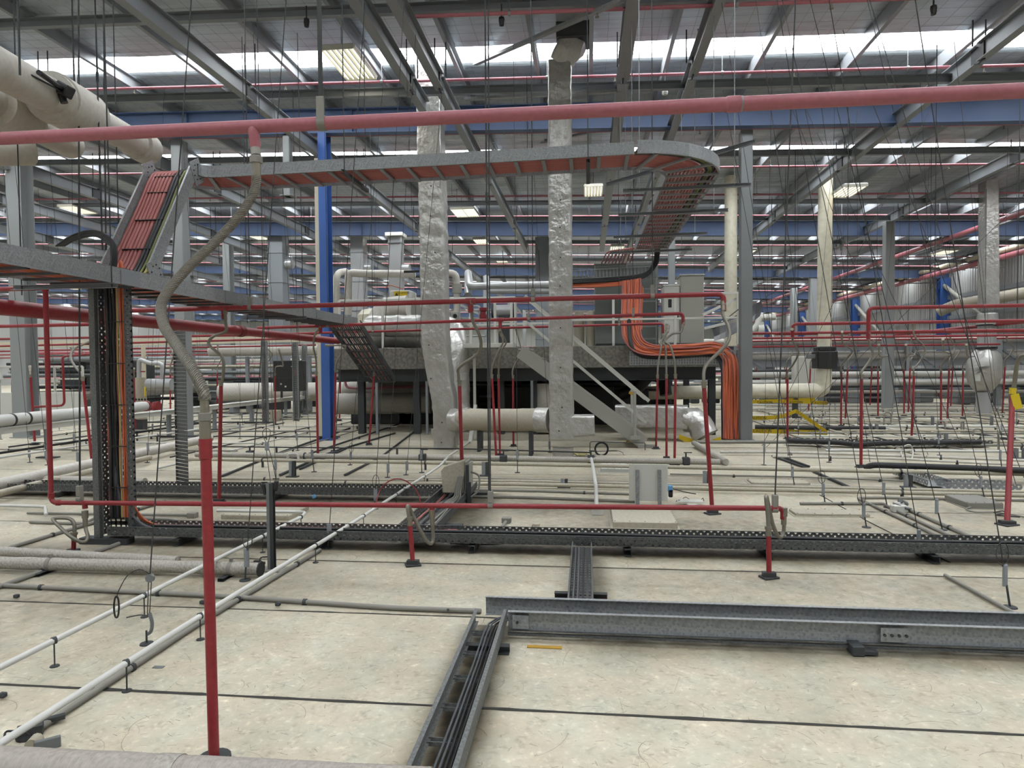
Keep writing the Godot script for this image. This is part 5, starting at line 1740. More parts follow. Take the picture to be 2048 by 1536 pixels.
	handrail(lab2, Vector3(az(1105, 600, z).x, top, -z - 0.08), Vector3(az(1478, 590, z).x, top, -z - 0.08), 1.2, 3, M.white_paint)
	for q in [[az(1405, 630, z), az(1478, 595, z + 0.2)], [az(1408, 657, z), az(1478, 640, z + 0.2)]]:
		part(lab2, "brace", Geo.new().prism(rect(0.04, 0.06), q[0], q[1]), M.white_paint)
	# landing frame and leaning white prop near the left duct
	var lp := thing("prop_frame", "pale steel landing frame with a leaning white prop, right of the left foil duct", "frame", fl(948, 895))
	var za := 15.0
	part(lp, "landing", Geo.new().cbox((az(935, 693, za) + az(1030, 691, za)) / 2, Vector3(az(1030, 690, za).x - az(935, 690, za).x, 0.1, 0.9), 0.006), M.white_paint)
	part(lp, "upright", Geo.new().cbox((az(948, 700, za) + az(951, 895, za)) / 2, Vector3(0.06, az(948, 700, za).y, 0.06), 0.006), M.white_paint)
	part(lp, "leaning_prop", Geo.new().prism(rect(0.075, 0.05), az(951, 810, za - 0.2), az(940, 902, za - 0.6) * Vector3(1, 0, 1)), M.white_paint)
	for q in [[942, 612, 692], [990, 605, 692], [1023, 600, 692]]:
		part(lp, "post", Geo.new().cbox((az(q[0], q[1], za) + az(q[0], q[2], za)) / 2, Vector3(0.055, az(q[0], q[1], za).y - az(q[0], q[2], za).y, 0.05), 0.005), M.white_paint)
	part(lp, "rail", Geo.new().prism(rect(0.045, 0.06), az(930, 598, za), az(1030, 596, za)).prism(rect(0.04, 0.05), az(935, 650, za), az(1100, 646, za)), M.white_paint)
	# grey cabinets
	cabinet("tall green-grey electrical cabinet behind the orange cables", 1190, 1316, 527, 690, 18.6, 1.0, M.cabinet_green, 2)
	cabinet("tall pale cabinet with a plain side, right of the slim grey column", 1361, 1408, 551, 687, 18.0, 0.7, M.cabinet_pale, 0)
	cabinet("narrow pale cabinet with a windowed door beside the tall pale one", 1327, 1360, 572, 687, 18.1, 0.6, M.white_sheet, 1)
	# white box with a warning sign on the left
	var wz := 18.5
	var wa := az(780, 581, wz)
	var wb := az(819, 612, wz)
	var wbx := thing("warning_box", "white box on the platform with a yellow warning sign and black lettering", "box", Vector3((wa.x + wb.x) / 2, top, -wz))
	var bc := Vector3((wa.x + wb.x) / 2, (wa.y + top) / 2, -wz - 0.4)
	part(wbx, "body", Geo.new().cbox(bc, Vector3(wb.x - wa.x, wa.y - top, 0.8), 0.01), M.white_sheet)
	part(wbx, "side_box", Geo.new().cbox(bc + Vector3(0.42, 0.25, -0.1), Vector3(0.34, 0.8, 0.6), 0.01), M.cabinet_pale)
	var sc := az(801, 587, wz - 0.01)
	part(wbx, "sign_plate", Geo.new().cbox(sc, Vector3(0.38, 0.12, 0.006), 0.002), M.yellow)
	var tri := Geo.new()
	var tc := az(793, 588, wz - 0.02)
	tri.prism(PackedVector2Array([Vector2(-0.045, -0.045), Vector2(0.045, -0.045), Vector2(0, 0.045)]), tc + Vector3(0, 0, 0.0), tc + Vector3(0, 0, -0.004))
	part(wbx, "warning_triangle", tri, M.label_dark)
	for q in [["CO2 HIGH", 597, 0.075], ["HIGH CARE", 603, 0.075], ["ROOM", 609, 0.075]]:
		text_part(wbx, "lettering", q[0], az(801, q[1], wz - 0.015), q[2], M.label_dark)
	text_part(wbx, "lettering", "ISOLATION", az(806, 586, wz - 0.015), 0.05, M.label_dark)
	part(wbx, "cable", Geo.new().tube(curve([az(770, 577, wz), az(778, 571, wz), az(790, 573, wz), az(806, 578, wz)], 5), 0.012, 6), M.cable_orange)
	# silver pipework with elbows behind the left rail
	var zp := 19.0
	var e := thing("silver_pipe", "pair of silver lagged pipes with elbows at the platform's left end", "pipe", az(690, 640, zp))
	part(e, "pipe", Geo.new().tube(bent([az(673, 630, zp), az(673, 546, zp), az(692, 543, zp + 0.5)], 0.25, 6), 0.1, 16), M.lagging_white)
	part(e, "pipe", Geo.new().tube(bent([az(696, 630, zp), az(697, 545, zp), az(720, 547, zp), az(830, 548, zp)], 0.25, 6), 0.11, 16), M.lagging_white)
	var e2 := thing("silver_pipe", "silver pipe with a mitred elbow and grey cowl just right of the left foil duct", "pipe", az(912, 640, zp))
	part(e2, "pipe", Geo.new().tube(bent([az(850, 546, zp), az(913, 546, zp), az(914, 640, zp)], 0.2, 5), 0.1, 16), M.lagging_white)
	var ps := thing("pipe_sign", "small black name plate on the silver pipe left of the left foil duct", "sign", az(823, 543, zp - 0.12))
	part(ps, "plate", Geo.new().cbox(az(823, 543, zp - 0.12), Vector3(0.46, 0.07, 0.01), 0.003), M.label_dark)
	part(e2, "cowl", Geo.new().tube(pts([az(914, 568, zp), az(914, 587, zp)]), 0.14, 18), M.cabinet_pale)
	var e3 := thing("silver_pipe", "two long silver pipes running between the foil ducts above the platform", "pipe", az(1020, 575, zp))
	part(e3, "pipe", Geo.new().tube(bent([az(936, 590, zp), az(936, 543, zp + 0.6), az(940, 573, zp), az(1170, 568, zp)], 0.15, 5), 0.105, 16), M.stainless)
	part(e3, "pipe", Geo.new().tube(bent([az(972, 555, zp + 0.6), az(978, 582, zp), az(1105, 582, zp)], 0.15, 5), 0.09, 16), M.stainless)
	part_each(e3, "hanger", Geo.new().rod(az(1010, 573, zp), az(1005, 500, zp), 0.01).rod(az(1080, 571, zp), az(1078, 500, zp), 0.01), M.wire_dark)
	# pump set in the middle
	var pm := thing("pump_set", "red valve and silver motor among pipework behind the landing", "pump", az(990, 690, zp))
	part(pm, "motor", Geo.new().tube(pts([az(985, 622, zp), az(1030, 621, zp)]), 0.17, 18), M.stainless)
	part(pm, "motor_flange", Geo.new().tube(pts([az(1026, 621, zp), az(1031, 621, zp)]), 0.2, 18).tube(pts([az(984, 622, zp), az(988, 622, zp)]), 0.2, 18), M.steel_dark)
	part(pm, "red_valve", Geo.new().cbox(az(967, 619, zp), Vector3(0.2, 0.1, 0.2), 0.01).cbox(az(967, 633, zp), Vector3(0.2, 0.12, 0.2), 0.01).cbox(az(967, 626, zp), Vector3(0.12, 0.14, 0.12), 0.01), M.red_paint)
	part_each(pm, "pipework", Geo.new().tube(bent([az(925, 690, zp), az(925, 650, zp), az(960, 650, zp), az(960, 612, zp), az(945, 612, zp)], 0.1, 4), 0.03, 8).tube(bent([az(930, 672, zp), az(975, 672, zp), az(975, 655, zp), az(1010, 655, zp), az(1010, 690, zp)], 0.1, 4), 0.028, 8).tube(pts([az(942, 620, zp), az(985, 620, zp)]), 0.035, 8), M.stainless)
	part(pm, "skid", Geo.new().cbox(az(985, 690, zp) * Vector3(1, 0, 1) + Vector3(0, top + 0.04, 0), Vector3(1.6, 0.08, 0.8), 0.01), M.steel_dark)
	part(pm, "stand", Geo.new().box(Vector3(az(1008, 640, zp).x, (top + az(1008, 632, zp).y) / 2, -zp), Vector3(0.3, az(1008, 632, zp).y - top, 0.2)), M.steel_dark)
	var vf := thing("valve_actuator", "square grey valve actuator with a round dark dial behind the left foil duct", "actuator", az(910, 645, zp - 0.2))
	part(vf, "body", Geo.new().cbox(az(910, 632, zp - 0.2), Vector3(0.22, 0.24, 0.22), 0.012), M.cabinet_pale)
	part(vf, "dial", Geo.new().tube(pts([az(910, 632, zp - 0.31), az(910, 632, zp - 0.34)]), 0.06, 16), M.label_dark)
	part(vf, "stem", Geo.new().tube(pts([az(910, 645, zp - 0.2), Vector3(az(910, 645, zp - 0.2).x, top, -zp + 0.2)]), 0.05, 10), M.stainless)
	# steel compressor shapes further left and right, on the platform
	var tk := thing("tank", "pale upright tank on the platform at the left, behind the guard rail", "tank", az(745, 690, zp))
	var tkp := az(745, 640, zp)
	part(tk, "shell", Geo.new().lathe([[0.0, 0.0], [0.42, 0.0], [0.42, 1.05], [0.3, 1.2], [0.0, 1.25]], Vector3(tkp.x, top, tkp.z), Vector3.UP, 22), M.cream_duct)
	var tk2 := thing("tank", "pair of dull steel receivers between the right foil duct and the green-grey cabinet", "tank", az(1178, 690, zp))
	for q in [1158, 1182]:
		var tp := az(q, 640, zp)
		part(tk2, "receiver", Geo.new().lathe([[0.0, 0.0], [0.15, 0.0], [0.15, 0.95], [0.1, 1.05], [0.0, 1.08]], Vector3(tp.x, top, tp.z), Vector3.UP, 16), M.lagging_tan)
	# orange cables dropping from the cabinet and along the platform edge to the deck
	var oc := thing("orange_cables", "thick sheaf of orange cables sweeping off the platform and down to the deck", "cables", fl(1455, 878))
	var zo := 15.75
	var route := [[1263, 560, 17.2], [1262, 600, 16.8], [1262, 650, 16.3], [1268, 680, 15.9], [1290, 698, zo], [1330, 701, zo], [1390, 699, zo], [1430, 696, zo], [1455, 710, zo - 0.1], [1462, 740, zo - 0.2], [1462, 800, zo - 0.3], [1463, 845, zo - 0.35], [1463, 878, zo - 0.4]]
	var rr := RandomNumberGenerator.new(); rr.seed = 66
	for k in 16:
		var line := []
		for j in route.size():
			var q = route[j]
			var off := (k - 7.5) / 7.5
			var ox := 0.0
			var oy := 0.0
			if j <= 3 or j >= 9: ox = off * 17.0
			elif j == 4 or j == 8: ox = off * 13.0; oy = -off * 10.0 if j == 8 else off * -9.0
			else: oy = -off * 10.5
			if j >= 9: ox = off * 15.0
			if j == 8: ox = off * 10.0; oy = -off * 7.0
			if j <= 4: oy = off * -3.0 if j < 4 else -off * 8.0
			line.append(az(q[0] + ox + rr.randf_range(-1, 1), q[1] + oy + rr.randf_range(-0.8, 0.8), q[2] + rr.randf_range(-0.05, 0.05)))
		part(oc, "cable", Geo.new().tube(curve(line, 4), 0.022, 6), M.cable_orange if k % 5 else M.cable_red)
	var bc2 := []
	for q in [[1258, 640, 16.2], [1262, 690, 15.8], [1285, 712, zo + 0.1], [1340, 714, zo + 0.1], [1420, 710, zo + 0.1], [1444, 730, zo], [1446, 800, zo - 0.2], [1447, 880, zo - 0.3]]: bc2.append(az(q[0], q[1], q[2]))
	part_each(oc, "black_cable", Geo.new().tube(curve(bc2, 4), 0.05, 8), M.cable_black)
	var tr := thing("cable_tray", "upright ladder tray behind the orange cable drop at the tall grey column", "cable tray", fl(1460, 880))
	var b0 := az(1463, 882, zo - 0.1)
	perforated(tr, Vector3(b0.x, 0.03, b0.z), Vector3(b0.x, az(1463, 700, zo).y, b0.z), 0.4, 0.09, M.galvanised, Vector3.BACK, true, 0.09)
	var hr := thing("cable_tray", "horizontal tray carrying the orange cables along the platform's edge", "cable tray", az(1350, 712, zo))
	perforated(hr, az(1258, 716, zo + 0.1), az(1450, 714, zo + 0.1), 0.32, 0.08, M.galvanised, Vector3.BACK, true, 0.09)
	# trays and orange cables on the cabinet's face
	var ct := thing("cable_tray", "slotted ladder tray across the front of the green-grey cabinet", "cable tray", az(1230, 550, 18.0))
	ladder(ct, [az(1120, 556, 17.6), az(1240, 549, 17.6), az(1316, 545, 17.6)], 0.32, 0.06, 0.09, M.galvanised, Vector3.BACK, M.galvanised)
	var sb := []
	for k in 3: sb.append(["cable_black", -0.2 + 0.05 * k, 0.06, 0.03])
	var hc := Geo.new()
	for k in 3:
		var o := k * 3.0
		hc.tube(curve([az(1313 + o, 478, 16.6), az(1311 + o, 510, 17.0), az(1306 + o, 530, 17.3), az(1292, 546 + o, 17.4), az(1260, 553 + o, 17.4), az(1200, 557 + o, 17.4), az(1130, 560 + o, 17.4)], 5), 0.035, 7)
	part_each(ct, "black_cable", hc, M.cable_black)
	var og := Geo.new()
	for k in 7: og.tube(curve([az(1125, 564 + k * 1.3, 17.45), az(1180, 566 + k * 1.3, 17.45), az(1240, 563 + k * 1.3, 17.4), az(1262 + k * 2.5, 562 + k * 0.5, 17.3), az(1285 - k * 0.6, 575, 17.3), az(1284 - k * 1.2, 610, 17.2), az(1283 - k * 1.5, 660, 16.8)], 5), 0.02, 6)
	part_each(ct, "orange_cable", og, M.cable_orange)
	var red := Geo.new()
	for k in 9: red.tube(curve([az(1262 + k * 5.0, 497, 14.2 + 0.1 * k), az(1240 + k * 4.5, 500 - k * 0.5, 15.5), az(1215 + k * 7.0, 505 - k, 17.0), az(1203 + k * 7.0, 527, 18.5)], 5), 0.02, 6)
	part_each(ct, "red_cable", red, M.cable_red)
	# wall of ladder rungs beside the cabinet
	var lr := thing("cable_ladder", "upright cable ladder on the right of the cabinet face", "cable ladder", az(1283, 690, 17.5))
	ladder(lr, [az(1283, 690, 17.5), az(1283, 520, 17.5)], 0.74, 0.05, 0.32, M.galvanised, Vector3.BACK, M.galvanised)
	# tarpaulin
	var tz := 19.0
	var tp := thing("tarpaulin", "black tarpaulin slung at an angle from the tall grey column", "tarpaulin", az(1450, 660, tz))
	var tg := Geo.new()
	var rows := []
	for k in 9:
		var f := k / 8.0
		var aa := az(lerpf(1425, 1522, f), lerpf(658, 602, f), tz)
		var bb := az(lerpf(1428, 1520, f), lerpf(682, 632, f) + sin(f * PI) * 8.0, tz - 0.5)
		rows.append([aa, aa.lerp(bb, 0.5) + Vector3(0, -0.06, 0.1), bb])
	for k in 8:
		for j in 2:
			tg.quad(rows[k][j + 1], rows[k + 1][j + 1], rows[k + 1][j], rows[k][j])
			tg.quad(rows[k][j] + Vector3(0, 0.004, -0.004), rows[k + 1][j] + Vector3(0, 0.004, -0.004), rows[k + 1][j + 1] + Vector3(0, 0.004, -0.004), rows[k][j + 1] + Vector3(0, 0.004, -0.004))
	part(tp, "sheet", tg, M.black_film)
	part_each(tp, "rope", Geo.new().rod(az(1520, 602, tz), az(1560, 575, tz), 0.012).rod(az(1427, 658, tz), az(1488, 610, 15.3), 0.01), M.wire_dark)
	var rp := thing("red_pipe", "red pipe slanting up behind the tarpaulin toward the right roof", "pipe", az(1700, 530, 22))
	# long red and cream pipes along the right wall
	part(rp, "pipe", Geo.new().tube(pts([Vector3(13.7, 6.4, -55), Vector3(13.7, 6.4, -8)]), 0.09, 14), M.red_hazed)
	var vr := Geo.new()
	vr.tube(pts([Vector3(13.7, 6.4, -22.3), Vector3(13.7, roof(13.7) - 0.47, -22.3)]), 0.07, 10)
	part(rp, "riser", vr, M.red_paint)
	var hg := Geo.new()
	for q in [12, 16, 20, 24, 28, 33, 38, 43, 48]: hg.rod(Vector3(13.7, 6.4, -q), Vector3(13.7, roof(13.7) - 0.1, -q), 0.012)
	part_each(rp, "hanger", hg, M.wire_pale)

func text_part(o: Node3D, called: String, words: String, at: Vector3, high: float, m: Material, b := Basis.IDENTITY) -> void:
	var tm := TextMesh.new()
	tm.text = words
	var f := SystemFont.new()
	f.font_names = PackedStringArray(["Droid Sans"])
	tm.font = f
	tm.font_size = 32
	tm.pixel_size = high / 24.0
	tm.depth = 0.004
	part_mesh(o, called, tm, m, Transform3D(b, at))

func cabinet(label: String, px0: float, px1: float, py0: float, py1: float, z: float, deep: float, m: Material, doors: int) -> void:
	var a := az(px0, py1, z)
	var b := az(px1, py0, z)
	var base := az(1000, 694, 16.1).y
	var c := Vector3((a.x + b.x) / 2, (base + b.y) / 2, -z - deep / 2)
	var size := Vector3(b.x - a.x, b.y - base, deep)
	var t := thing("cabinet", label, "cabinet", Vector3(c.x, base, c.z))
	part(t, "body", Geo.new().cbox(c, size, 0.012), m)
	part(t, "plinth", Geo.new().box(Vector3(c.x, base + 0.05, c.z + 0.02), Vector3(size.x * 0.98, 0.1, deep * 0.98)), M.steel_dark)
	for k in doors:
		var w := size.x / doors
		var dx := -size.x / 2 + w * (k + 0.5)
		part(t, "door", Geo.new().cbox(c + Vector3(dx, 0.02, deep / 2 + 0.012), Vector3(w - 0.03, size.y - 0.2, 0.024), 0.006), m)
		part(t, "handle", Geo.new().cbox(c + Vector3(dx + w * 0.36 * (1 if k == 0 else -1), 0.0, deep / 2 + 0.035), Vector3(0.03, 0.14, 0.03), 0.006), M.label_dark)
	if doors == 1:
		part(t, "window", Geo.new().box(c + Vector3(-0.05, 0.35, deep / 2 + 0.026), Vector3(0.09, 0.22, 0.006)), M.label_dark)
	part(t, "top_trim", Geo.new().cbox(c + Vector3(0, size.y / 2 + 0.02, 0), Vector3(size.x + 0.04, 0.04, deep + 0.04), 0.006), m)


# ---------------------------------------------------------------- pipes and conduits that lie on the deck
func run_pipe(called: String, p: Array, r: float, m: Material, label: String, cat := "pipe", group := "", bend_r := 0.12, clips := 0.0) -> Node3D:
	var t := thing(called, label, cat, p[0], group)
	part(t, "pipe", Geo.new().tube(bent(p, bend_r, 4) if p.size() > 2 else pts(p), r, 10), m)
	if clips > 0.0:
		var g := Geo.new()
		for k in p.size() - 1:
			var a: Vector3 = p[k]
			var b: Vector3 = p[k + 1]
			var n := int(a.distance_to(b) / clips)
			var d := (b - a).normalized()
			for j in n:
				var c := a.lerp(b, (j + 0.5) / n)
				g.tube(pts([c - d * 0.012, c + d * 0.012]), r * 1.35, 8)
				g.box(Vector3(c.x, c.y / 2, c.z), Vector3(0.03, maxf(c.y, 0.01), 0.03))
		if g.idx.size(): part_stuff(t, "clip", g, M.steel_dark)
	return t

func stand(o: Node3D, at: Vector3) -> void:
	part(o, "stand", Geo.new().rod(Vector3(at.x, 0, at.z), at, 0.004).lathe([[0.0, 0.0], [0.026, 0.0], [0.024, 0.006], [0.0, 0.008]], Vector3(at.x, 0, at.z), Vector3.UP, 10), M.steel_dark)
	part(o, "stand_clip", Geo.new().tube(pts([at + Vector3(-0.006, 0.0, 0.01), at + Vector3(0.006, 0.0, -0.01)]), 0.021, 10), M.steel_dark)

func build_floor_runs() -> void:
	# two white conduits on little stands, at left
	var h := 0.15
	var a0 := fl(-40, 1355, h)
	var a1 := fl(604, 1033, h)
	var a := run_pipe("white_conduit", [a0, a1, fl(612, 1024, h), fl(434, 1021, h)], 0.0165, M.conduit_white, "left white conduit on small stands, ending in a bend by the low hatch", "conduit", "", 0.08)
	for q in [108, 288, 525, 602]: stand(a, a0.lerp(a1, (fl(q, 1355 - (q + 40) * 0.5, h).x - a0.x) / (a1.x - a0.x)))
	var b0 := fl(-40, 1513, h)
	var b1 := fl(400, 1232, h)
	var b2 := fl(700, 1049, h)
	var b3 := fl(880, 932, h)
	var b := run_pipe("white_conduit", [b0, b1, b2, b3, fl(897, 912, h), fl(940, 884, h)], 0.0175, M.conduit_white, "right white conduit on small stands, running from the corner to the left foil duct", "conduit", "", 0.3)
	stand(b, b0.lerp(b1, 0.56)); stand(b, b1); stand(b, b1.lerp(b2, 0.68)); stand(b, b2.lerp(b3, 0.1)); stand(b, b2.lerp(b3, 0.4)); stand(b, b2.lerp(b3, 0.75))
	# grey conduits flat on the deck
	run_pipe("grey_conduit", [fl(70, 1462, 0.02), fl(400, 1245, 0.02), fl(640, 1100, 0.02)], 0.018, M.conduit_grey, "dusty grey conduit on the deck beside the right white conduit", "conduit", "", 0.1, 0.7)
	run_pipe("grey_conduit", [fl(-30, 1169, 0.02), fl(440, 1192, 0.02), fl(790, 1216, 0.02), fl(962, 1222, 0.02)], 0.017, M.conduit_grey, "grey conduit crossing the deck from the left edge to the foreground ladder", "conduit", "", 0.1, 0.9)
	run_pipe("grey_conduit", [fl(-30, 1110, 0.02), fl(214, 1037, 0.02), fl(330, 1002, 0.02)], 0.018, M.conduit_grey, "dark dusty conduit running back at the left edge, under the hose loop", "conduit", "", 0.1, 0.8)
	run_pipe("grey_conduit", [fl(-20, 1180, 0.02), fl(172, 1111, 0.02), fl(238, 1087, 0.02)], 0.018, M.conduit_grey, "dusty conduit slanting under the lagged pipe to the upright tray's foot", "conduit", "", 0.1, 0.8)
	run_pipe("grey_conduit", [fl(60, 1044, 0.02), fl(170, 1048, 0.02), fl(190, 1035, 0.02), fl(345, 1038, 0.02), fl(372, 1050, 0.02), fl(640, 1052, 0.02), fl(800, 1058, 0.02)], 0.016, M.conduit_grey, "grey conduit with a dog-leg just behind the long floor tray, at left", "conduit", "", 0.1, 1.0)
	run_pipe("grey_conduit", [fl(55, 1026, 0.02), fl(215, 1028, 0.02), fl(375, 1030, 0.02)], 0.014, M.conduit_grey, "thin dark conduit behind the hose loop at left, ending at a junction box", "conduit", "", 0.1, 1.0)
	run_pipe("grey_conduit", [fl(890, 1059, 0.02), fl(985, 1060, 0.02), fl(1003, 1056, 0.02), fl(1013, 1041, 0.02)], 0.017, M.conduit_grey, "short grey conduit bending back to a little square box, centre of the deck", "conduit", "", 0.15, 0.6)
	solo("junction_box", Geo.new().cbox(fl(1013, 1040, 0.03), Vector3(0.1, 0.06, 0.09), 0.006), M.conduit_grey, "little square grey box at the end of the bent conduit", "junction box")
	solo("junction_box", Geo.new().cbox(fl(385, 1030, 0.03), Vector3(0.1, 0.06, 0.08), 0.006), M.conduit_grey, "little grey junction box just left of the red standpipe", "junction box")
	run_pipe("grey_conduit", [fl(925, 992, 0.02), fl(1060, 995, 0.02), fl(1175, 999, 0.02), fl(1270, 1003, 0.02)], 0.018, M.conduit_grey, "grey conduit between the control box and the white upright panel", "conduit", "", 0.15, 1.0)
	run_pipe("grey_conduit", [fl(810, 984, 0.02), fl(822, 977, 0.02), fl(880, 978, 0.02), fl(1080, 982, 0.02), fl(1260, 988, 0.02)], 0.016, M.conduit_grey, "grey conduit just in front of the bundle of tan pipes", "conduit", "", 0.1, 1.0)
	# tan pipes right across the deck
	run_pipe("tan_pipe", [fl(372, 918, 0.12), fl(1024, 928, 0.12), fl(2100, 949, 0.12)], 0.03, M.lagging_tan, "long tan pipe straight across the deck, farthest of the cross-deck pipes", "pipe", "", 0.1, 2.6)
	run_pipe("tan_pipe", [fl(372, 957, 0.07), fl(1024, 962, 0.07), fl(2100, 985, 0.07)], 0.022, M.lagging_tan, "long tan pipe across the deck, back one of the close pair", "pipe", "", 0.1, 2.4)
	run_pipe("tan_pipe", [fl(372, 964, 0.06), fl(1024, 968, 0.06), fl(2100, 992, 0.06)], 0.027, M.lagging_tan, "long tan pipe across the deck, front one of the close pair", "pipe", "", 0.1, 2.4)
	run_pipe("thin_pipe", [fl(380, 957, 0.05), fl(980, 958, 0.05), fl(1900, 978, 0.05)], 0.009, M.cable_grey, "thin dark line lying behind the close pair of tan pipes", "pipe")
	run_pipe("thin_pipe", [fl(420, 893, 0.2), fl(690, 896, 0.2), fl(900, 897, 0.2), fl(1180, 905, 0.2)], 0.012, M.cable_black, "thin black pipe on stands in front of the foil ducts", "pipe", "", 0.1, 1.6)
	run_pipe("thin_pipe", [fl(1340, 948, 0.03), fl(1600, 954, 0.03), fl(1930, 966, 0.03)], 0.012, M.conduit_grey, "thin dark conduit between the tan pipes at right", "pipe", "", 0.1, 1.6)
	var lag := run_pipe("lagged_floor_pipe", [fl(392, 909, 0.08), fl(840, 915, 0.08), fl(1080, 918, 0.08), fl(1440, 924, 0.08)], 0.05, M.lagging_dirty, "dusty lagged pipe with valves across the deck in front of the foil ducts", "pipe", "", 0.1, 3.0)
	for q in [[500, 908], [668, 910], [845, 915], [1007, 918], [1182, 918], [1372, 922]]:
		var p := fl(q[0], q[1], 0.09)
		part(lag, "valve", Geo.new().cbox(p, Vector3(0.12, 0.13, 0.12), 0.012).tube(pts([p, p + Vector3(0, 0.13, 0)]), 0.014, 6).box(p + Vector3(0.03, 0.14, 0), Vector3(0.13, 0.014, 0.025)), M.steel_dark)
	run_pipe("lagged_floor_pipe", [fl(1388, 886, 0.08), fl(1452, 924, 0.06)], 0.055, M.lagging_dirty, "short thick grey pipe slanting across the deck beside the stair foot", "pipe")
	run_pipe("lagged_floor_pipe", [fl(1392, 884, 0.12), fl(1520, 884, 0.12), fl(1640, 884, 0.12)], 0.035, M.conduit_grey, "pale pipe along the foot of the tall square grey column", "pipe", "", 0.1, 1.6)
	run_pipe("white_pipe", [fl(1440, 904, 0.06), fl(1540, 904, 0.06), fl(1700, 908, 0.06), fl(2080, 922, 0.06)], 0.024, M.lagging_white, "white pipe across the deck right of the stair, with drooping rag", "pipe", "", 0.1, 1.6)
	run_pipe("white_pipe", [fl(1545, 913, 0.06), fl(1780, 917, 0.06), fl(2060, 931, 0.06)], 0.02, M.lagging_white, "second white pipe across the deck, just in front of the first, at right", "pipe", "", 0.1, 1.6)
	# lagged pipe at left with saddles
	var lp := thing("lagged_floor_pipe", "dusty lagged pipe at left on steel saddles, capped in black at its right end", "pipe", fl(270, 1140))
	var la := fl(-60, 1124, 0.07)
	var lb := fl(520, 1138, 0.07)
	part(lp, "lagging", lagged(pts([la, lb]), 0.052, 141, 0.004), M.lagging_dirty)
	part(lp, "upper_lagging", lagged(pts([fl(-60, 1100, 0.07), fl(355, 1123, 0.07)]), 0.045, 142, 0.004), M.lagging_dirty)
	part(lp, "end_cap", Geo.new().tube(pts([lb, lb + Vector3(0.012, 0, 0)]), 0.062, 16), M.cable_black)
	for q in [107, 465]:
		var p := la.lerp(lb, (q + 60) / 580.0)
		part(lp, "saddle", Geo.new().tube(pts([p - Vector3(0.018, 0, 0), p + Vector3(0.018, 0, 0)]), 0.058, 14).tube(pts([p + Vector3(0, 0.05, 0), p + Vector3(0, 0.085, 0)]), 0.016, 8), M.conduit_grey)
		part(lp, "saddle_foot", Geo.new().prism(channel(0.05, 0.03, 0.004), p * Vector3(1, 0, 1) + Vector3(-0.02, 0.012, 0.13), p * Vector3(1, 0, 1) + Vector3(-0.02, 0.012, -0.12)), M.steel_dark)
	part(lp, "valve", Geo.new().tube(bent([fl(405, 1128, 0.06), fl(440, 1128, 0.06), fl(530, 1126, 0.07)], 0.05), 0.012, 8).cbox(fl(515, 1124, 0.07), Vector3(0.06, 0.03, 0.03), 0.004).tube(bent([fl(518, 1122, 0.09), fl(522, 1114, 0.1), fl(545, 1113, 0.1)], 0.03), 0.006, 6), M.cable_black)
	# lagged pipe in the bottom left corner
	var c := thing("lagged_floor_pipe", "pale mesh-wrapped lagged pipe along the bottom left edge of the picture", "pipe", Vector3(-1.2, 0, -2.3))
	var c0 := fl(-60, 1536, 0.09)
	var c1 := fl(860, 1585, 0.09)
	part(c, "lagging", lagged(pts([c0, c1]), 0.085, 143, 0.002, 28), M.lagging_grey)
	var net := Geo.new()
	var n := 70
	for k in n:
		var p := c0.lerp(c1, (k + 0.5) / n)
		var d := (c1 - c0).normalized()
		net.tube(pts([p - d * 0.001, p + d * 0.001]), 0.0862, 20, false)
	part(c, "wrap_mesh", net, M.lagging_tan).set_meta("kind", "stuff")
	part(c, "torn_patch", lagged(pts([c0.lerp(c1, 0.42), c0.lerp(c1, 0.47)]), 0.088, 144, 0.004, 20), M.lagging_dirty)
	# left side: fat pipes running deep
	run_pipe("lagged_floor_pipe", [fl(-40, 978, 0.16), fl(215, 921, 0.16), fl(420, 876, 0.16)], 0.085, M.lagging_white, "crumpled white lagged pipe running back at the left edge of the deck", "pipe")
	run_pipe("lagged_floor_pipe", [fl(-40, 996, 0.12), fl(215, 934, 0.12), fl(300, 915, 0.12)], 0.045, M.lagging_tan, "grey-tan pipe running back beside the crumpled white one at left", "pipe")
	run_pipe("black_pipe", [fl(-40, 969, 0.1), fl(215, 922, 0.1), fl(330, 893, 0.1)], 0.03, M.cable_black, "black pipe running back between the crumpled white and the grey-tan pipes", "pipe")
	run_pipe("white_conduit", [fl(-40, 921, 0.2), fl(212, 884, 0.2), fl(400, 858, 0.2)], 0.02, M.conduit_white, "thin white conduit running back at far left, on stands", "conduit", "", 0.1, 2.0)
	run_pipe("black_pipe", [fl(-40, 912, 0.2), fl(212, 874, 0.2), fl(420, 843, 0.2)], 0.024, M.cable_black, "thin black pipe running back at far left, behind the white conduit", "pipe", "", 0.1, 2.0)
	run_pipe("lagged_floor_pipe", [fl(25, 958, 0.1), fl(215, 962, 0.1), fl(290, 964, 0.1)], 0.06, M.lagging_dirty, "grimy lagged pipe behind the second floor tray at left", "pipe")
	run_pipe("white_pipe", [fl(-30, 1010, 0.05), fl(90, 1013, 0.05), fl(92, 1030, 0.14)], 0.018, M.conduit_white, "short white pipe at the left edge joining the white conduit", "pipe")
	var tr := thing("white_trunking", "long white trunking on grey legs, running back at the left", "trunking", Vector3(-12, 0.5, -14))
	var t0 := ax(-60, 868, -9.0)
	var ta := fl(-40, 866, 0.62)
	var tb := fl(640, 791, 0.62)
	part(tr, "trunk", Geo.new().prism(rect(0.26, 0.1), ta, tb), M.white_paint)
	part(tr, "lid", Geo.new().prism(rect(0.3, 0.015), ta + Vector3(0, 0.055, 0), tb + Vector3(0, 0.055, 0)), M.white_sheet)
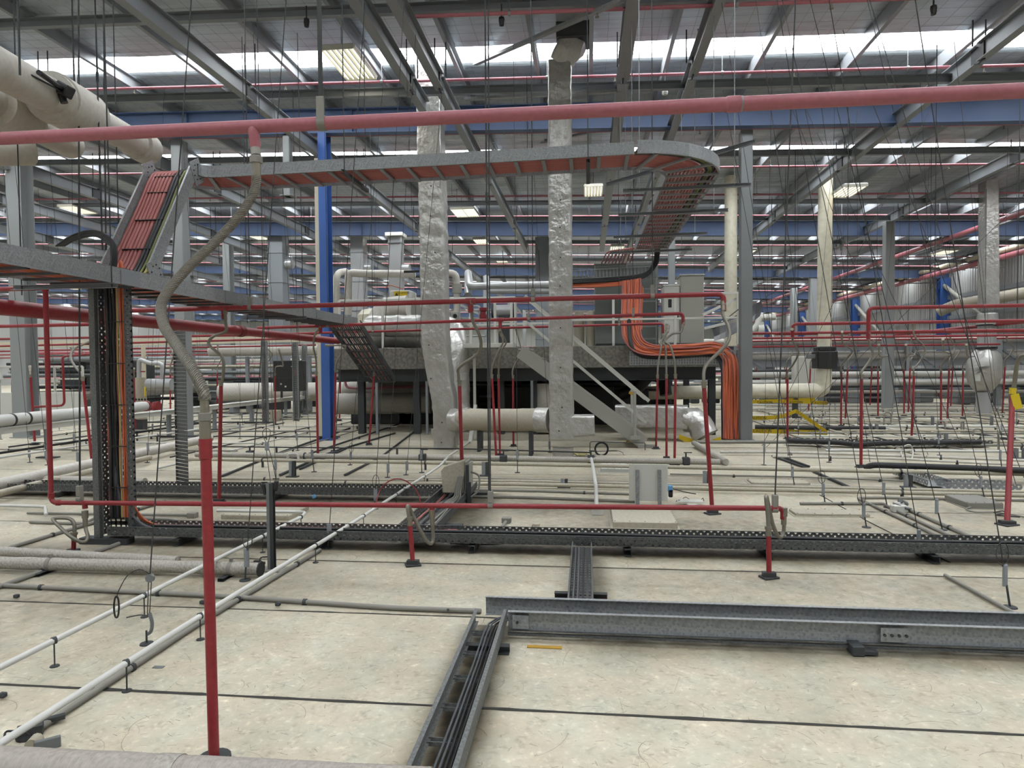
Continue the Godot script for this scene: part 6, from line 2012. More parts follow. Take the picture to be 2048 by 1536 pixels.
	for f in [0.1, 0.24, 0.36, 0.5, 0.64, 0.8]:
		var p := ta.lerp(tb, f)
		part(tr, "leg", Geo.new().prism(channel(0.08, 0.08, 0.005), Vector3(p.x, 0, p.z), p - Vector3(0, 0.05, 0), Vector3.FORWARD), M.steel_grey)
		part(tr, "leg_foot", Geo.new().box(Vector3(p.x, 0.012, p.z), Vector3(0.4, 0.024, 0.14)), M.steel_dark)
	var wp := thing("white_pipe", "fat white pipe with a black band running back above the white trunking", "pipe", Vector3(-12, 0.75, -14))
	var wa := fl(-40, 846, 0.8)
	var wb := fl(290, 812, 0.8)
	part(wp, "pipe", Geo.new().tube(pts([wa, wb]), 0.11, 16), M.conduit_white)
	part_each(wp, "band", Geo.new().tube(pts([wa.lerp(wb, 0.135), wa.lerp(wb, 0.145)]), 0.115, 16).tube(pts([wa.lerp(wb, 0.21), wa.lerp(wb, 0.22)]), 0.115, 16), M.label_dark)
	part(wp, "end_cap", Geo.new().tube(pts([wb, wb + (wb - wa).normalized() * 0.06]), 0.13, 16), M.red_paint)
	# right side: three conduits running back
	run_pipe("grey_conduit", [fl(1746, 1011, 0.02), fl(1943, 1103, 0.02)], 0.017, M.conduit_grey, "left of three parallel conduits running up to the long floor tray at right", "conduit", "", 0.1, 0.55)
	run_pipe("grey_conduit", [fl(1600, 1007, 0.02), fl(1768, 1007, 0.02), fl(1776, 1013, 0.02), fl(1972, 1105, 0.02)], 0.017, M.conduit_grey, "middle of three parallel conduits running up to the long floor tray at right", "conduit", "", 0.06, 0.7)
	run_pipe("grey_conduit", [fl(1812, 1017, 0.02), fl(2014, 1105, 0.02)], 0.02, M.conduit_grey, "right of three parallel conduits running up to the long floor tray at right", "conduit", "", 0.1, 0.6)
	run_pipe("grey_conduit", [fl(1745, 1010, 0.02), fl(1714, 996, 0.02), fl(1760, 995, 0.02), fl(2080, 1001, 0.02)], 0.016, M.conduit_grey, "conduit that turns a sharp corner at right and runs to the edge", "conduit", "", 0.06, 1.0)
	run_pipe("grey_conduit", [fl(1890, 1150, 0.02), fl(2080, 1255, 0.02)], 0.014, M.conduit_grey, "thin conduit in front of the long floor tray at the right edge", "conduit")
	run_pipe("seam_line", [fl(1640, 990, 0.004), fl(1740, 1045, 0.004), fl(1900, 1125, 0.004)], 0.005, M.sealant, "dark seam running back across the deck beside the three conduits", "seam")
	run_pipe("grey_conduit", [fl(1545, 912, 0.02), fl(1612, 936, 0.02), fl(1700, 975, 0.02)], 0.02, M.steel_dark, "dark conduit slanting back across the deck at right of centre", "conduit")
	run_pipe("grey_conduit", [fl(1566, 914, 0.02), fl(1618, 933, 0.02)], 0.02, M.steel_dark, "short dark conduit beside the slanting one", "conduit")
	# black lagged hose over tan pipe
	run_pipe("black_hose", [fl(1732, 935, 0.12), fl(1745, 930, 0.18), fl(1850, 933, 0.18), fl(1960, 937, 0.18), fl(2090, 943, 0.18)], 0.045, M.cable_black, "thick black foam-lagged pipe lying along the tan pipe at right", "pipe", "", 0.2)
	# trays at right
	var t := thing("cable_tray", "angled perforated tray lying on the deck between the tan pipes at right", "cable tray", fl(1900, 975))
	perforated(t, fl(1806, 948, 0.04), fl(1880, 973, 0.04), 0.3, 0.08, M.galvanised, Vector3.UP, false, 0.08)
	perforated(t, fl(1880, 973, 0.04), fl(2032, 977, 0.04), 0.3, 0.08, M.galvanised, Vector3.UP, false, 0.08)
	var tt := thing("cable_tray", "sagging perforated tray of black cable beyond the tall square grey column", "cable tray", fl(1700, 890))
	perforated(tt, fl(1572, 886, 0.05), fl(1760, 891, 0.05), 0.3, 0.1, M.galvanised_dirty, Vector3.UP, false, 0.12)
	perforated(tt, fl(1760, 891, 0.05), fl(1975, 889, 0.05), 0.3, 0.1, M.galvanised_dirty, Vector3.UP, false, 0.12)
	part(tt, "cable", Geo.new().tube(curve([fl(1575, 881, 0.18), fl(1660, 884, 0.15), fl(1720, 889, 0.12), fl(1780, 886, 0.16), fl(1960, 884, 0.15)], 5), 0.05, 8), M.cable_black)
	run_pipe("black_hose", [fl(1510, 854, 0.1), fl(1640, 856, 0.1), fl(1770, 857, 0.1)], 0.06, M.cable_black, "black pipe on the deck under the caution tape", "pipe")
	# clutter of thin conduits running both ways on the far right deck
	var r := RandomNumberGenerator.new(); r.seed = 314
	for k in 22:
		var x := 4.4 + k * 0.62 + r.randf_range(-0.2, 0.2)
		var z0 := r.randf_range(11.5, 15.0)
		var z1 := z0 + r.randf_range(6.0, 16.0)
		run_pipe("deck_conduit", [Vector3(x, 0.06, -z0), Vector3(x + r.randf_range(-0.3, 0.3), 0.06, -z1)], r.randf_range(0.014, 0.028), M[["conduit_grey", "conduit_white", "lagging_tan", "steel_dark"][k % 4]], "thin conduit running back over the far deck at right", "conduit", "conduits on the far right deck", 0.1, 2.2)
	for k in 20:
		var z := 12.9 + k * 0.8 + r.randf_range(-0.3, 0.3)
		var x0 := r.randf_range(3.9, 7.0)
		run_pipe("cross_conduit", [Vector3(x0, 0.09, -z), Vector3(x0 + r.randf_range(5.0, 11.0), 0.09, -z)], r.randf_range(0.014, 0.03), M[["conduit_white", "conduit_grey", "lagging_tan"][k % 3]], "thin conduit crossing the far deck at right", "conduit", "conduits across the far right deck", 0.1, 2.4)
	for k in 11:
		var x := -5.2 - k * 0.9 + r.randf_range(-0.2, 0.2)
		var z0 := r.randf_range(9.6, 12.5) + k * 0.35
		run_pipe("deck_conduit", [Vector3(x, 0.04, -z0), Vector3(x + r.randf_range(-0.2, 0.2), 0.04, -z0 - r.randf_range(4.0, 11.0))], r.randf_range(0.012, 0.024), M[["steel_dark", "conduit_grey", "conduit_white", "cable_black"][k % 4]], "thin conduit running back over the deck at left of the blue column", "conduit", "conduits on the left deck", 0.1, 2.0)
	for k in 9:
		var z := 12.4 + k * 1.3
		var x0 := r.randf_range(-15.0, -11.0)
		run_pipe("cross_conduit", [Vector3(x0, 0.07, -z), Vector3(x0 + r.randf_range(4.0, 7.5), 0.07, -z)], r.randf_range(0.013, 0.028), M[["conduit_grey", "conduit_white", "steel_dark"][k % 3]], "thin conduit crossing the deck at left behind the uprights", "conduit", "conduits across the left deck", 0.1, 2.2)
	# dark conduits that run back under the duct in the middle
	for q in [[[560, 950], [660, 905], [790, 866]], [[690, 950], [760, 915], [830, 862]], [[600, 938], [700, 893]], [[420, 962], [560, 905], [700, 856]]]:
		var l := []
		for w in q: l.append(fl(w[0], w[1], 0.02))
		run_pipe("grey_conduit", l, 0.02, M.steel_dark, "dark conduit slanting back over the deck between the blue column and left foil duct", "conduit", "dark conduits by the blue column", 0.3)


# ---------------------------------------------------------------- red drops
func px_drop(base: Array, path: Array, z_tee: float, label: String, r := 0.02, group := "") -> void:
	var foot := fl(base[0], base[1])
	var zf := -foot.z
	var hose := []
	for k in path.size():
		var f := float(k) / maxi(1, path.size() - 1)
		hose.append(az(path[k][0], path[k][1], lerpf(zf, z_tee, f)))
	drop_set(foot, hose, hose[0].y, label, r, group)

func build_droppers() -> void:
	px_drop([438, 1005], [[442, 772], [446, 750], [445, 716], [420, 692], [418, 682], [428, 672], [452, 662], [451, 645], [449, 624]], 8.0, "red drop pipe with a kinked hose just right of the red standpipe", 0.024)
	px_drop([926, 1000], [[919, 772], [917, 750], [919, 734], [955, 708], [962, 690], [958, 668], [945, 640], [942, 606]], 8.0, "red drop pipe behind the grey control box, its hose bowed right", 0.024)
	px_drop([1425, 1028], [[1408, 776], [1408, 742], [1418, 724], [1450, 692], [1459, 672], [1456, 652], [1446, 630], [1446, 605]], 8.0, "leaning red drop pipe right of the white upright panel, its hose bowed right", 0.024)
	px_drop([993, 922], [[984, 757], [984, 735], [998, 700], [1006, 684], [1000, 662]], 11.7, "left of three red drop pipes between the twin foil ducts", 0.022)
	px_drop([1000, 912], [[997, 757], [998, 730], [1004, 700], [1012, 684], [1001, 664]], 11.7, "middle of three red drop pipes between the twin foil ducts", 0.02)
	px_drop([1027, 893], [[1026, 757], [1026, 738], [1043, 704], [1040, 688], [1033, 660]], 14.0, "right of three red drop pipes between the twin foil ducts", 0.022)
	px_drop([1312, 898], [[1315, 757], [1316, 730], [1322, 694], [1318, 684], [1330, 676], [1333, 652]], 14.0, "left of three red drop pipes over the stair foot", 0.022)
	px_drop([1333, 918], [[1333, 757], [1332, 720], [1330, 692], [1322, 684], [1335, 664], [1336, 655]], 12.4, "middle of three red drop pipes over the stair foot", 0.022)
	px_drop([1349, 930], [[1351, 757], [1349, 722], [1340, 692], [1330, 682], [1345, 668], [1362, 664], [1367, 645]], 11.7, "right of three red drop pipes over the stair foot", 0.022)
	px_drop([636, 917], [[633, 752], [632, 720], [627, 695], [630, 668], [640, 655]], 11.7, "red drop pipe just left of the blue column", 0.022)
	px_drop([668, 905], [[671, 745], [674, 722], [690, 697], [686, 691], [655, 691]], 12.6, "red drop pipe just right of the blue column", 0.022)
	px_drop([738, 890], [[748, 752], [748, 738], [754, 731], [770, 730]], 14.2, "leaning red drop pipe in front of the diving cable ladder's foot", 0.022)
	px_drop([186, 940], [[166, 762], [163, 748], [152, 735], [141, 715], [150, 697], [185, 680], [191, 668], [190, 655]], 11.4, "leaning red drop pipe left of the cabled upright tray", 0.024)
	px_drop([70, 890], [[61, 755], [60, 735]], 13.8, "red drop pipe with a side branch in front of the left grey column", 0.026)
	var br := solo("branch_pipe", Geo.new().tube(bent([az(66, 814, 13.8), az(129, 811, 13.8), az(125, 715, 13.8), az(132, 712, 13.8), az(190, 708, 13.8)], 0.12), 0.026, 10), M.red_paint, "red branch pipe looping from the left drop pipe up to the range", "pipe")
	solo("branch_pipe", Geo.new().tube(bent([az(182, 700, 14.6), az(183, 802, 14.6), az(206, 804, 14.6), az(207, 850, 14.6) * Vector3(1, 0, 1)], 0.1), 0.026, 10), M.red_hazed, "dull red upright pipe with a bent foot, beside the cabled upright tray", "pipe")
	solo("branch_pipe", Geo.new().tube(bent([az(690, 756, 18.0), az(692, 775, 18.0), az(722, 777, 18.0), az(860, 772, 18.0)], 0.12), 0.035, 10), M.red_hazed, "dull red pipe with an elbow low under the platform at left", "pipe")
	px_drop([271, 862], [[268, 755], [268, 738]], 16.5, "slim red drop pipe beside the pale pump cylinder", 0.022)
	px_drop([551, 850], [[550, 752], [551, 735], [560, 732], [566, 730], [558, 700]], 16.9, "slim red drop pipe in front of the black cabinet", 0.022)
	px_drop([512, 800], [[508, 752], [506, 738], [498, 734]], 21.0, "short red drop pipe left of the tall upright tray", 0.022)
	# right of the tall grey column
	var right := [[1722, 935, 1723, 758, 1737, 665, 11.4, "red drop pipe at right with a thick arched hose, left of the pale grey column"], [1575, 878, 1575, 758, 1584, 660, 13.4, "dark red drop pipe just right of the tall square grey column"], [1682, 853, 1683, 745, 1684, 665, 16.5, "red drop pipe beside the fat cream duct's elbow"], [1756, 838, 1756, 742, 1758, 690, 18.0, "red drop pipe just left of the pale grey column"], [1823, 880, 1828, 752, 1827, 650, 15.5, "leaning red drop pipe right of the pale grey column, with a white upper length"], [1882, 853, 1882, 745, 1886, 680, 16.5, "red drop pipe halfway between the pale grey column and the silver flue"], [1925, 838, 1926, 744, 1933, 690, 18.0, "red drop pipe just left of the silver flue"], [1808, 832, 1808, 738, 1812, 690, 18.5, "slim red drop pipe behind the leaning one, right of the pale grey column"], [1640, 812, 1640, 735, 1640, 690, 24, "short red drop pipe behind the fat cream duct's elbow"]]
	for q in right:
		var mid: float = (q[3] + q[5]) / 2.0
		px_drop([q[0], q[1]], [[q[2], q[3]], [q[2], q[3] - 14], [q[2] + 12, q[3] - 30], [q[2] + 22, mid - 4], [q[4] + 2, q[5] + 22], [q[4], q[5]]], q[6], q[7], 0.024)
	var f := fl(2014, 1050)
	drop_set(f, [az(2025, 790, 8.2), az(2030, 760, 8.2), az(2034, 728, 8.1), az(2045, 712, 8.0), az(2062, 716, 7.9), az(2070, 745, 7.9)], 1.4, "leaning red drop pipe at the right edge, tagged with yellow tape", 0.028)
	solo("yellow_tape", Geo.new().tube(pts([az(2026, 776, 8.17), az(2025, 788, 8.17)]), 0.034, 10).box(az(2033, 803, 8.1), Vector3(0.09, 0.17, 0.006), Basis(Vector3.BACK, 0.25)), M.yellow, "yellow tape and dangling tag on the leaning red drop pipe at right", "tape")
	# head-height ranges at right and left
	var ranges := [[1737, 616, 2090, 607, 11.4, "red range pipe with a down-turned end right of the fat cream duct"], [1585, 648, 2090, 637, 13.4, "red range pipe passing in front of the fat cream duct"], [1502, 667, 2090, 655, 16.5, "third red range pipe at right, passing the pale grey column"], [1490, 677, 2090, 671, 18.0, "fourth red range pipe at right, close under the third"], [1475, 694, 2000, 683, 21.0, "lowest red range pipe at right, behind the pale grey column"]]
	for q in ranges:
		var a := az(q[0], q[1], q[4])
		var b := az(q[2], q[3], q[4])
		b.y = a.y
		var t := thing("range_pipe", q[5], "pipe", (a + b) / 2)
		var run := [a, b]
		if q[4] < 14: run.push_front(a - Vector3(0, 0.5 if q[4] < 12 else 0.25, 0))
		part(t, "pipe", Geo.new().tube(bent(run, 0.09), 0.032, 10), M.red_paint)
		var hg := Geo.new()
		var k := 0
		while a.x + 1.0 + k * 3.0 < b.x:
			var x := a.x + 1.0 + k * 3.0
			hg.rod(Vector3(x, a.y, a.z), Vector3(x, 6.7, a.z), 0.007)
			k += 1
		part_each(t, "hanger_rod", hg, M.wire_dark)
	var lr := [[-60, 654, 212, 648, 11.4, "nearest red range pipe at far left, behind the upright red pipe"], [-60, 679, 640, 668, 16.9, "second red range pipe at far left, in front of the cream bar"], [-60, 694, 640, 676, 19.5, "third red range pipe at left, passing behind the braided hose"], [-60, 704, 632, 690, 24.0, "fourth red range pipe at left"], [-60, 711, 632, 698, 28.0, "fifth red range pipe at left"], [-60, 717, 632, 706, 33.0, "lowest red range pipe at left"]]
	for q in lr:
		range_pipe(q[5], az(q[0], q[1], q[4]), az(q[2], q[3], q[4]), 0.034, [], [], false)
	solo("cream_bar", Geo.new().prism(rect(0.1, 0.22), az(-60, 692, 20.5), az(640, 676, 20.5)), M.cream_paint, "long cream trunking behind the red range pipes at left", "trunking")
	var dr := thing("red_pipe", "red pipe sloping gently across the right background behind the silver flue", "pipe", Vector3(12.5, 2.8, -20))
	part(dr, "pipe", Geo.new().tube(pts([Vector3(12.5, 2.8, -40), Vector3(12.5, 2.85, -14)]), 0.06, 10), M.red_paint)
	# rows of drops farther off
	var r := RandomNumberGenerator.new(); r.seed = 808
	var proto: Node3D = null
	for z in [20.5, 23.5, 26.6, 30.0, 33.5, 37]:
		for k in range(-7, 6):
			var x := 1.45 + 3.02 * k
			if x > -6.5 and x < 6.2: continue
			if z < 22 and absf(x) < 7: continue
			var at := Vector3(x + r.randf_range(-0.2, 0.2), 0, -z + r.randf_range(-0.3, 0.3))
			if proto == null:
				var f0 := Vector3.ZERO
				proto = drop_set(f0, [Vector3(0.06, 1.55, 0), Vector3(0.07, 1.75, 0), Vector3(0.22, 1.95, 0), Vector3(0.3, 2.15, 0), Vector3(0.12, 2.35, 0), Vector3(0.1, 2.52, 0)], 1.5, "slender red drop pipe standing far back on the deck", 0.026, "distant red drop pipes")
				proto.position = at
			else:
				copy_of(proto, at, "", r.randf_range(-0.6, 0.6))
	for z in [20.5, 23.5, 26.6, 30.0]:
		range_pipe("red range pipe far back at right above the distant drop pipes", Vector3(5.5, 2.55, -z), Vector3(18.5, 2.55, -z), 0.034, [], [], false, "distant red ranges at right")


# ---------------------------------------------------------------- hanger wires
# a wire from a foot plate up to the steel, with a turnbuckle block low on it
func hanger(foot: Vector3, lean: Vector3, label: String, thick := 0.004, block := 0.3, loop := false, group := "") -> Node3D:
	var t := thing("hanger_wire", label, "hanger wire", foot, group)
	var top := Vector3(foot.x + lean.x, 6.65, foot.z + lean.z)
	var d := (top - foot).normalized()
	part(t, "foot_plate", Geo.new().lathe([[0.0, 0.0], [0.045, 0.0], [0.042, 0.008], [0.0, 0.01]], foot, Vector3.UP, 12), M.steel_dark)
	part(t, "eye_rod", Geo.new().rod(foot, foot + d * block, 0.007), M.steel_dark)
	part(t, "turnbuckle", Geo.new().cbox(foot + d * (block + 0.065), Vector3(0.042, 0.15, 0.016), 0.004, Basis(Vector3.UP, 0.5)), M.steel_grey)
	part(t, "wire", Geo.new().rod(foot + d * (block + 0.12), top, thick, 5), M.wire_dark)
	if loop:
		var c := foot + d * (block + 0.22)
		var l := [c - d * 0.1]
		for k in 9:
			var w := TAU * k / 8.0
			l.append(c + Vector3(sin(w) * 0.04, -cos(w) * 0.08, 0.01))
		part_each(t, "wire_loop", Geo.new().tube(curve(l, 3), 0.0035, 5), M.wire_dark)
	return t

func build_hangers() -> void:
	# near ones, each as it hangs in the photograph
	var near := [
		[2020, 1215, [2008, 1099], [1960, 830], 0.1, "hanger wire with a flat turnbuckle and round foot, nearest at the right edge", true],
		[1843, 1108, [1829, 1010], [1800, 850], 0.02, "hanger wire whose turnbuckle touches the long floor tray at right", false],
		[1733, 1055, [1724, 990], [1700, 860], 0.05, "hanger wire with a round foot left of the three conduits", true],
		[1885, 1060, [1878, 1012], [1840, 880], 0.12, "hooked hanger wire standing between the three conduits", false],
		[1650, 1006, [1644, 950], [1630, 860], 0.04, "hanger wire with a bluish turnbuckle over the tan pipes", true],
		[1589, 973, [1586, 935], [1575, 880], 0.08, "hanger wire with a turnbuckle behind the red drop's strap, over the tan pipes", false],
		[1775, 1015, [1770, 960], [1745, 870], 0.1, "hanger wire beside the small white junction boxes", false],
		[1970, 1000, [1962, 950], [1930, 830], 0.1, "hanger wire behind the leaning red drop pipe at right", true],
		[490, 1161, [500, 1048], [512, 850], 0.06, "hanger wire with a looped tail beside the upright channel post", true],
		[749, 1018, [752, 985], [757, 880], 0.05, "hanger wire with a block above the low red pipe, left of the control box", true],
		[656, 1096, [663, 1000], [672, 860], 0.03, "thin hanger wire by the right white conduit, dropping behind the low red pipe", false],
		[812, 950, [816, 900], [830, 760], 0.02, "hanger wire in front of the left foil duct's foot", false],
		[1100, 905, [1101, 870], [1090, 730], 0.02, "dark hanger wire in front of the right foil duct's foot", false],
		[775, 955, [778, 900], [790, 720], 0.02, "hanger wire with a bracket over the tan pipes, left of the control box", false],
		[700, 930, [706, 880], [720, 700], 0.02, "hanger wire in front of the diving cable ladder", true],
		[95, 930, [90, 880], [70, 700], 0.04, "hanger wire with a turnbuckle in front of the white trunking at left", true],
		[60, 925, [56, 880], [45, 760], 0.04, "hanger wire with a turnbuckle nearest the left edge", false],
	]
	for q in near:
		var f := fl(q[0], q[1])
		var p1 := az(q[2][0], q[2][1], -f.z)
		var p2 := az(q[3][0], q[3][1], -f.z)
		var d := (p2 - f) / maxf(p2.y, 0.2)
		hanger(f, Vector3(d.x * 6.65, 0, 0), q[5], 0.004, 0.06 + q[4], q[6])
	# the pulley set on the left foreground wire
	var f := fl(297, 1287)
	var pl := thing("chain_clamp", "dark screw clamp on a pulley wire with a coiled tail, at left foreground", "clamp", f)
	part(pl, "foot", Geo.new().lathe([[0.0, 0.0], [0.04, 0.0], [0.038, 0.008], [0.0, 0.012]], f + Vector3(-0.005, 0, 0.01), Vector3.UP, 14), M.steel_dark)
	part_stuff(pl, "screw", Geo.new().rod(f + Vector3(-0.005, 0, 0.01), f + Vector3(-0.005, 0.085, 0.01), 0.006), M.steel_dark)
	var zc := -f.z
	part(pl, "hook", Geo.new().tube(curve([az(295, 1268, zc), az(302, 1262, zc), az(304, 1245, zc), az(299, 1226, zc)], 4), 0.011, 8), M.grey_dark_paint)
	part(pl, "handle", Geo.new().tube(curve([az(298, 1232, zc), az(280, 1230, zc), az(253, 1235, zc)], 4), 0.004, 6), M.steel_dark)
	part(pl, "pulley", Geo.new().tube(pts([az(300, 1156, zc) + Vector3(0, 0, 0.01), az(300, 1156, zc) - Vector3(0, 0, 0.012)]), 0.026, 14), M.grey_dark_paint)
	part(pl, "tail", Geo.new().tube(curve([az(299, 1148, zc), az(280, 1139, zc), az(256, 1150, zc), az(238, 1180, zc), az(233, 1196, zc)], 5), 0.0028, 6), M.cable_black)
	var wg := Geo.new()
	wg.rod(az(300, 1148, zc), az(300, 1148, zc) + (az(325, 800, zc) - az(300, 1148, zc)) * 4.6, 0.004, 5)
	wg.rod(az(297, 1160, zc), az(295, 1230, zc), 0.003, 5).rod(az(303, 1160, zc), az(299, 1230, zc), 0.003, 5)
	part_each(pl, "wire", wg, M.wire_dark)
	var coil := Geo.new()
	for o in 3:
		var l := []
		for k in 11: l.append(az(232 + 5.0 * cos(TAU * k / 10) + o, 1214 + 22.0 * sin(TAU * k / 10), zc + 0.01 * o))
		coil.tube(curve(l, 2), 0.0028, 5)
	part(pl, "coil", coil, M.cable_black)
	# long dark rods in front of the middle
	for q in [[978, 1000, 970, 0, 5.75, "long dark rod before the twin ducts, ending at the low red pipe's strap"], [160, 985, 157, 0, 5.75, "long dark rod at left, ending at the low red pipe's first strap"], [205, 500, 190, 0, 6.0, "dark hanging rod behind the upright tray's head"], [212, 500, 207, 0, 6.2, "thin dark hanging rod beside the upright tray's head"]]:
		var a := az(q[0], q[1], q[4])
		var b := az(q[2], q[3], q[4])
		var e := a + (b - a) * ((6.65 - a.y) / (b.y - a.y))
		var t := thing("hanging_rod", q[5], "rod", e)
		part(t, "rod", Geo.new().rod(a, e, 0.0075, 6), M.wire_dark)
		var m := a.lerp(e, 0.42)
		part(t, "coupler", Geo.new().tube(pts([m, m + (e - a).normalized() * 0.09]), 0.013, 6), M.steel_dark)
	# the rest, in lines under the hanging beams
	var r := RandomNumberGenerator.new(); r.seed = 2024
	var kinds := []
	for k in 6:
		var lean := [-0.5, -0.25, 0.0, 0.2, 0.45, 0.7][k] as float
		kinds.append(hanger(Vector3(-6.2 - 0.5 * k, 0, -30 - k), Vector3(lean, 0, r.randf_range(-0.2, 0.2)), "thin steel hanger wire from the roof steel to a turnbuckle and foot on the deck", 0.0036, 0.22, false, "hanger wires across the deck"))
	var made := 0
	for bx in [-20.9, -17.3, -14.1, -10.4, -8.3, -6.2, -4.4, -2.6, -0.6, 1.0, 2.6, 4.4, 6.45, 8.5, 10.6, 12.7, 14.8, 17.0]:
		var z := (8.6 if bx < -4 else 10.4) + r.randf() * 1.6
		while z < 34:
			var skip: bool = absf(bx + 1.5) < 4.6 and z > 12.8 and z < 26.0
			if bx > -7 and bx < 4.4 and z < 12.8: skip = skip or r.randf() < 0.35
			if not skip and made < 210:
				copy_of(kinds[r.randi() % 6], Vector3(bx + r.randf_range(-0.6, 0.6), 0, -z + r.randf_range(-0.4, 0.4)), "", PI if r.randf() < 0.4 else r.randf_range(-0.4, 0.4))
				made += 1
			z += r.randf_range(1.5, 2.4) * (1.0 if z < 22 else 1.6)
	# crossing braces of wire at right
	for q in [[1500, 480, 1570, 870, 12.5], [1668, 430, 1770, 690, 13.0], [1690, 560, 1720, 780, 12.0], [1860, 400, 2005, 880, 9.5], [1900, 590, 1985, 800, 10.5], [1770, 560, 1830, 690, 13.5], [1745, 690, 1880, 560, 14.0], [1580, 780, 1690, 560, 14.2]]:
		var a := az(q[0], q[1], q[4])
		var b := az(q[2], q[3], q[4])
		if b.y > a.y:
			var c := a; a = b; b = c
		b = a + (b - a) * (a.y / (a.y - b.y))        # down to the deck
		a = b + (a - b) * (6.6 / a.y)                # and up to the steel
		solo("brace_wire", Geo.new().rod(a, b, 0.005, 5), M.wire_dark, "thin slanting brace wire crossing between the hangers at right", "wire", "slanting brace wires at right")


# ---------------------------------------------------------------- lamps
func lamp(near_px: float, near_py: float, z: float, width: float, length: float, label: String, tilt := 0.0) -> void:
	var p := az(near_px, near_py, z)
	var t := thing("ceiling_lamp", label, "lamp", p)
	var b := Basis(Vector3.BACK, tilt)
	var c := p + Vector3(0, 0, -length / 2)
	part(t, "housing", Geo.new().cbox(c + Vector3(0, 0.06, 0), Vector3(width, 0.05, length), 0.01, b), M.steel_grey)
	part_each(t, "end_plate", Geo.new().cbox(p + Vector3(0, 0.02, 0.015), Vector3(width, 0.09, 0.02), 0.004, b).cbox(p + Vector3(0, 0.02, -length - 0.015), Vector3(width, 0.09, 0.02), 0.004, b), M.lamp_reflector)
	var n := 6
	for k in n:
		var x := width * ((k + 0.5) / n - 0.5)
		part(t, "tube", Geo.new().tube(pts([c + b * Vector3(x, 0.0, length / 2 - 0.03), c + b * Vector3(x, 0.0, -length / 2 + 0.03)]), 0.014, 8), M.lamp_tube)
	var rg := Geo.new()
	for k in n + 1:
		var x := width * (float(k) / n - 0.5)
		rg.prism(PackedVector2Array([Vector2(-0.022, 0.035), Vector2(0.022, 0.035), Vector2(0.0, -0.015)]), c + b * Vector3(x, 0, length / 2), c + b * Vector3(x, 0, -length / 2))
	part_stuff(t, "reflector", rg, M.lamp_reflector)
	var hg := Geo.new()
	for s in [-0.35, 0.35]: hg.rod(c + Vector3(0, 0.08, s * length), Vector3(c.x, roof(c.x) - 0.1, c.z + s * length), 0.006)
	part_each(t, "hanger", hg, M.wire_dark)
	var l := AreaLight3D.new()
	l.area_size = Vector2(width * 0.95, length * 0.95)
	l.light_color = Color(1.0, 0.96, 0.86)
	l.light_energy = 2.0
	l.area_range = 40.0
	l.shadow_enabled = true
	l.rotation = Vector3(-PI / 2, 0, 0)
	l.position = Vector3(0, -0.03, -length / 2)
	l.name = "lamp_light"
	t.add_child(l)

func build_lamps() -> void:
	lamp(675, 97, 11.45, 0.6, 1.25, "large lit tube lamp hung before the first skylight strip, upper left of centre")
	lamp(1187, 372, 20.6, 0.56, 1.2, "lit tube lamp right of the right foil duct, facing the viewer", 0.0)
	lamp(1712, 372, 19.5, 0.62, 1.2, "lit tube lamp between the fat cream duct and the right edge")
	lamp(912, 418, 22.6, 0.4, 1.2, "left one of a pair of lit tube lamps just right of the left foil duct")
	lamp(936, 417, 22.6, 0.4, 1.2, "right one of a pair of lit tube lamps just right of the left foil duct")
	lamp(958, 478, 28.6, 0.56, 1.2, "small lit tube lamp low between the twin foil ducts")
	lamp(1500, 500, 31.0, 0.6, 1.2, "small lit tube lamp just right of the tall square grey column")
	lamp(1905, 500, 29.0, 0.6, 1.2, "lit tube lamp low at right beside the silver flue")
	lamp(1000, 518, 37, 0.6, 1.2, "tiny lit tube lamp far back between the twin foil ducts")
	lamp(130, 412, 22.0, 0.6, 1.2, "lit tube lamp at left behind the grey column")
	lamp(130, 575, 45, 0.7, 1.2, "far lit tube lamp at left under the overhead ladder")
	lamp(1690, 578, 48, 0.8, 1.2, "far lit tube lamp beside the fat cream duct")
	lamp(1235, 492, 30, 0.6, 1.2, "lit tube lamp above the plant cabinets")
	lamp(505, 470, 29, 0.6, 1.2, "lit tube lamp far back left of the blue column")


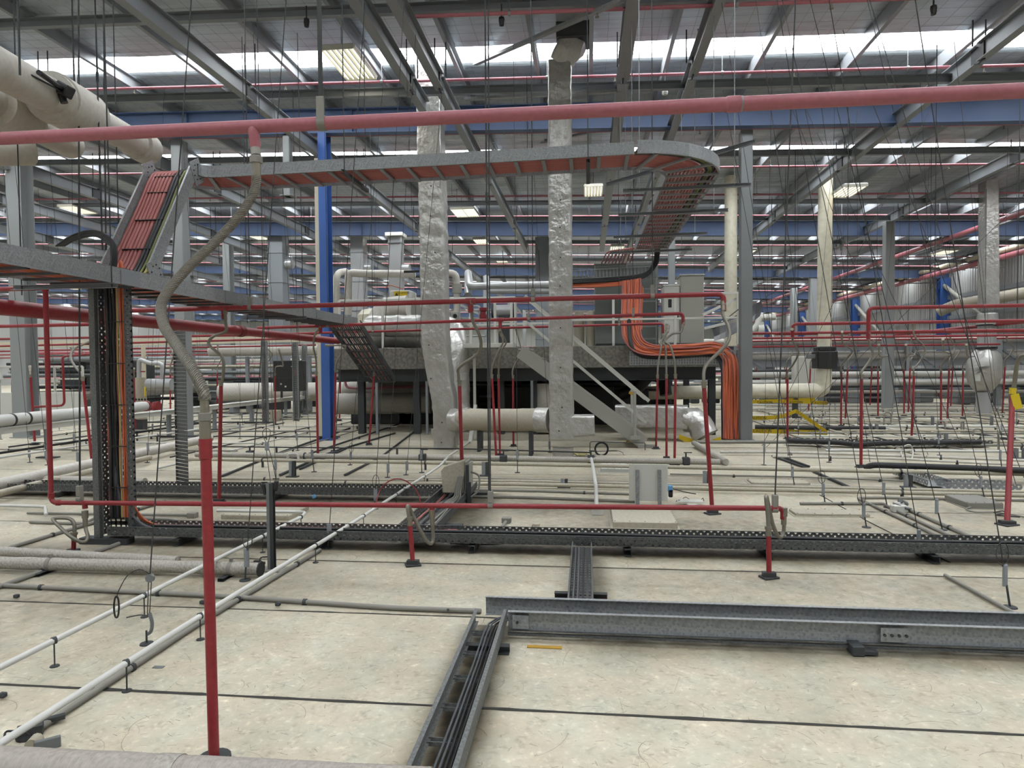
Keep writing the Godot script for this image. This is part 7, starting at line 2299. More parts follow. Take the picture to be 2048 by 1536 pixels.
# ---------------------------------------------------------------- far background
func build_far() -> void:
	# square galvanised ducts far behind
	for q in [[556, 468, 660, 27.8, 0.66, "tall square galvanised duct left of the blue column, beyond the ladder"], [717, 476, 640, 28.2, 0.56, "tall square galvanised duct right of the blue column, with a pale cap"], [792, 474, 575, 26.2, 0.5, "shiny square duct left of the left foil duct"], [1087, 476, 560, 30.0, 0.7, "square galvanised duct just left of the right foil duct, far back"]]:
		var a := az(q[0], q[1], q[3])
		var t := thing("square_duct", q[5], "duct", Vector3(a.x, 0.9, a.z))
		part(t, "duct", Geo.new().cbox(Vector3(a.x, (a.y + 0.9) / 2, a.z), Vector3(q[4], a.y - 0.9, q[4]), 0.015), M.steel_grey if q[0] < 700 or q[0] > 1000 else M.stainless)
		var fg := Geo.new()
		var y := 1.6
		while y < a.y:
			fg.cbox(Vector3(a.x, y, a.z), Vector3(q[4] + 0.05, 0.05, q[4] + 0.05), 0.005)
			y += 1.25
		part_each(t, "flange", fg, M.steel_grey)
		part(t, "cap", Geo.new().cbox(a + Vector3(0, 0.06, 0), Vector3(q[4] + 0.2, 0.14, q[4] + 0.2), 0.01), M.white_sheet)
		part(t, "spigot", Geo.new().tube(pts([Vector3(a.x + q[4] / 2, a.y - 1.3, a.z), Vector3(a.x + q[4] / 2 + 0.3, a.y - 1.3, a.z)]), 0.22, 16), M.stainless)
		part(t, "base", Geo.new().box(Vector3(a.x, 0.45, a.z), Vector3(q[4] * 0.8, 0.9, q[4] * 0.8)), M.steel_dark)
	# second platform at left with white upstand and rails
	var z := 18.6
	var t := thing("side_platform", "low white upstand with a pale rail on top, at the left edge of the deck", "platform", Vector3(-18, 0, -z))
	var xa := az(-60, 800, z).x
	var xb := az(162, 800, z).x
	var hy := az(80, 785, z).y
	part(t, "upstand", Geo.new().cbox(Vector3((xa + xb) / 2, hy / 2, -z - 0.1), Vector3(xb - xa, hy, 0.2), 0.01), M.white_sheet)
	part(t, "floor_slab", Geo.new().cbox(Vector3((xa + xb) / 2, hy - 0.15, -z - 3.2), Vector3(xb - xa, 0.2, 6.0), 0.01), M.concrete)
	handrail(t, Vector3(xa, hy, -z - 0.1), Vector3(xb, hy, -z - 0.1), 0.78, 4, M.white_paint)
	var m := thing("plant_skid", "dark rows of pipes and machinery behind the pale rail at left", "machinery", Vector3(-18, hy, -z - 3))
	var r := RandomNumberGenerator.new(); r.seed = 71
	for k in 9:
		part(m, "pipe", Geo.new().tube(pts([Vector3(xa, hy + 0.1 + 0.13 * k, -z - 1.2 - r.randf() * 3.5), Vector3(xb - 0.3, hy + 0.1 + 0.13 * k, -z - 1.2 - r.randf() * 3.5)]), r.randf_range(0.04, 0.1), 8), M[["steel_dark", "lagging_tan", "label_dark", "grey_dark_paint"][k % 4]])
	for k in 3:
		part(m, "machine", Geo.new().cbox(Vector3(lerpf(xa, xb, 0.25 + 0.27 * k), hy + 0.5, -z - 3.5), Vector3(0.8, 1.0, 1.2), 0.05), M.steel_dark)
	# pale pump cylinder with hazard tape
	var pz := 17.2
	var c0 := az(283, 822, pz)
	var c1 := az(281, 755, pz)
	var pc := thing("pump_cylinder", "pale upright cylinder with a yellow label and hazard stripes behind the cabled upright tray", "cylinder", Vector3(c0.x, 0, c0.z))
	part(pc, "cylinder", Geo.new().tube(pts([Vector3(c0.x, 0.3, c0.z), Vector3(c0.x, c1.y, c0.z)]), 0.14, 18), M.lagging_tan)
	part(pc, "leg", Geo.new().box(Vector3(c0.x, 0.15, c0.z), Vector3(0.2, 0.3, 0.2)), M.steel_dark)
	part(pc, "yellow_label", Geo.new().box(az(290, 780, pz - 0.14), Vector3(0.04, 0.36, 0.01)), M.yellow)
	var hz := Geo.new()
	for k in 4: hz.box(az(272 + k * 6, 799, pz - 0.145), Vector3(0.045, 0.05, 0.01), Basis(Vector3.BACK, 0.7))
	part_stuff(pc, "hazard_stripe", hz, M.label_dark)
	part(pc, "top_pipe", Geo.new().tube(bent([az(278, 755, pz), az(278, 718, pz), az(300, 727, pz), az(325, 727, pz), az(325, 765, pz)], 0.12, 4), 0.06, 12), M.stainless)
	part(pc, "cross_duct", Geo.new().tube(pts([az(296, 769, pz), az(345, 769, pz)]), 0.16, 16), M.stainless)
	part(pc, "red_flange", Geo.new().tube(pts([az(308, 813, pz - 0.1), az(318, 812, pz - 0.1)]), 0.13, 16), M.red_paint)
	part(pc, "red_bar", Geo.new().rod(az(266, 743, pz), az(290, 743, pz), 0.02), M.red_paint)
	solo("cream_post", Geo.new().cbox(az(288, 757, pz + 1) * Vector3(1, 0, 1) + Vector3(0, 1.2, 0), Vector3(0.09, 2.4, 0.09), 0.006), M.cream_paint, "cream post standing behind the pale pump cylinder", "post")
	# black cabinet with orange tag
	var bz := 21.0
	var ca := az(547, 783, bz)
	var cb := az(597, 721, bz)
	var bc := thing("black_cabinet", "black cabinet on legs with an orange tag, far back left of the blue column", "cabinet", Vector3((ca.x + cb.x) / 2, 0, -bz))
	var cc := Vector3((ca.x + cb.x) / 2, (ca.y + cb.y) / 2, -bz - 0.3)
	part(bc, "body", Geo.new().cbox(cc, Vector3(cb.x - ca.x, cb.y - ca.y, 0.6), 0.015), M.black_plastic)
	part(bc, "lower_door", Geo.new().cbox(cc + Vector3(0, -0.26, 0.3), Vector3((cb.x - ca.x) * 0.94, 0.4, 0.03), 0.006), M.black_plastic)
	part(bc, "orange_tag", Geo.new().box(az(589, 745, bz - 0.02), Vector3(0.08, 0.2, 0.02)), M.orange_tag)
	part_each(bc, "white_sticker", Geo.new().box(az(562, 768, bz - 0.03), Vector3(0.05, 0.05, 0.02)).box(az(571, 773, bz - 0.03), Vector3(0.05, 0.05, 0.02)).box(az(584, 733, bz - 0.02), Vector3(0.06, 0.03, 0.02)), M.white_sheet)
	for s in [-1, 1]: part(bc, "leg", Geo.new().box(Vector3(cc.x + s * 0.3, ca.y / 2, cc.z), Vector3(0.05, ca.y, 0.05)), M.steel_dark)
	solo("cardboard_box", Geo.new().cbox(fl(552, 842) + Vector3(0, 0.17, 0), Vector3(0.26, 0.34, 0.26), 0.006), M.lagging_tan, "small brown box on the deck below the black cabinet", "box")
	# pale duct and white equipment behind
	run_pipe("lagged_pipe", [Vector3(-13.5, 0.8, -23.5), Vector3(-6.3, 0.8, -23.5)], 0.35, M.lagging_white, "fat white lagged duct low behind the black cabinet", "duct")
	run_pipe("lagged_pipe", [Vector3(-14.5, 2.35, -24.5), Vector3(-7.2, 2.35, -24.5)], 0.22, M.lagging_white, "fat pale lagged pipe behind the red range pipes at left", "pipe")
	for x in [-13.0, -10.5, -8.0]: solo("pipe_trestle", Geo.new().cbox(Vector3(x, 1.06, -24.5), Vector3(0.12, 2.12, 0.12), 0.01).cbox(Vector3(x, 0.2, -23.5), Vector3(0.14, 0.5, 0.5), 0.01), M.steel_grey, "grey trestle carrying the fat pale pipes behind the red ranges at left", "trestle", "trestles at left")
	var dl := thing("plant_skid", "dark low machinery behind the black cabinet, left of the blue column", "machinery", Vector3(-13, 0, -26))
	r.seed = 17
	for k in 18:
		var h := r.randf_range(0.7, 1.5)
		part(dl, "machine", Geo.new().cbox(Vector3(-20.5 + k * 0.8, h / 2, -25.6 - r.randf() * 2.5), Vector3(r.randf_range(0.5, 0.9), h, 0.8), 0.03), M[["steel_dark", "label_dark", "grey_dark_paint", "steel_dark", "steel_grey"][k % 5]])
	for k in 6: part(dl, "pipe", Geo.new().tube(pts([Vector3(-21, 0.5 + 0.25 * k, -25.0 - 0.2 * k), Vector3(-6.8, 0.5 + 0.25 * k, -25.0 - 0.2 * k)]), r.randf_range(0.03, 0.08), 8), M[["steel_dark", "grey_dark_paint", "lagging_tan"][k % 3]])
	# grey pipe bridge behind the hangers at right
	var by := 2.05
	var bg := thing("pipe_bridge", "grey steel pipe bridge with white pipes crossing the background at right", "pipe bridge", Vector3(11, 0, -27))
	for q in [[2.55, 0.12], [1.95, 0.16]]:
		part(bg, "beam", Geo.new().prism(ibeam(0.15, 0.28, 0.014, 0.01), Vector3(3.9, q[0] - 0.25, -27.2), Vector3(WALL_X - 0.6, q[0] - 0.25, -27.2)), M.steel_grey)
		part(bg, "pipe", Geo.new().tube(pts([Vector3(4.2, q[0] + 0.02, -27.4), Vector3(WALL_X - 0.8, q[0] + 0.02, -27.4)]), q[1], 14), M.lagging_white)
	var lg := [5.8, 9.0, 12.2, 15.4, 18.4]
	for x in lg:
		part(bg, "leg", Geo.new().prism(ibeam(0.2, 0.2, 0.014, 0.01), Vector3(x, 0, -27.2), Vector3(x, 2.5, -27.2), Vector3.FORWARD), M.steel_grey)
		part(bg, "brace", Geo.new().prism(rect(0.08, 0.08), Vector3(x + 0.1, 2.2, -27.2), Vector3(x + 1.0, 1.55, -27.2)), M.steel_grey)
	for q in [0.95, 1.25]: part(bg, "pipe", Geo.new().tube(pts([Vector3(6.0, q, -27.0), Vector3(WALL_X - 0.8, q, -27.0)]), 0.11, 12), M.conduit_white)
	# dark plant far back under it
	var dp := thing("plant_skid", "dark jumble of far machinery under the pipe bridge at right", "machinery", Vector3(11, 0, -33))
	for k in 16:
		var x := 4.0 + k * 0.95
		part(dp, "machine", Geo.new().cbox(Vector3(x, 0.35 + 0.25 * (k % 3), -33.5 - (k % 4)), Vector3(0.8, 0.7 + 0.5 * (k % 3), 0.9), 0.04), M[["steel_dark", "grey_dark_paint", "steel_grey", "label_dark"][k % 4]])
	for k in 6: part(dp, "pipe", Geo.new().tube(pts([Vector3(4.0, 0.5 + 0.28 * k, -32.4 - k * 0.3), Vector3(WALL_X - 1, 0.5 + 0.28 * k, -32.4 - k * 0.3)]), 0.07, 8), M[["steel_dark", "lagging_white", "grey_dark_paint"][k % 3]])
	var dn := thing("plant_skid", "low dark machinery and pipe racks under the pipe bridge, nearer row at right", "machinery", Vector3(12, 0, -29))
	for k in 20:
		var h := r.randf_range(0.4, 1.0)
		part(dn, "machine", Geo.new().cbox(Vector3(4.6 + k * 0.74, h / 2, -28.6 - r.randf() * 1.8), Vector3(r.randf_range(0.35, 0.7), h, 0.7), 0.03), M[["steel_dark", "label_dark", "grey_dark_paint", "steel_grey"][r.randi() % 4]])
	for k in 5: part(dn, "pipe", Geo.new().tube(pts([Vector3(4.4, 0.3 + 0.22 * k, -28.1 - 0.15 * k), Vector3(WALL_X - 1, 0.3 + 0.22 * k, -28.1 - 0.15 * k)]), r.randf_range(0.03, 0.07), 8), M[["steel_grey", "lagging_white", "steel_dark"][k % 3]])
	var wc := thing("white_cabinet", "plain white cabinet behind the fat cream duct", "cabinet", az(1612, 780, 26))
	var wa := az(1595, 766, 26)
	var wb := az(1633, 712, 26)
	part(wc, "body", Geo.new().cbox(Vector3((wa.x + wb.x) / 2, (wb.y) / 2, -26.3), Vector3(wb.x - wa.x + 0.1, wb.y, 0.6), 0.015), M.white_sheet)
	part(wc, "door", Geo.new().cbox(Vector3((wa.x + wb.x) / 2, wb.y / 2 + 0.03, -25.99), Vector3(wb.x - wa.x, wb.y - 0.14, 0.03), 0.008), M.white_sheet)
	# wall pipes at right: cream, red and pale runs high on the wall
	for q in [[18.3, 6.32, 0.13, "red_hazed", "red pipe running along the right wall below a pale one"], [18.3, 6.62, 0.12, "cream_paint", "pale pipe running along the right wall just above the red one"], [18.3, 6.85, 0.05, "steel_dark", "thin dark pipe along the right wall above the pale one"]]:
		var wp := thing("wall_pipe", q[4], "pipe", Vector3(q[0], q[1], -30))
		part(wp, "pipe", Geo.new().tube(pts([Vector3(q[0], q[1], -14), Vector3(q[0], q[1], -80)]), q[2], 12), M[q[3]])
		var bk := Geo.new()
		for k in 10: bk.box(Vector3(q[0] + 0.6, q[1] - q[2] - 0.03, -16 - 6.1 * k), Vector3(1.6, 0.05, 0.05))
		part_each(wp, "bracket", bk, M.steel_grey)
	var wl := thing("wall_duct", "fat pale lagged pipe along the ribbed wall at right, with a bent end", "pipe", Vector3(18.6, 4.6, -28))
	part(wl, "pipe", Geo.new().tube(bent([Vector3(18.7, 4.62, -18), Vector3(18.7, 4.62, -36.6), Vector3(18.2, 4.3, -37.2)], 0.4), 0.26, 16), M.lagging_tan)
	var rails := thing("wall_rails", "dark horizontal wall rails and braces on the ribbed right wall", "rails", Vector3(WALL_X - 0.2, 4, -40))
	for y in [3.1, 4.1, 5.2]: part(rails, "rail", Geo.new().prism(channel(0.08, 0.2, 0.006), Vector3(WALL_X - 0.16, y, -12), Vector3(WALL_X - 0.16, y, -90)), M.steel_grey)
	for k in 4: part(rails, "brace", Geo.new().tube(pts([Vector3(WALL_X - 0.35, 5.9, -39.9 + 12.2 * k * -1 + 0.6), Vector3(WALL_X - 0.35, 3.4, -34.6 - 12.2 * k)]), 0.11, 10), M.cabinet_pale)
	# dark doorway panels on the wall near the flue
	var dk := thing("wall_opening", "dark louvred panel in the ribbed wall beside the silver flue", "panel", Vector3(WALL_X - 0.06, 4, -27))
	part(dk, "frame", Geo.new().cbox(Vector3(WALL_X - 0.05, 4.6, -29.3), Vector3(0.06, 3.6, 1.3), 0.01), M.steel_dark)
	part(dk, "louvre", Geo.new().box(Vector3(WALL_X - 0.09, 4.6, -29.3), Vector3(0.03, 3.3, 1.05)), M.label_dark)
	# white air handler beyond the tarpaulin
	var ah := thing("white_pipework", "cluster of white pipes and bends far back beside the tarpaulin", "pipes", az(1530, 640, 34))
	part(ah, "pipe", Geo.new().tube(bent([az(1505, 662, 34), az(1516, 650, 34), az(1518, 635, 34), az(1550, 634, 34)], 0.3, 5), 0.16, 12), M.white_sheet)
	part(ah, "stand", Geo.new().box(az(1521, 680, 34) * Vector3(1, 0.5, 1), Vector3(0.4, az(1521, 680, 34).y, 0.4)), M.steel_grey)
	part(ah, "drum", Geo.new().tube(pts([az(1515, 660, 34), az(1526, 660, 34)]), 0.3, 16), M.white_sheet)
	part(ah, "pipe", Geo.new().tube(pts([az(1521, 645, 34), az(1521, 680, 34)]), 0.17, 12), M.white_sheet)
	# distant equipment band under the far roof
	var band := thing("plant_skid", "dim grey band of distant plant across the far end of the hall", "machinery", Vector3(-6, 0, -56))
	r.seed = 90
	for k in 46:
		var x := -48.0 + k * 1.45
		var h := r.randf_range(0.9, 2.6)
		part(band, "machine", Geo.new().cbox(Vector3(x, h / 2, -54.8 - r.randf() * 7), Vector3(r.randf_range(0.7, 1.7), h, 1.0), 0.03), M[["steel_dark", "steel_grey", "grey_dark_paint", "cabinet_pale", "label_dark", "white_sheet"][r.randi() % 6]])
	for k in 9:
		part(band, "pipe", Geo.new().tube(pts([Vector3(-50, 0.9 + 0.28 * k, -52.6 - k * 0.2), Vector3(18, 0.9 + 0.28 * k, -52.6 - k * 0.2)]), r.randf_range(0.05, 0.12), 8), M[["red_hazed", "lagging_white", "steel_grey", "steel_dark"][k % 4]])
	# caution tape
	var cz := [[[1500, 804], [1560, 802], [1655, 806]], [[1630, 798], [1575, 795]], [[1503, 836], [1556, 834], [1592, 822]], [[1592, 822], [1622, 842], [1655, 866]], [[1655, 866], [1600, 864], [1502, 862]]]
	var ct := thing("caution_tape", "yellow caution tape strung round a patch of deck beyond the tall square grey column", "tape", fl(1580, 870))
	for k in cz.size():
		var l := []
		var q = cz[k]
		for w in q.size(): l.append(az(q[w][0], q[w][1], [19.5, 20.5, 17.5, 17.0, 16.2][k] - (1.0 if k == 3 and w > 0 else 0.0) * w * 0.4))
		var g := Geo.new()
		var c := curve(l, 5)
		for j in c.size() - 1:
			var up := Vector3(0, 0.05, 0.012)
			g.quad(c[j] - up, c[j + 1] - up, c[j + 1] + up, c[j] + up)
			var bk := Vector3(0, 0, -0.004)
			g.quad(c[j] + up + bk, c[j + 1] + up + bk, c[j + 1] - up + bk, c[j] - up + bk)
		part(ct, "tape", g, M.yellow)
	for q in [[1530, 805, 19.48], [1590, 805, 19.48], [1640, 806, 19.48], [1516, 836, 17.45], [1525, 862, 16.15], [1580, 864, 16.15], [1635, 865, 16.15]]:
		text_part(ct, "lettering", "CAUTION", az(q[0], q[1], q[2]), 0.075, M.label_dark)


# ---------------------------------------------------------------- small things on the deck
func build_small() -> void:
	# white upright panel on two strut channels
	var f := fl(1297, 1012)
	var z := -f.z
	var t := thing("upright_board", "square white upright panel on two strut channels, standing on the deck right of centre", "board", f)
	var a := az(1258, 929, z)
	var b := az(1336, 1003, z)
	part(t, "panel", Geo.new().cbox((a + b) / 2 + Vector3(0, 0, -0.03), Vector3(b.x - a.x, a.y - b.y, 0.02), 0.003), M.white_sheet)
	for px in [1275, 1319]:
		var p := az(px, 940, z)
		part(t, "strut", Geo.new().prism(channel(0.041, 0.041, 0.004), Vector3(p.x, 0.012, -z), Vector3(p.x, p.y, -z), Vector3.BACK), M.galvanised)
		part(t, "strut_foot", Geo.new().cbox(Vector3(p.x, 0.006, -z + 0.02), Vector3(0.07, 0.012, 0.12), 0.002), M.galvanised)
	# low hatches with pale sheet covers
	hatch("low pale sheet-metal hatch cover in front of the white upright panel", fl(1226, 1056), fl(1356, 1060), 0.78, 0.07, M.lagging_tan)
	hatch("low pale hatch cover beneath the left white conduit's bend", fl(441, 1040), fl(578, 1042), 0.55, 0.06, M.lagging_tan)
	hatch("flat pale hatch strip near the hanger feet at right", fl(1590, 1032), fl(1742, 1036), 0.25, 0.035, M.lagging_tan)
	hatch("small flat hatch behind the white upright panel", fl(1201, 944), fl(1258, 946), 0.6, 0.06, M.conduit_white)
	hatch("thin flat hatch between the tan pipes at right", fl(1503, 969), fl(1622, 971), 0.3, 0.03, M.lagging_tan)
	hatch("low grey hatch ringed by cable at far right", fl(1936, 1018), fl(2006, 1018), 0.5, 0.07, M.conduit_grey)
	# grey control box on a stand over the tray
	var g := fl(918, 1012)
	var gz := -g.z
	var c := thing("control_box", "grey control box with a sloping hood standing over the end of the floor tray", "control box", g)
	var p0 := az(885, 988, gz)
	var p1 := az(924, 932, gz)
	var prof := PackedVector2Array([Vector2(0, 0), Vector2(0.26, 0), Vector2(0.27, 0.39), Vector2(0.02, 0.31), Vector2(-0.02, 0.26)])
	part(c, "hood", Geo.new().prism(prof, Vector3(p0.x, 0.16, -gz - 0.02), Vector3(p0.x, 0.16, -gz - 0.26)), M.lagging_tan)
	part(c, "panel", Geo.new().cbox(Vector3(p0.x + 0.29, 0.36, -gz - 0.14), Vector3(0.025, 0.36, 0.28), 0.004).cbox(Vector3(p0.x + 0.325, 0.37, -gz - 0.12), Vector3(0.02, 0.3, 0.24), 0.004), M.cabinet_pale)
	part_each(c, "stand_post", Geo.new().prism(channel(0.041, 0.041, 0.004), Vector3(p0.x + 0.31, 0.0, -gz), Vector3(p0.x + 0.31, 0.5, -gz), Vector3.BACK).prism(channel(0.041, 0.041, 0.004), Vector3(p0.x + 0.34, 0.0, -gz + 0.06), Vector3(p0.x + 0.34, 0.3, -gz + 0.06), Vector3.BACK), M.steel_dark)
	var cg := Geo.new()
	for k in 4: cg.tube(curve([Vector3(p0.x + 0.2 + 0.02 * k, 0.36, -gz + 0.01), Vector3(p0.x + 0.17 + 0.02 * k, 0.2, -gz + 0.05), Vector3(p0.x + 0.15 + 0.03 * k, 0.12, -gz + 0.1 + 0.02 * k), Vector3(p0.x + 0.02 + 0.03 * k, 0.1, -gz + 0.35)], 5), 0.011, 6)
	cg.tube(curve([Vector3(p0.x + 0.33, 0.4, -gz - 0.1), Vector3(p0.x + 0.44, 0.36, -gz - 0.05), Vector3(p0.x + 0.44, 0.2, -gz), Vector3(p0.x + 0.36, 0.12, -gz + 0.05)], 5), 0.012, 6)
	part_each(c, "flex_conduit", cg, M.conduit_grey)
	# vertical channel post at left centre
	var vf := fl(541, 1140)
	var vz := -vf.z
	var vt := az(543, 967, vz).y
	var v := thing("channel_post", "dark double channel post bolted to the deck, with clamps at its head", "post", vf)
	part(v, "channel", Geo.new().prism(channel(0.03, 0.045, 0.004), vf, Vector3(vf.x, vt, vf.z), Vector3.BACK), M.grey_dark_paint)
	part(v, "channel", Geo.new().prism(channel(0.03, 0.045, 0.004), vf + Vector3(0.026, 0, 0), Vector3(vf.x + 0.026, vt, vf.z), Vector3.BACK), M.steel_dark)
	part(v, "base_plate", Geo.new().cbox(vf + Vector3(0.02, 0.006, 0), Vector3(0.2, 0.012, 0.14), 0.002), M.conduit_grey)
	part(v, "clamp", Geo.new().cbox(Vector3(vf.x - 0.04, vt - 0.05, vf.z), Vector3(0.03, 0.09, 0.035), 0.005, Basis(Vector3.BACK, 0.25)).tube(pts([Vector3(vf.x - 0.065, vt + 0.01, vf.z), Vector3(vf.x - 0.015, vt + 0.01, vf.z)]), 0.005, 6), M.label_dark)
	part(v, "clamp", Geo.new().cbox(Vector3(vf.x + 0.06, vt - 0.02, vf.z), Vector3(0.03, 0.09, 0.035), 0.005, Basis(Vector3.BACK, -0.2)).tube(pts([Vector3(vf.x + 0.035, vt + 0.04, vf.z), Vector3(vf.x + 0.09, vt + 0.04, vf.z)]), 0.005, 6), M.label_dark)
	var wl := Geo.new()
	wl.tube(curve([az(541, 965, vz), az(535, 920, vz), az(532, 890, vz)], 4), 0.003, 5)
	wl.tube(curve([az(552, 960, vz), az(543, 915, vz), az(534, 890, vz), az(525, 868, vz), az(530, 858, vz), az(540, 860, vz), az(539, 875, vz), az(534, 893, vz)], 4), 0.003, 5)
	wl.tube(pts([az(533, 880, vz), Vector3(az(522, 560, vz).x, 6.65, -vz)]), 0.0035, 5)
	part_each(v, "sling", wl, M.wire_dark)
	part(v, "sling_block", Geo.new().cbox(az(534, 893, vz), Vector3(0.035, 0.065, 0.02), 0.005), M.steel_grey)
	# short bollards and brackets standing on the deck
	for q in [[1073, 1070, 1047, 0.02, "short grey-brown stub pipe in the deck behind the long tray, centre right"]]:
		var s := fl(q[0], q[1])
		var top := az(q[0], q[2], -s.z).y
		var st := thing("stub_pipe", q[4], "stub pipe", s)
		part(st, "pipe", Geo.new().tube(pts([s, Vector3(s.x, top, s.z)]), 0.036, 16), M.lagging_tan)
		part(st, "rust_ring", Geo.new().lathe([[0.036, 0.0], [0.06, 0.0], [0.055, 0.006], [0.036, 0.008]], s, Vector3.UP, 16), M.ochre)
		part_each(st, "cable", Geo.new().tube(curve([az(1068, 1048, -s.z), az(1055, 1068, -s.z), az(1030, 1080, 6.4), az(980, 1084, 6.3), az(920, 1082, 6.25)], 5), 0.011, 6).tube(curve([az(1075, 1048, -s.z), az(1058, 1072, -s.z), az(1030, 1084, 6.35), az(970, 1088, 6.25), az(900, 1086, 6.2)], 5), 0.011, 6), M.conduit_grey)
	for q in [[585, 954, 922, "dark bracket box straddling the tan pipes, left of the left foil duct"], [970, 952, 924, "slotted channel post standing at the tan pipes in the middle"], [1128, 975, 958, "small dark bracket at the pair of tan pipes, below the right foil duct"], [1413, 972, 942, "slim channel post just left of the leaning red drop pipe"], [1816, 975, 950, "pale slotted channel post at the tan pipes, right"]]:
		var s := fl(q[0], q[1])
		var top := az(q[0], q[2], -s.z).y
		var st := thing("pipe_bracket", q[3], "bracket", s)
		part(st, "channel", Geo.new().prism(channel(0.045, 0.045, 0.004), s - Vector3(0.025, 0, 0), Vector3(s.x - 0.025, top, s.z), Vector3.BACK), M.steel_grey)
		part(st, "channel", Geo.new().prism(channel(0.045, 0.045, 0.004), s + Vector3(0.03, 0, 0), Vector3(s.x + 0.03, top, s.z), Vector3.BACK), M.steel_dark)
		part(st, "foot", Geo.new().cbox(s + Vector3(0, 0.008, 0), Vector3(0.18, 0.016, 0.1), 0.003), M.steel_dark)
		if q[0] == 585: part(st, "bent_hose", Geo.new().tube(bent([az(575, 918, -s.z), az(577, 908, -s.z), az(596, 908, -s.z), az(597, 920, -s.z)], 0.08, 5), 0.02, 8), M.conduit_white)
	# bollard pairs and hoops at right
	var r := RandomNumberGenerator.new(); r.seed = 55
	for q in [[1747, 868, 848, "pair of short dark channel posts near the pale grey column"], [1885, 882, 866, "pair of short dark channel posts right of the leaning red drop"], [1865, 853, 832, "dark bollard post on the deck left of the silver flue"], [1983, 853, 832, "dark bollard post on the deck right of the silver flue"], [1648, 866, 850, "stub post by the caution tape's corner"], [1720, 852, 832, "channel post left of the pale grey column"], [2040, 918, 896, "pair of dark channel posts at the right edge"]]:
		var s := fl(q[0], q[1])
		var top := az(q[0], q[2], -s.z).y
		var st := thing("deck_post", q[3], "post", s)
		for o in ([-0.07, 0.07] if "pair" in q[3] else [0.0]):
			part_each(st, "post", Geo.new().prism(channel(0.06, 0.06, 0.005), s + Vector3(o, 0, 0), Vector3(s.x + o, top, s.z), Vector3.BACK), M.grey_dark_paint)
		part(st, "foot", Geo.new().cbox(s + Vector3(0, 0.01, 0), Vector3(0.34, 0.02, 0.14), 0.003), M.steel_dark)
	for q in [[1775, 850, 825, 14, "pipe hoop on the deck in front of the pale grey column"], [1882, 864, 842, 16, "pipe hoop round the foot of the red drop halfway to the flue"], [1925, 866, 843, 5, "narrow pipe hoop left of the silver flue"], [1955, 876, 858, 18, "low wide pipe hoop in front of the silver flue"], [2010, 905, 862, 26, "tall wide pipe hoop left of the tagged red drop"], [1580, 915, 906, 6, "tiny pale hoop on the white pipe at right of the stair"]]:
		var s := fl(q[0], q[1])
		var zz := -s.z
		solo("pipe_hoop", Geo.new().tube(bent([fl(q[0] - q[3] / 2.0, q[1]), az(q[0] - q[3] / 2.0, q[2], zz), az(q[0] + q[3] / 2.0, q[2], zz), az(q[0] + q[3] / 2.0, q[1] - 4, zz)], 0.08, 4), 0.02, 8), M.conduit_grey, q[4], "pipe hoop")
	# cables and tools lying about
	var c1 := solo("red_cable", Geo.new().tube(curve([fl(752, 1006, 0.12), az(758, 985, 7.9), az(770, 968, 7.9), az(790, 958, 8.0), az(812, 962, 8.0), az(832, 980, 7.9), az(841, 1005, 7.8), fl(842, 1028, 0.02)], 6), 0.008, 8), M.red_paint, "thin red cable arched over the second floor tray", "cable")
	var rc := thing("red_cables", "short red cables with coupled ends lying at the short slotted tray", "cables", fl(1240, 1215))
	part_each(rc, "cable", Geo.new().tube(curve([fl(1180, 1210, 0.06), fl(1205, 1200, 0.07), fl(1240, 1205, 0.08), fl(1275, 1212, 0.05), fl(1298, 1222, 0.02)], 6), 0.008, 8).tube(curve([fl(1185, 1213, 0.05), fl(1220, 1208, 0.07), fl(1262, 1218, 0.02), fl(1290, 1225, 0.02)], 6), 0.006, 8), M.red_paint)
	part_each(rc, "black_cable", Geo.new().tube(curve([fl(1185, 1203, 0.06), fl(1222, 1203, 0.06), fl(1246, 1222, 0.02)], 6), 0.006, 8).tube(curve([fl(1182, 1213, 0.05), fl(1205, 1208, 0.07), fl(1228, 1218, 0.04), fl(1255, 1232, 0.02)], 6), 0.006, 8), M.cable_black)
	part_each(rc, "connector", Geo.new().tube(pts([fl(1283, 1221, 0.02), fl(1304, 1228, 0.02)]), 0.016, 8).tube(pts([fl(1246, 1226, 0.016), fl(1266, 1230, 0.016)]), 0.012, 8), M.red_hazed)
	part_each(rc, "gland", Geo.new().tube(pts([fl(1221, 1224), fl(1221, 1224) + Vector3(0, 0.06, 0)]), 0.012, 10).tube(pts([fl(1227, 1224), fl(1227, 1224) + Vector3(0, 0.07, 0)]), 0.01, 10), M.cable_black)
	solo("yellow_strip", Geo.new().box(fl(1089, 1294, 0.003), Vector3(0.21, 0.004, 0.035), Basis(Vector3.UP, -0.0)), M.ochre, "flat ochre-yellow strip lying on the deck in front of the grey channel", "strip")
	solo("dark_tag", Geo.new().box(fl(317, 1334, 0.002), Vector3(0.06, 0.003, 0.028), Basis(Vector3.UP, 0.05)), M.grey_dark_paint, "small dark rectangular tag lying on the deck at left foreground", "tag")
	# bottle
	var bf := fl(628, 1004, 0.0)
	var bt := thing("plastic_bottle", "clear plastic bottle with a light blue cap lying by the second floor tray", "bottle", bf)
	var b0 := az(648, 1003, -bf.z)
	var b1 := az(634, 997, -bf.z)
	part(bt, "body", Geo.new().lathe([[0.0, 0.0], [0.032, 0.004], [0.033, 0.1], [0.026, 0.13], [0.012, 0.15], [0.012, 0.165]], Vector3(b0.x, 0.035, -bf.z), (b1 - b0).normalized(), 14), M.clear_plastic)
	part(bt, "cap", Geo.new().cbox(az(628, 993, -bf.z), Vector3(0.05, 0.05, 0.03), 0.01, Basis(Vector3.BACK, 0.5)), M.sky_blue)
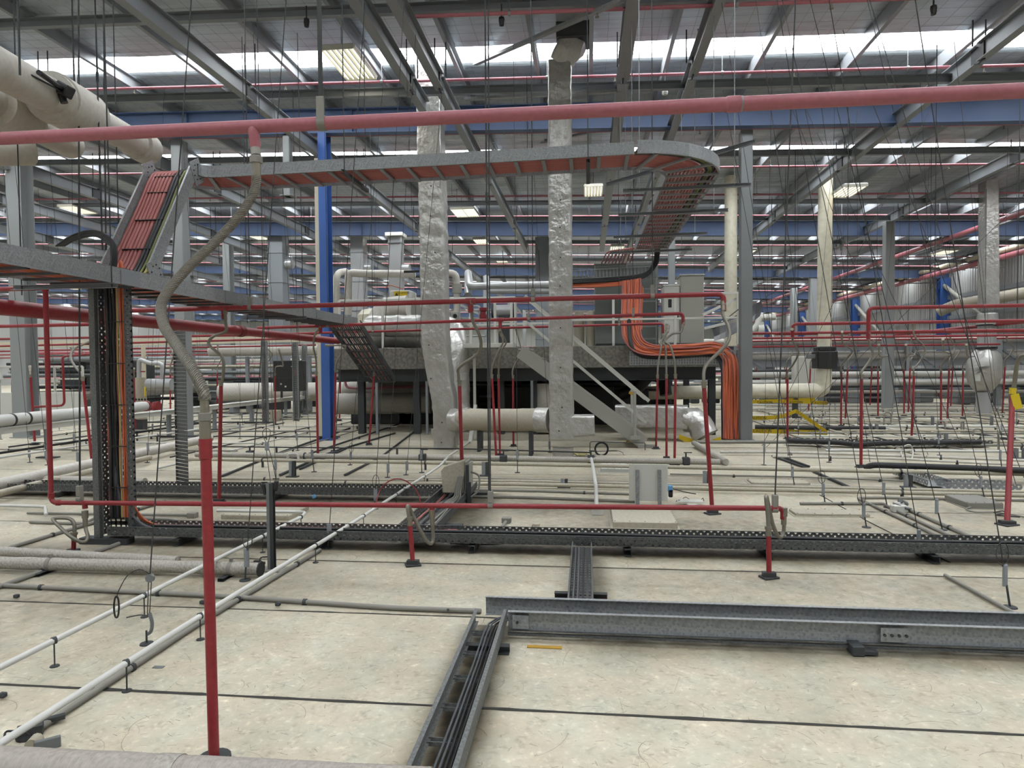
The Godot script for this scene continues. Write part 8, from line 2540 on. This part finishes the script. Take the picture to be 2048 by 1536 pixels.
	# hose coil by the stair
	var hz := -fl(1200, 910).z
	var hc := thing("hose_coil", "coil of dark blue-black hose standing on a small frame left of the stair foot", "hose", fl(1200, 910))
	var coil := Geo.new()
	for o in 4:
		var l := []
		for k in 17: l.append(az(1203 + (13.5 - o * 0.5) * cos(TAU * k / 16), 898 + (13.5 - o * 0.5) * sin(TAU * k / 16), hz + 0.02 * o))
		coil.tube(curve(l, 2), 0.012, 6)
	part(hc, "coil", coil, M.cable_black)
	part(hc, "frame", Geo.new().tube(bent([fl(1180, 912), az(1180, 883, hz), az(1290, 886, hz), fl(1290, 900)], 0.05), 0.008, 6).rod(az(1180, 903, hz), az(1235, 902, hz), 0.007), M.steel_dark)
	part(hc, "nozzle", Geo.new().tube(curve([az(1217, 901, hz), az(1233, 901, hz), az(1245, 905, hz), az(1252, 911, hz), az(1300, 913, hz), az(1410, 914, hz)], 4), 0.008, 6), M.conduit_grey)
	# rags and sheets
	for q in [[1153, 910, 0.5, "pale yellow rag lying on the deck left of the hose coil", "yellow_pale"], [1268, 886, 0.45, "yellow strip of barrier on the deck behind the stair foot", "yellow"]]:
		solo("rag", cloth(fl(q[0], q[1], 0.02), q[2], 0.16, int(q[0])), M[q[4]], q[3], "rag")
	var yt := thing("yellow_barrier", "crumpled yellow barrier sheet on the deck by the orange cable drop", "barrier", fl(1400, 885))
	var yz := 14.9
	var yg := Geo.new()
	var yl := [[1358, 869, 878], [1375, 875, 886], [1395, 880, 889], [1420, 881, 888], [1442, 873, 889]]
	for k in yl.size() - 1:
		var p := [az(yl[k][0], yl[k][2], yz), az(yl[k + 1][0], yl[k + 1][2], yz), az(yl[k + 1][0], yl[k + 1][1], yz - 0.02), az(yl[k][0], yl[k][1], yz)]
		yg.quad(p[0], p[1], p[2], p[3])
		var o := Vector3(0, 0, -0.01)
		yg.quad(p[3] + o, p[2] + o, p[1] + o, p[0] + o)
	part(yt, "sheet", yg, M.yellow)
	# junction boxes with leads by the three conduits
	var jb := thing("junction_box", "white junction box with a bent black lead where the three conduits begin", "junction box", fl(1798, 1018))
	part(jb, "box", Geo.new().cbox(fl(1798, 1017, 0.04), Vector3(0.16, 0.08, 0.1), 0.008), M.white_sheet)
	part(jb, "upper_box", Geo.new().cbox(fl(1797, 1008, 0.06), Vector3(0.1, 0.05, 0.08), 0.008), M.white_sheet)
	part_each(jb, "connector", Geo.new().tube(pts([fl(1800, 1002, 0.1), fl(1812, 1008, 0.05)]), 0.03, 10).tube(curve([fl(1805, 1008, 0.05), fl(1812, 1016, 0.06), fl(1822, 1018, 0.03)], 4), 0.014, 8), M.grey_dark_paint)
	part(jb, "lead", Geo.new().tube(curve([fl(1785, 1015, 0.03), fl(1787, 1008, 0.07), fl(1800, 1011, 0.08), fl(1808, 1012, 0.06)], 5), 0.006, 6), M.cable_black)
	var j2 := thing("junction_box", "white cable box with thin wire loops right of the white upright panel", "junction box", fl(1385, 1015))
	part(j2, "box", Geo.new().cbox(fl(1385, 1014, 0.03), Vector3(0.12, 0.06, 0.1), 0.008), M.white_sheet)
	part(j2, "lid", Geo.new().box(fl(1380, 1002, 0.05), Vector3(0.3, 0.01, 0.16)), M.white_sheet)
	part_each(j2, "wire_loop", Geo.new().tube(curve([fl(1352, 1003, 0.02), fl(1358, 1000, 0.06), fl(1368, 1002, 0.02)], 5), 0.004, 5).tube(curve([fl(1366, 997, 0.04), fl(1371, 994, 0.1), fl(1378, 998, 0.04)], 5), 0.004, 5).tube(curve([fl(1402, 1000, 0.04), fl(1406, 996, 0.08), fl(1408, 1002, 0.02)], 5), 0.004, 5), M.cable_black)
	var vb := thing("valve", "blue and black valve actuator against the white upright panel's right edge", "valve", fl(1342, 990))
	var vp := az(1341, 985, -f.z + 0.2)
	part(vb, "actuator", Geo.new().cbox(az(1340, 977, -f.z + 0.2), Vector3(0.06, 0.08, 0.06), 0.008), M.sky_blue)
	part(vb, "body", Geo.new().cbox(az(1341, 986, -f.z + 0.2), Vector3(0.05, 0.1, 0.06), 0.008).tube(curve([az(1346, 978, -f.z + 0.2), az(1370, 984, -f.z + 0.2), az(1392, 988, -f.z + 0.2)], 4), 0.006, 6), M.label_dark)
	# grey pedestal with a conduit climbing over the pipes
	var pd := thing("conduit_riser", "pale conduit on a square foot, climbing back over the tan pipes in the middle", "conduit", fl(1195, 1022))
	part(pd, "foot", Geo.new().cbox(fl(1195, 1020, 0.05), Vector3(0.13, 0.1, 0.1), 0.006), M.conduit_white)
	part(pd, "conduit", Geo.new().tube(bent([fl(1193, 1015, 0.1), fl(1192, 975, 0.12), fl(1187, 940, 0.16), fl(1182, 915, 0.1)], 0.1), 0.025, 10), M.conduit_white)
	part(pd, "block", Geo.new().cbox(fl(1184, 918, 0.06), Vector3(0.14, 0.12, 0.12), 0.008), M.conduit_grey)
	# tool and offcut near the bottom left corner
	var tl := thing("wall_bracket", "dark metal bracket and clamp lying at the bottom left corner", "bracket", fl(70, 1470))
	part(tl, "plate", Geo.new().cbox(fl(95, 1488, 0.025), Vector3(0.1, 0.05, 0.02), 0.003, Basis(Vector3.UP, 0.7)), M.grey_dark_paint)
	part_each(tl, "bracket", Geo.new().box(fl(60, 1462, 0.03), Vector3(0.1, 0.05, 0.05), Basis(Vector3.UP, 0.6)).box(fl(95, 1440, 0.03), Vector3(0.14, 0.02, 0.03), Basis(Vector3.UP, 0.7)), M.steel_dark)
	part(tl, "handle", Geo.new().tube(bent([fl(8, 1490, 0.03), fl(10, 1462, 0.06), fl(45, 1462, 0.06), fl(60, 1470, 0.03)], 0.02), 0.005, 6), M.cable_black)
	part(tl, "dish", Geo.new().lathe([[0.0, 0.0], [0.045, 0.0], [0.05, 0.02], [0.0, 0.022]], fl(55, 1475), Vector3.UP, 14), M.steel_dark)
	part(tl, "cup", Geo.new().tube(pts([fl(62, 1492, 0.03), fl(75, 1478, 0.03)]), 0.028, 12), M.lagging_tan)
	for q in [[33, 1192, "small dark saddle clip left on the deck at the left edge"], [405, 1204, "small dark clip on the deck left of the standpipe"], [556, 1208, "small dark clip on the deck right of the standpipe"], [896, 1220, "dark clip on the grey conduit near the foreground ladder"], [5, 1390, "dark ringed pipe end at the far left edge"]]:
		solo("pipe_clip", Geo.new().cbox(fl(q[0], q[1], 0.012), Vector3(0.035, 0.024, 0.03), 0.004).tube(pts([fl(q[0], q[1], 0.02), fl(q[0], q[1], 0.04)]), 0.01, 8), M.steel_dark, q[2], "clip")
	# loose cable over the ground at far right
	solo("loose_cable", Geo.new().tube(curve([fl(1930, 998, 0.05), fl(1955, 995, 0.05), fl(1945, 1012, 0.02), fl(1932, 1018, 0.02), fl(1950, 1024, 0.02), fl(1995, 1025, 0.02), fl(2060, 1036, 0.02)], 6), 0.009, 7), M.conduit_grey, "loose grey cable looping round the low hatch at far right", "cable")
	solo("loose_cable", Geo.new().tube(curve([fl(1988, 1025, 0.03), fl(2005, 1022, 0.04), fl(2012, 1027, 0.02), fl(1992, 1030, 0.02), fl(2040, 1034, 0.02)], 6), 0.007, 7), M.cable_black, "loose black cable curling beside the tagged red drop's foot", "cable")
	solo("wire_hoop", Geo.new().tube(curve([fl(1806, 915, 0.1), az(1802, 905, 12.8), az(1808, 893, 12.8), az(1820, 890, 12.8), az(1826, 902, 12.8), fl(1824, 918, 0.05)], 6), 0.012, 7), M.conduit_white, "looped pale hose standing up among the hangers at right", "hose")

func hatch(label: String, a: Vector3, b: Vector3, deep: float, high: float, m: Material) -> void:
	var c := Vector3((a.x + b.x) / 2, high / 2, (a.z + b.z) / 2 - deep / 2)
	var w := b.x - a.x
	var t := thing("deck_hatch", label, "hatch", Vector3(c.x, 0, c.z))
	part(t, "cover", Geo.new().cbox(c, Vector3(w, high, deep), 0.006), m)
	part_each(t, "flange", Geo.new().box(c * Vector3(1, 0, 1) + Vector3(0, 0.003, 0), Vector3(w + 0.05, 0.006, deep + 0.05)), m)
	var s := Geo.new()
	for k in 5:
		for e in [-0.5, 0.5]: s.tube(pts([Vector3(c.x + w * (k / 4.0 - 0.5) * 0.94, high, c.z + e * deep * 0.92), Vector3(c.x + w * (k / 4.0 - 0.5) * 0.94, high + 0.003, c.z + e * deep * 0.92)]), 0.007, 6)
	part_stuff(t, "screw", s, M.bolt)

func cloth(at: Vector3, w: float, d: float, seed_n: int) -> Geo:
	var g := Geo.new()
	var fn := FastNoiseLite.new(); fn.seed = seed_n; fn.frequency = 3.0
	var nx := 14
	var nz := 5
	var p := []
	for i in nx + 1:
		var row := []
		for j in nz + 1:
			var x := w * (float(i) / nx - 0.5)
			var z := d * (float(j) / nz - 0.5)
			row.append(at + Vector3(x, 0.03 + fn.get_noise_2d(x * 3, z * 4) * 0.06, z + fn.get_noise_2d(x * 4, 7) * 0.05))
		p.append(row)
	for i in nx:
		for j in nz:
			g.quad(p[i][j + 1], p[i + 1][j + 1], p[i + 1][j], p[i][j])
			var o := Vector3(0, -0.006, 0)
			g.quad(p[i][j] + o, p[i + 1][j] + o, p[i + 1][j + 1] + o, p[i][j + 1] + o)
	return g
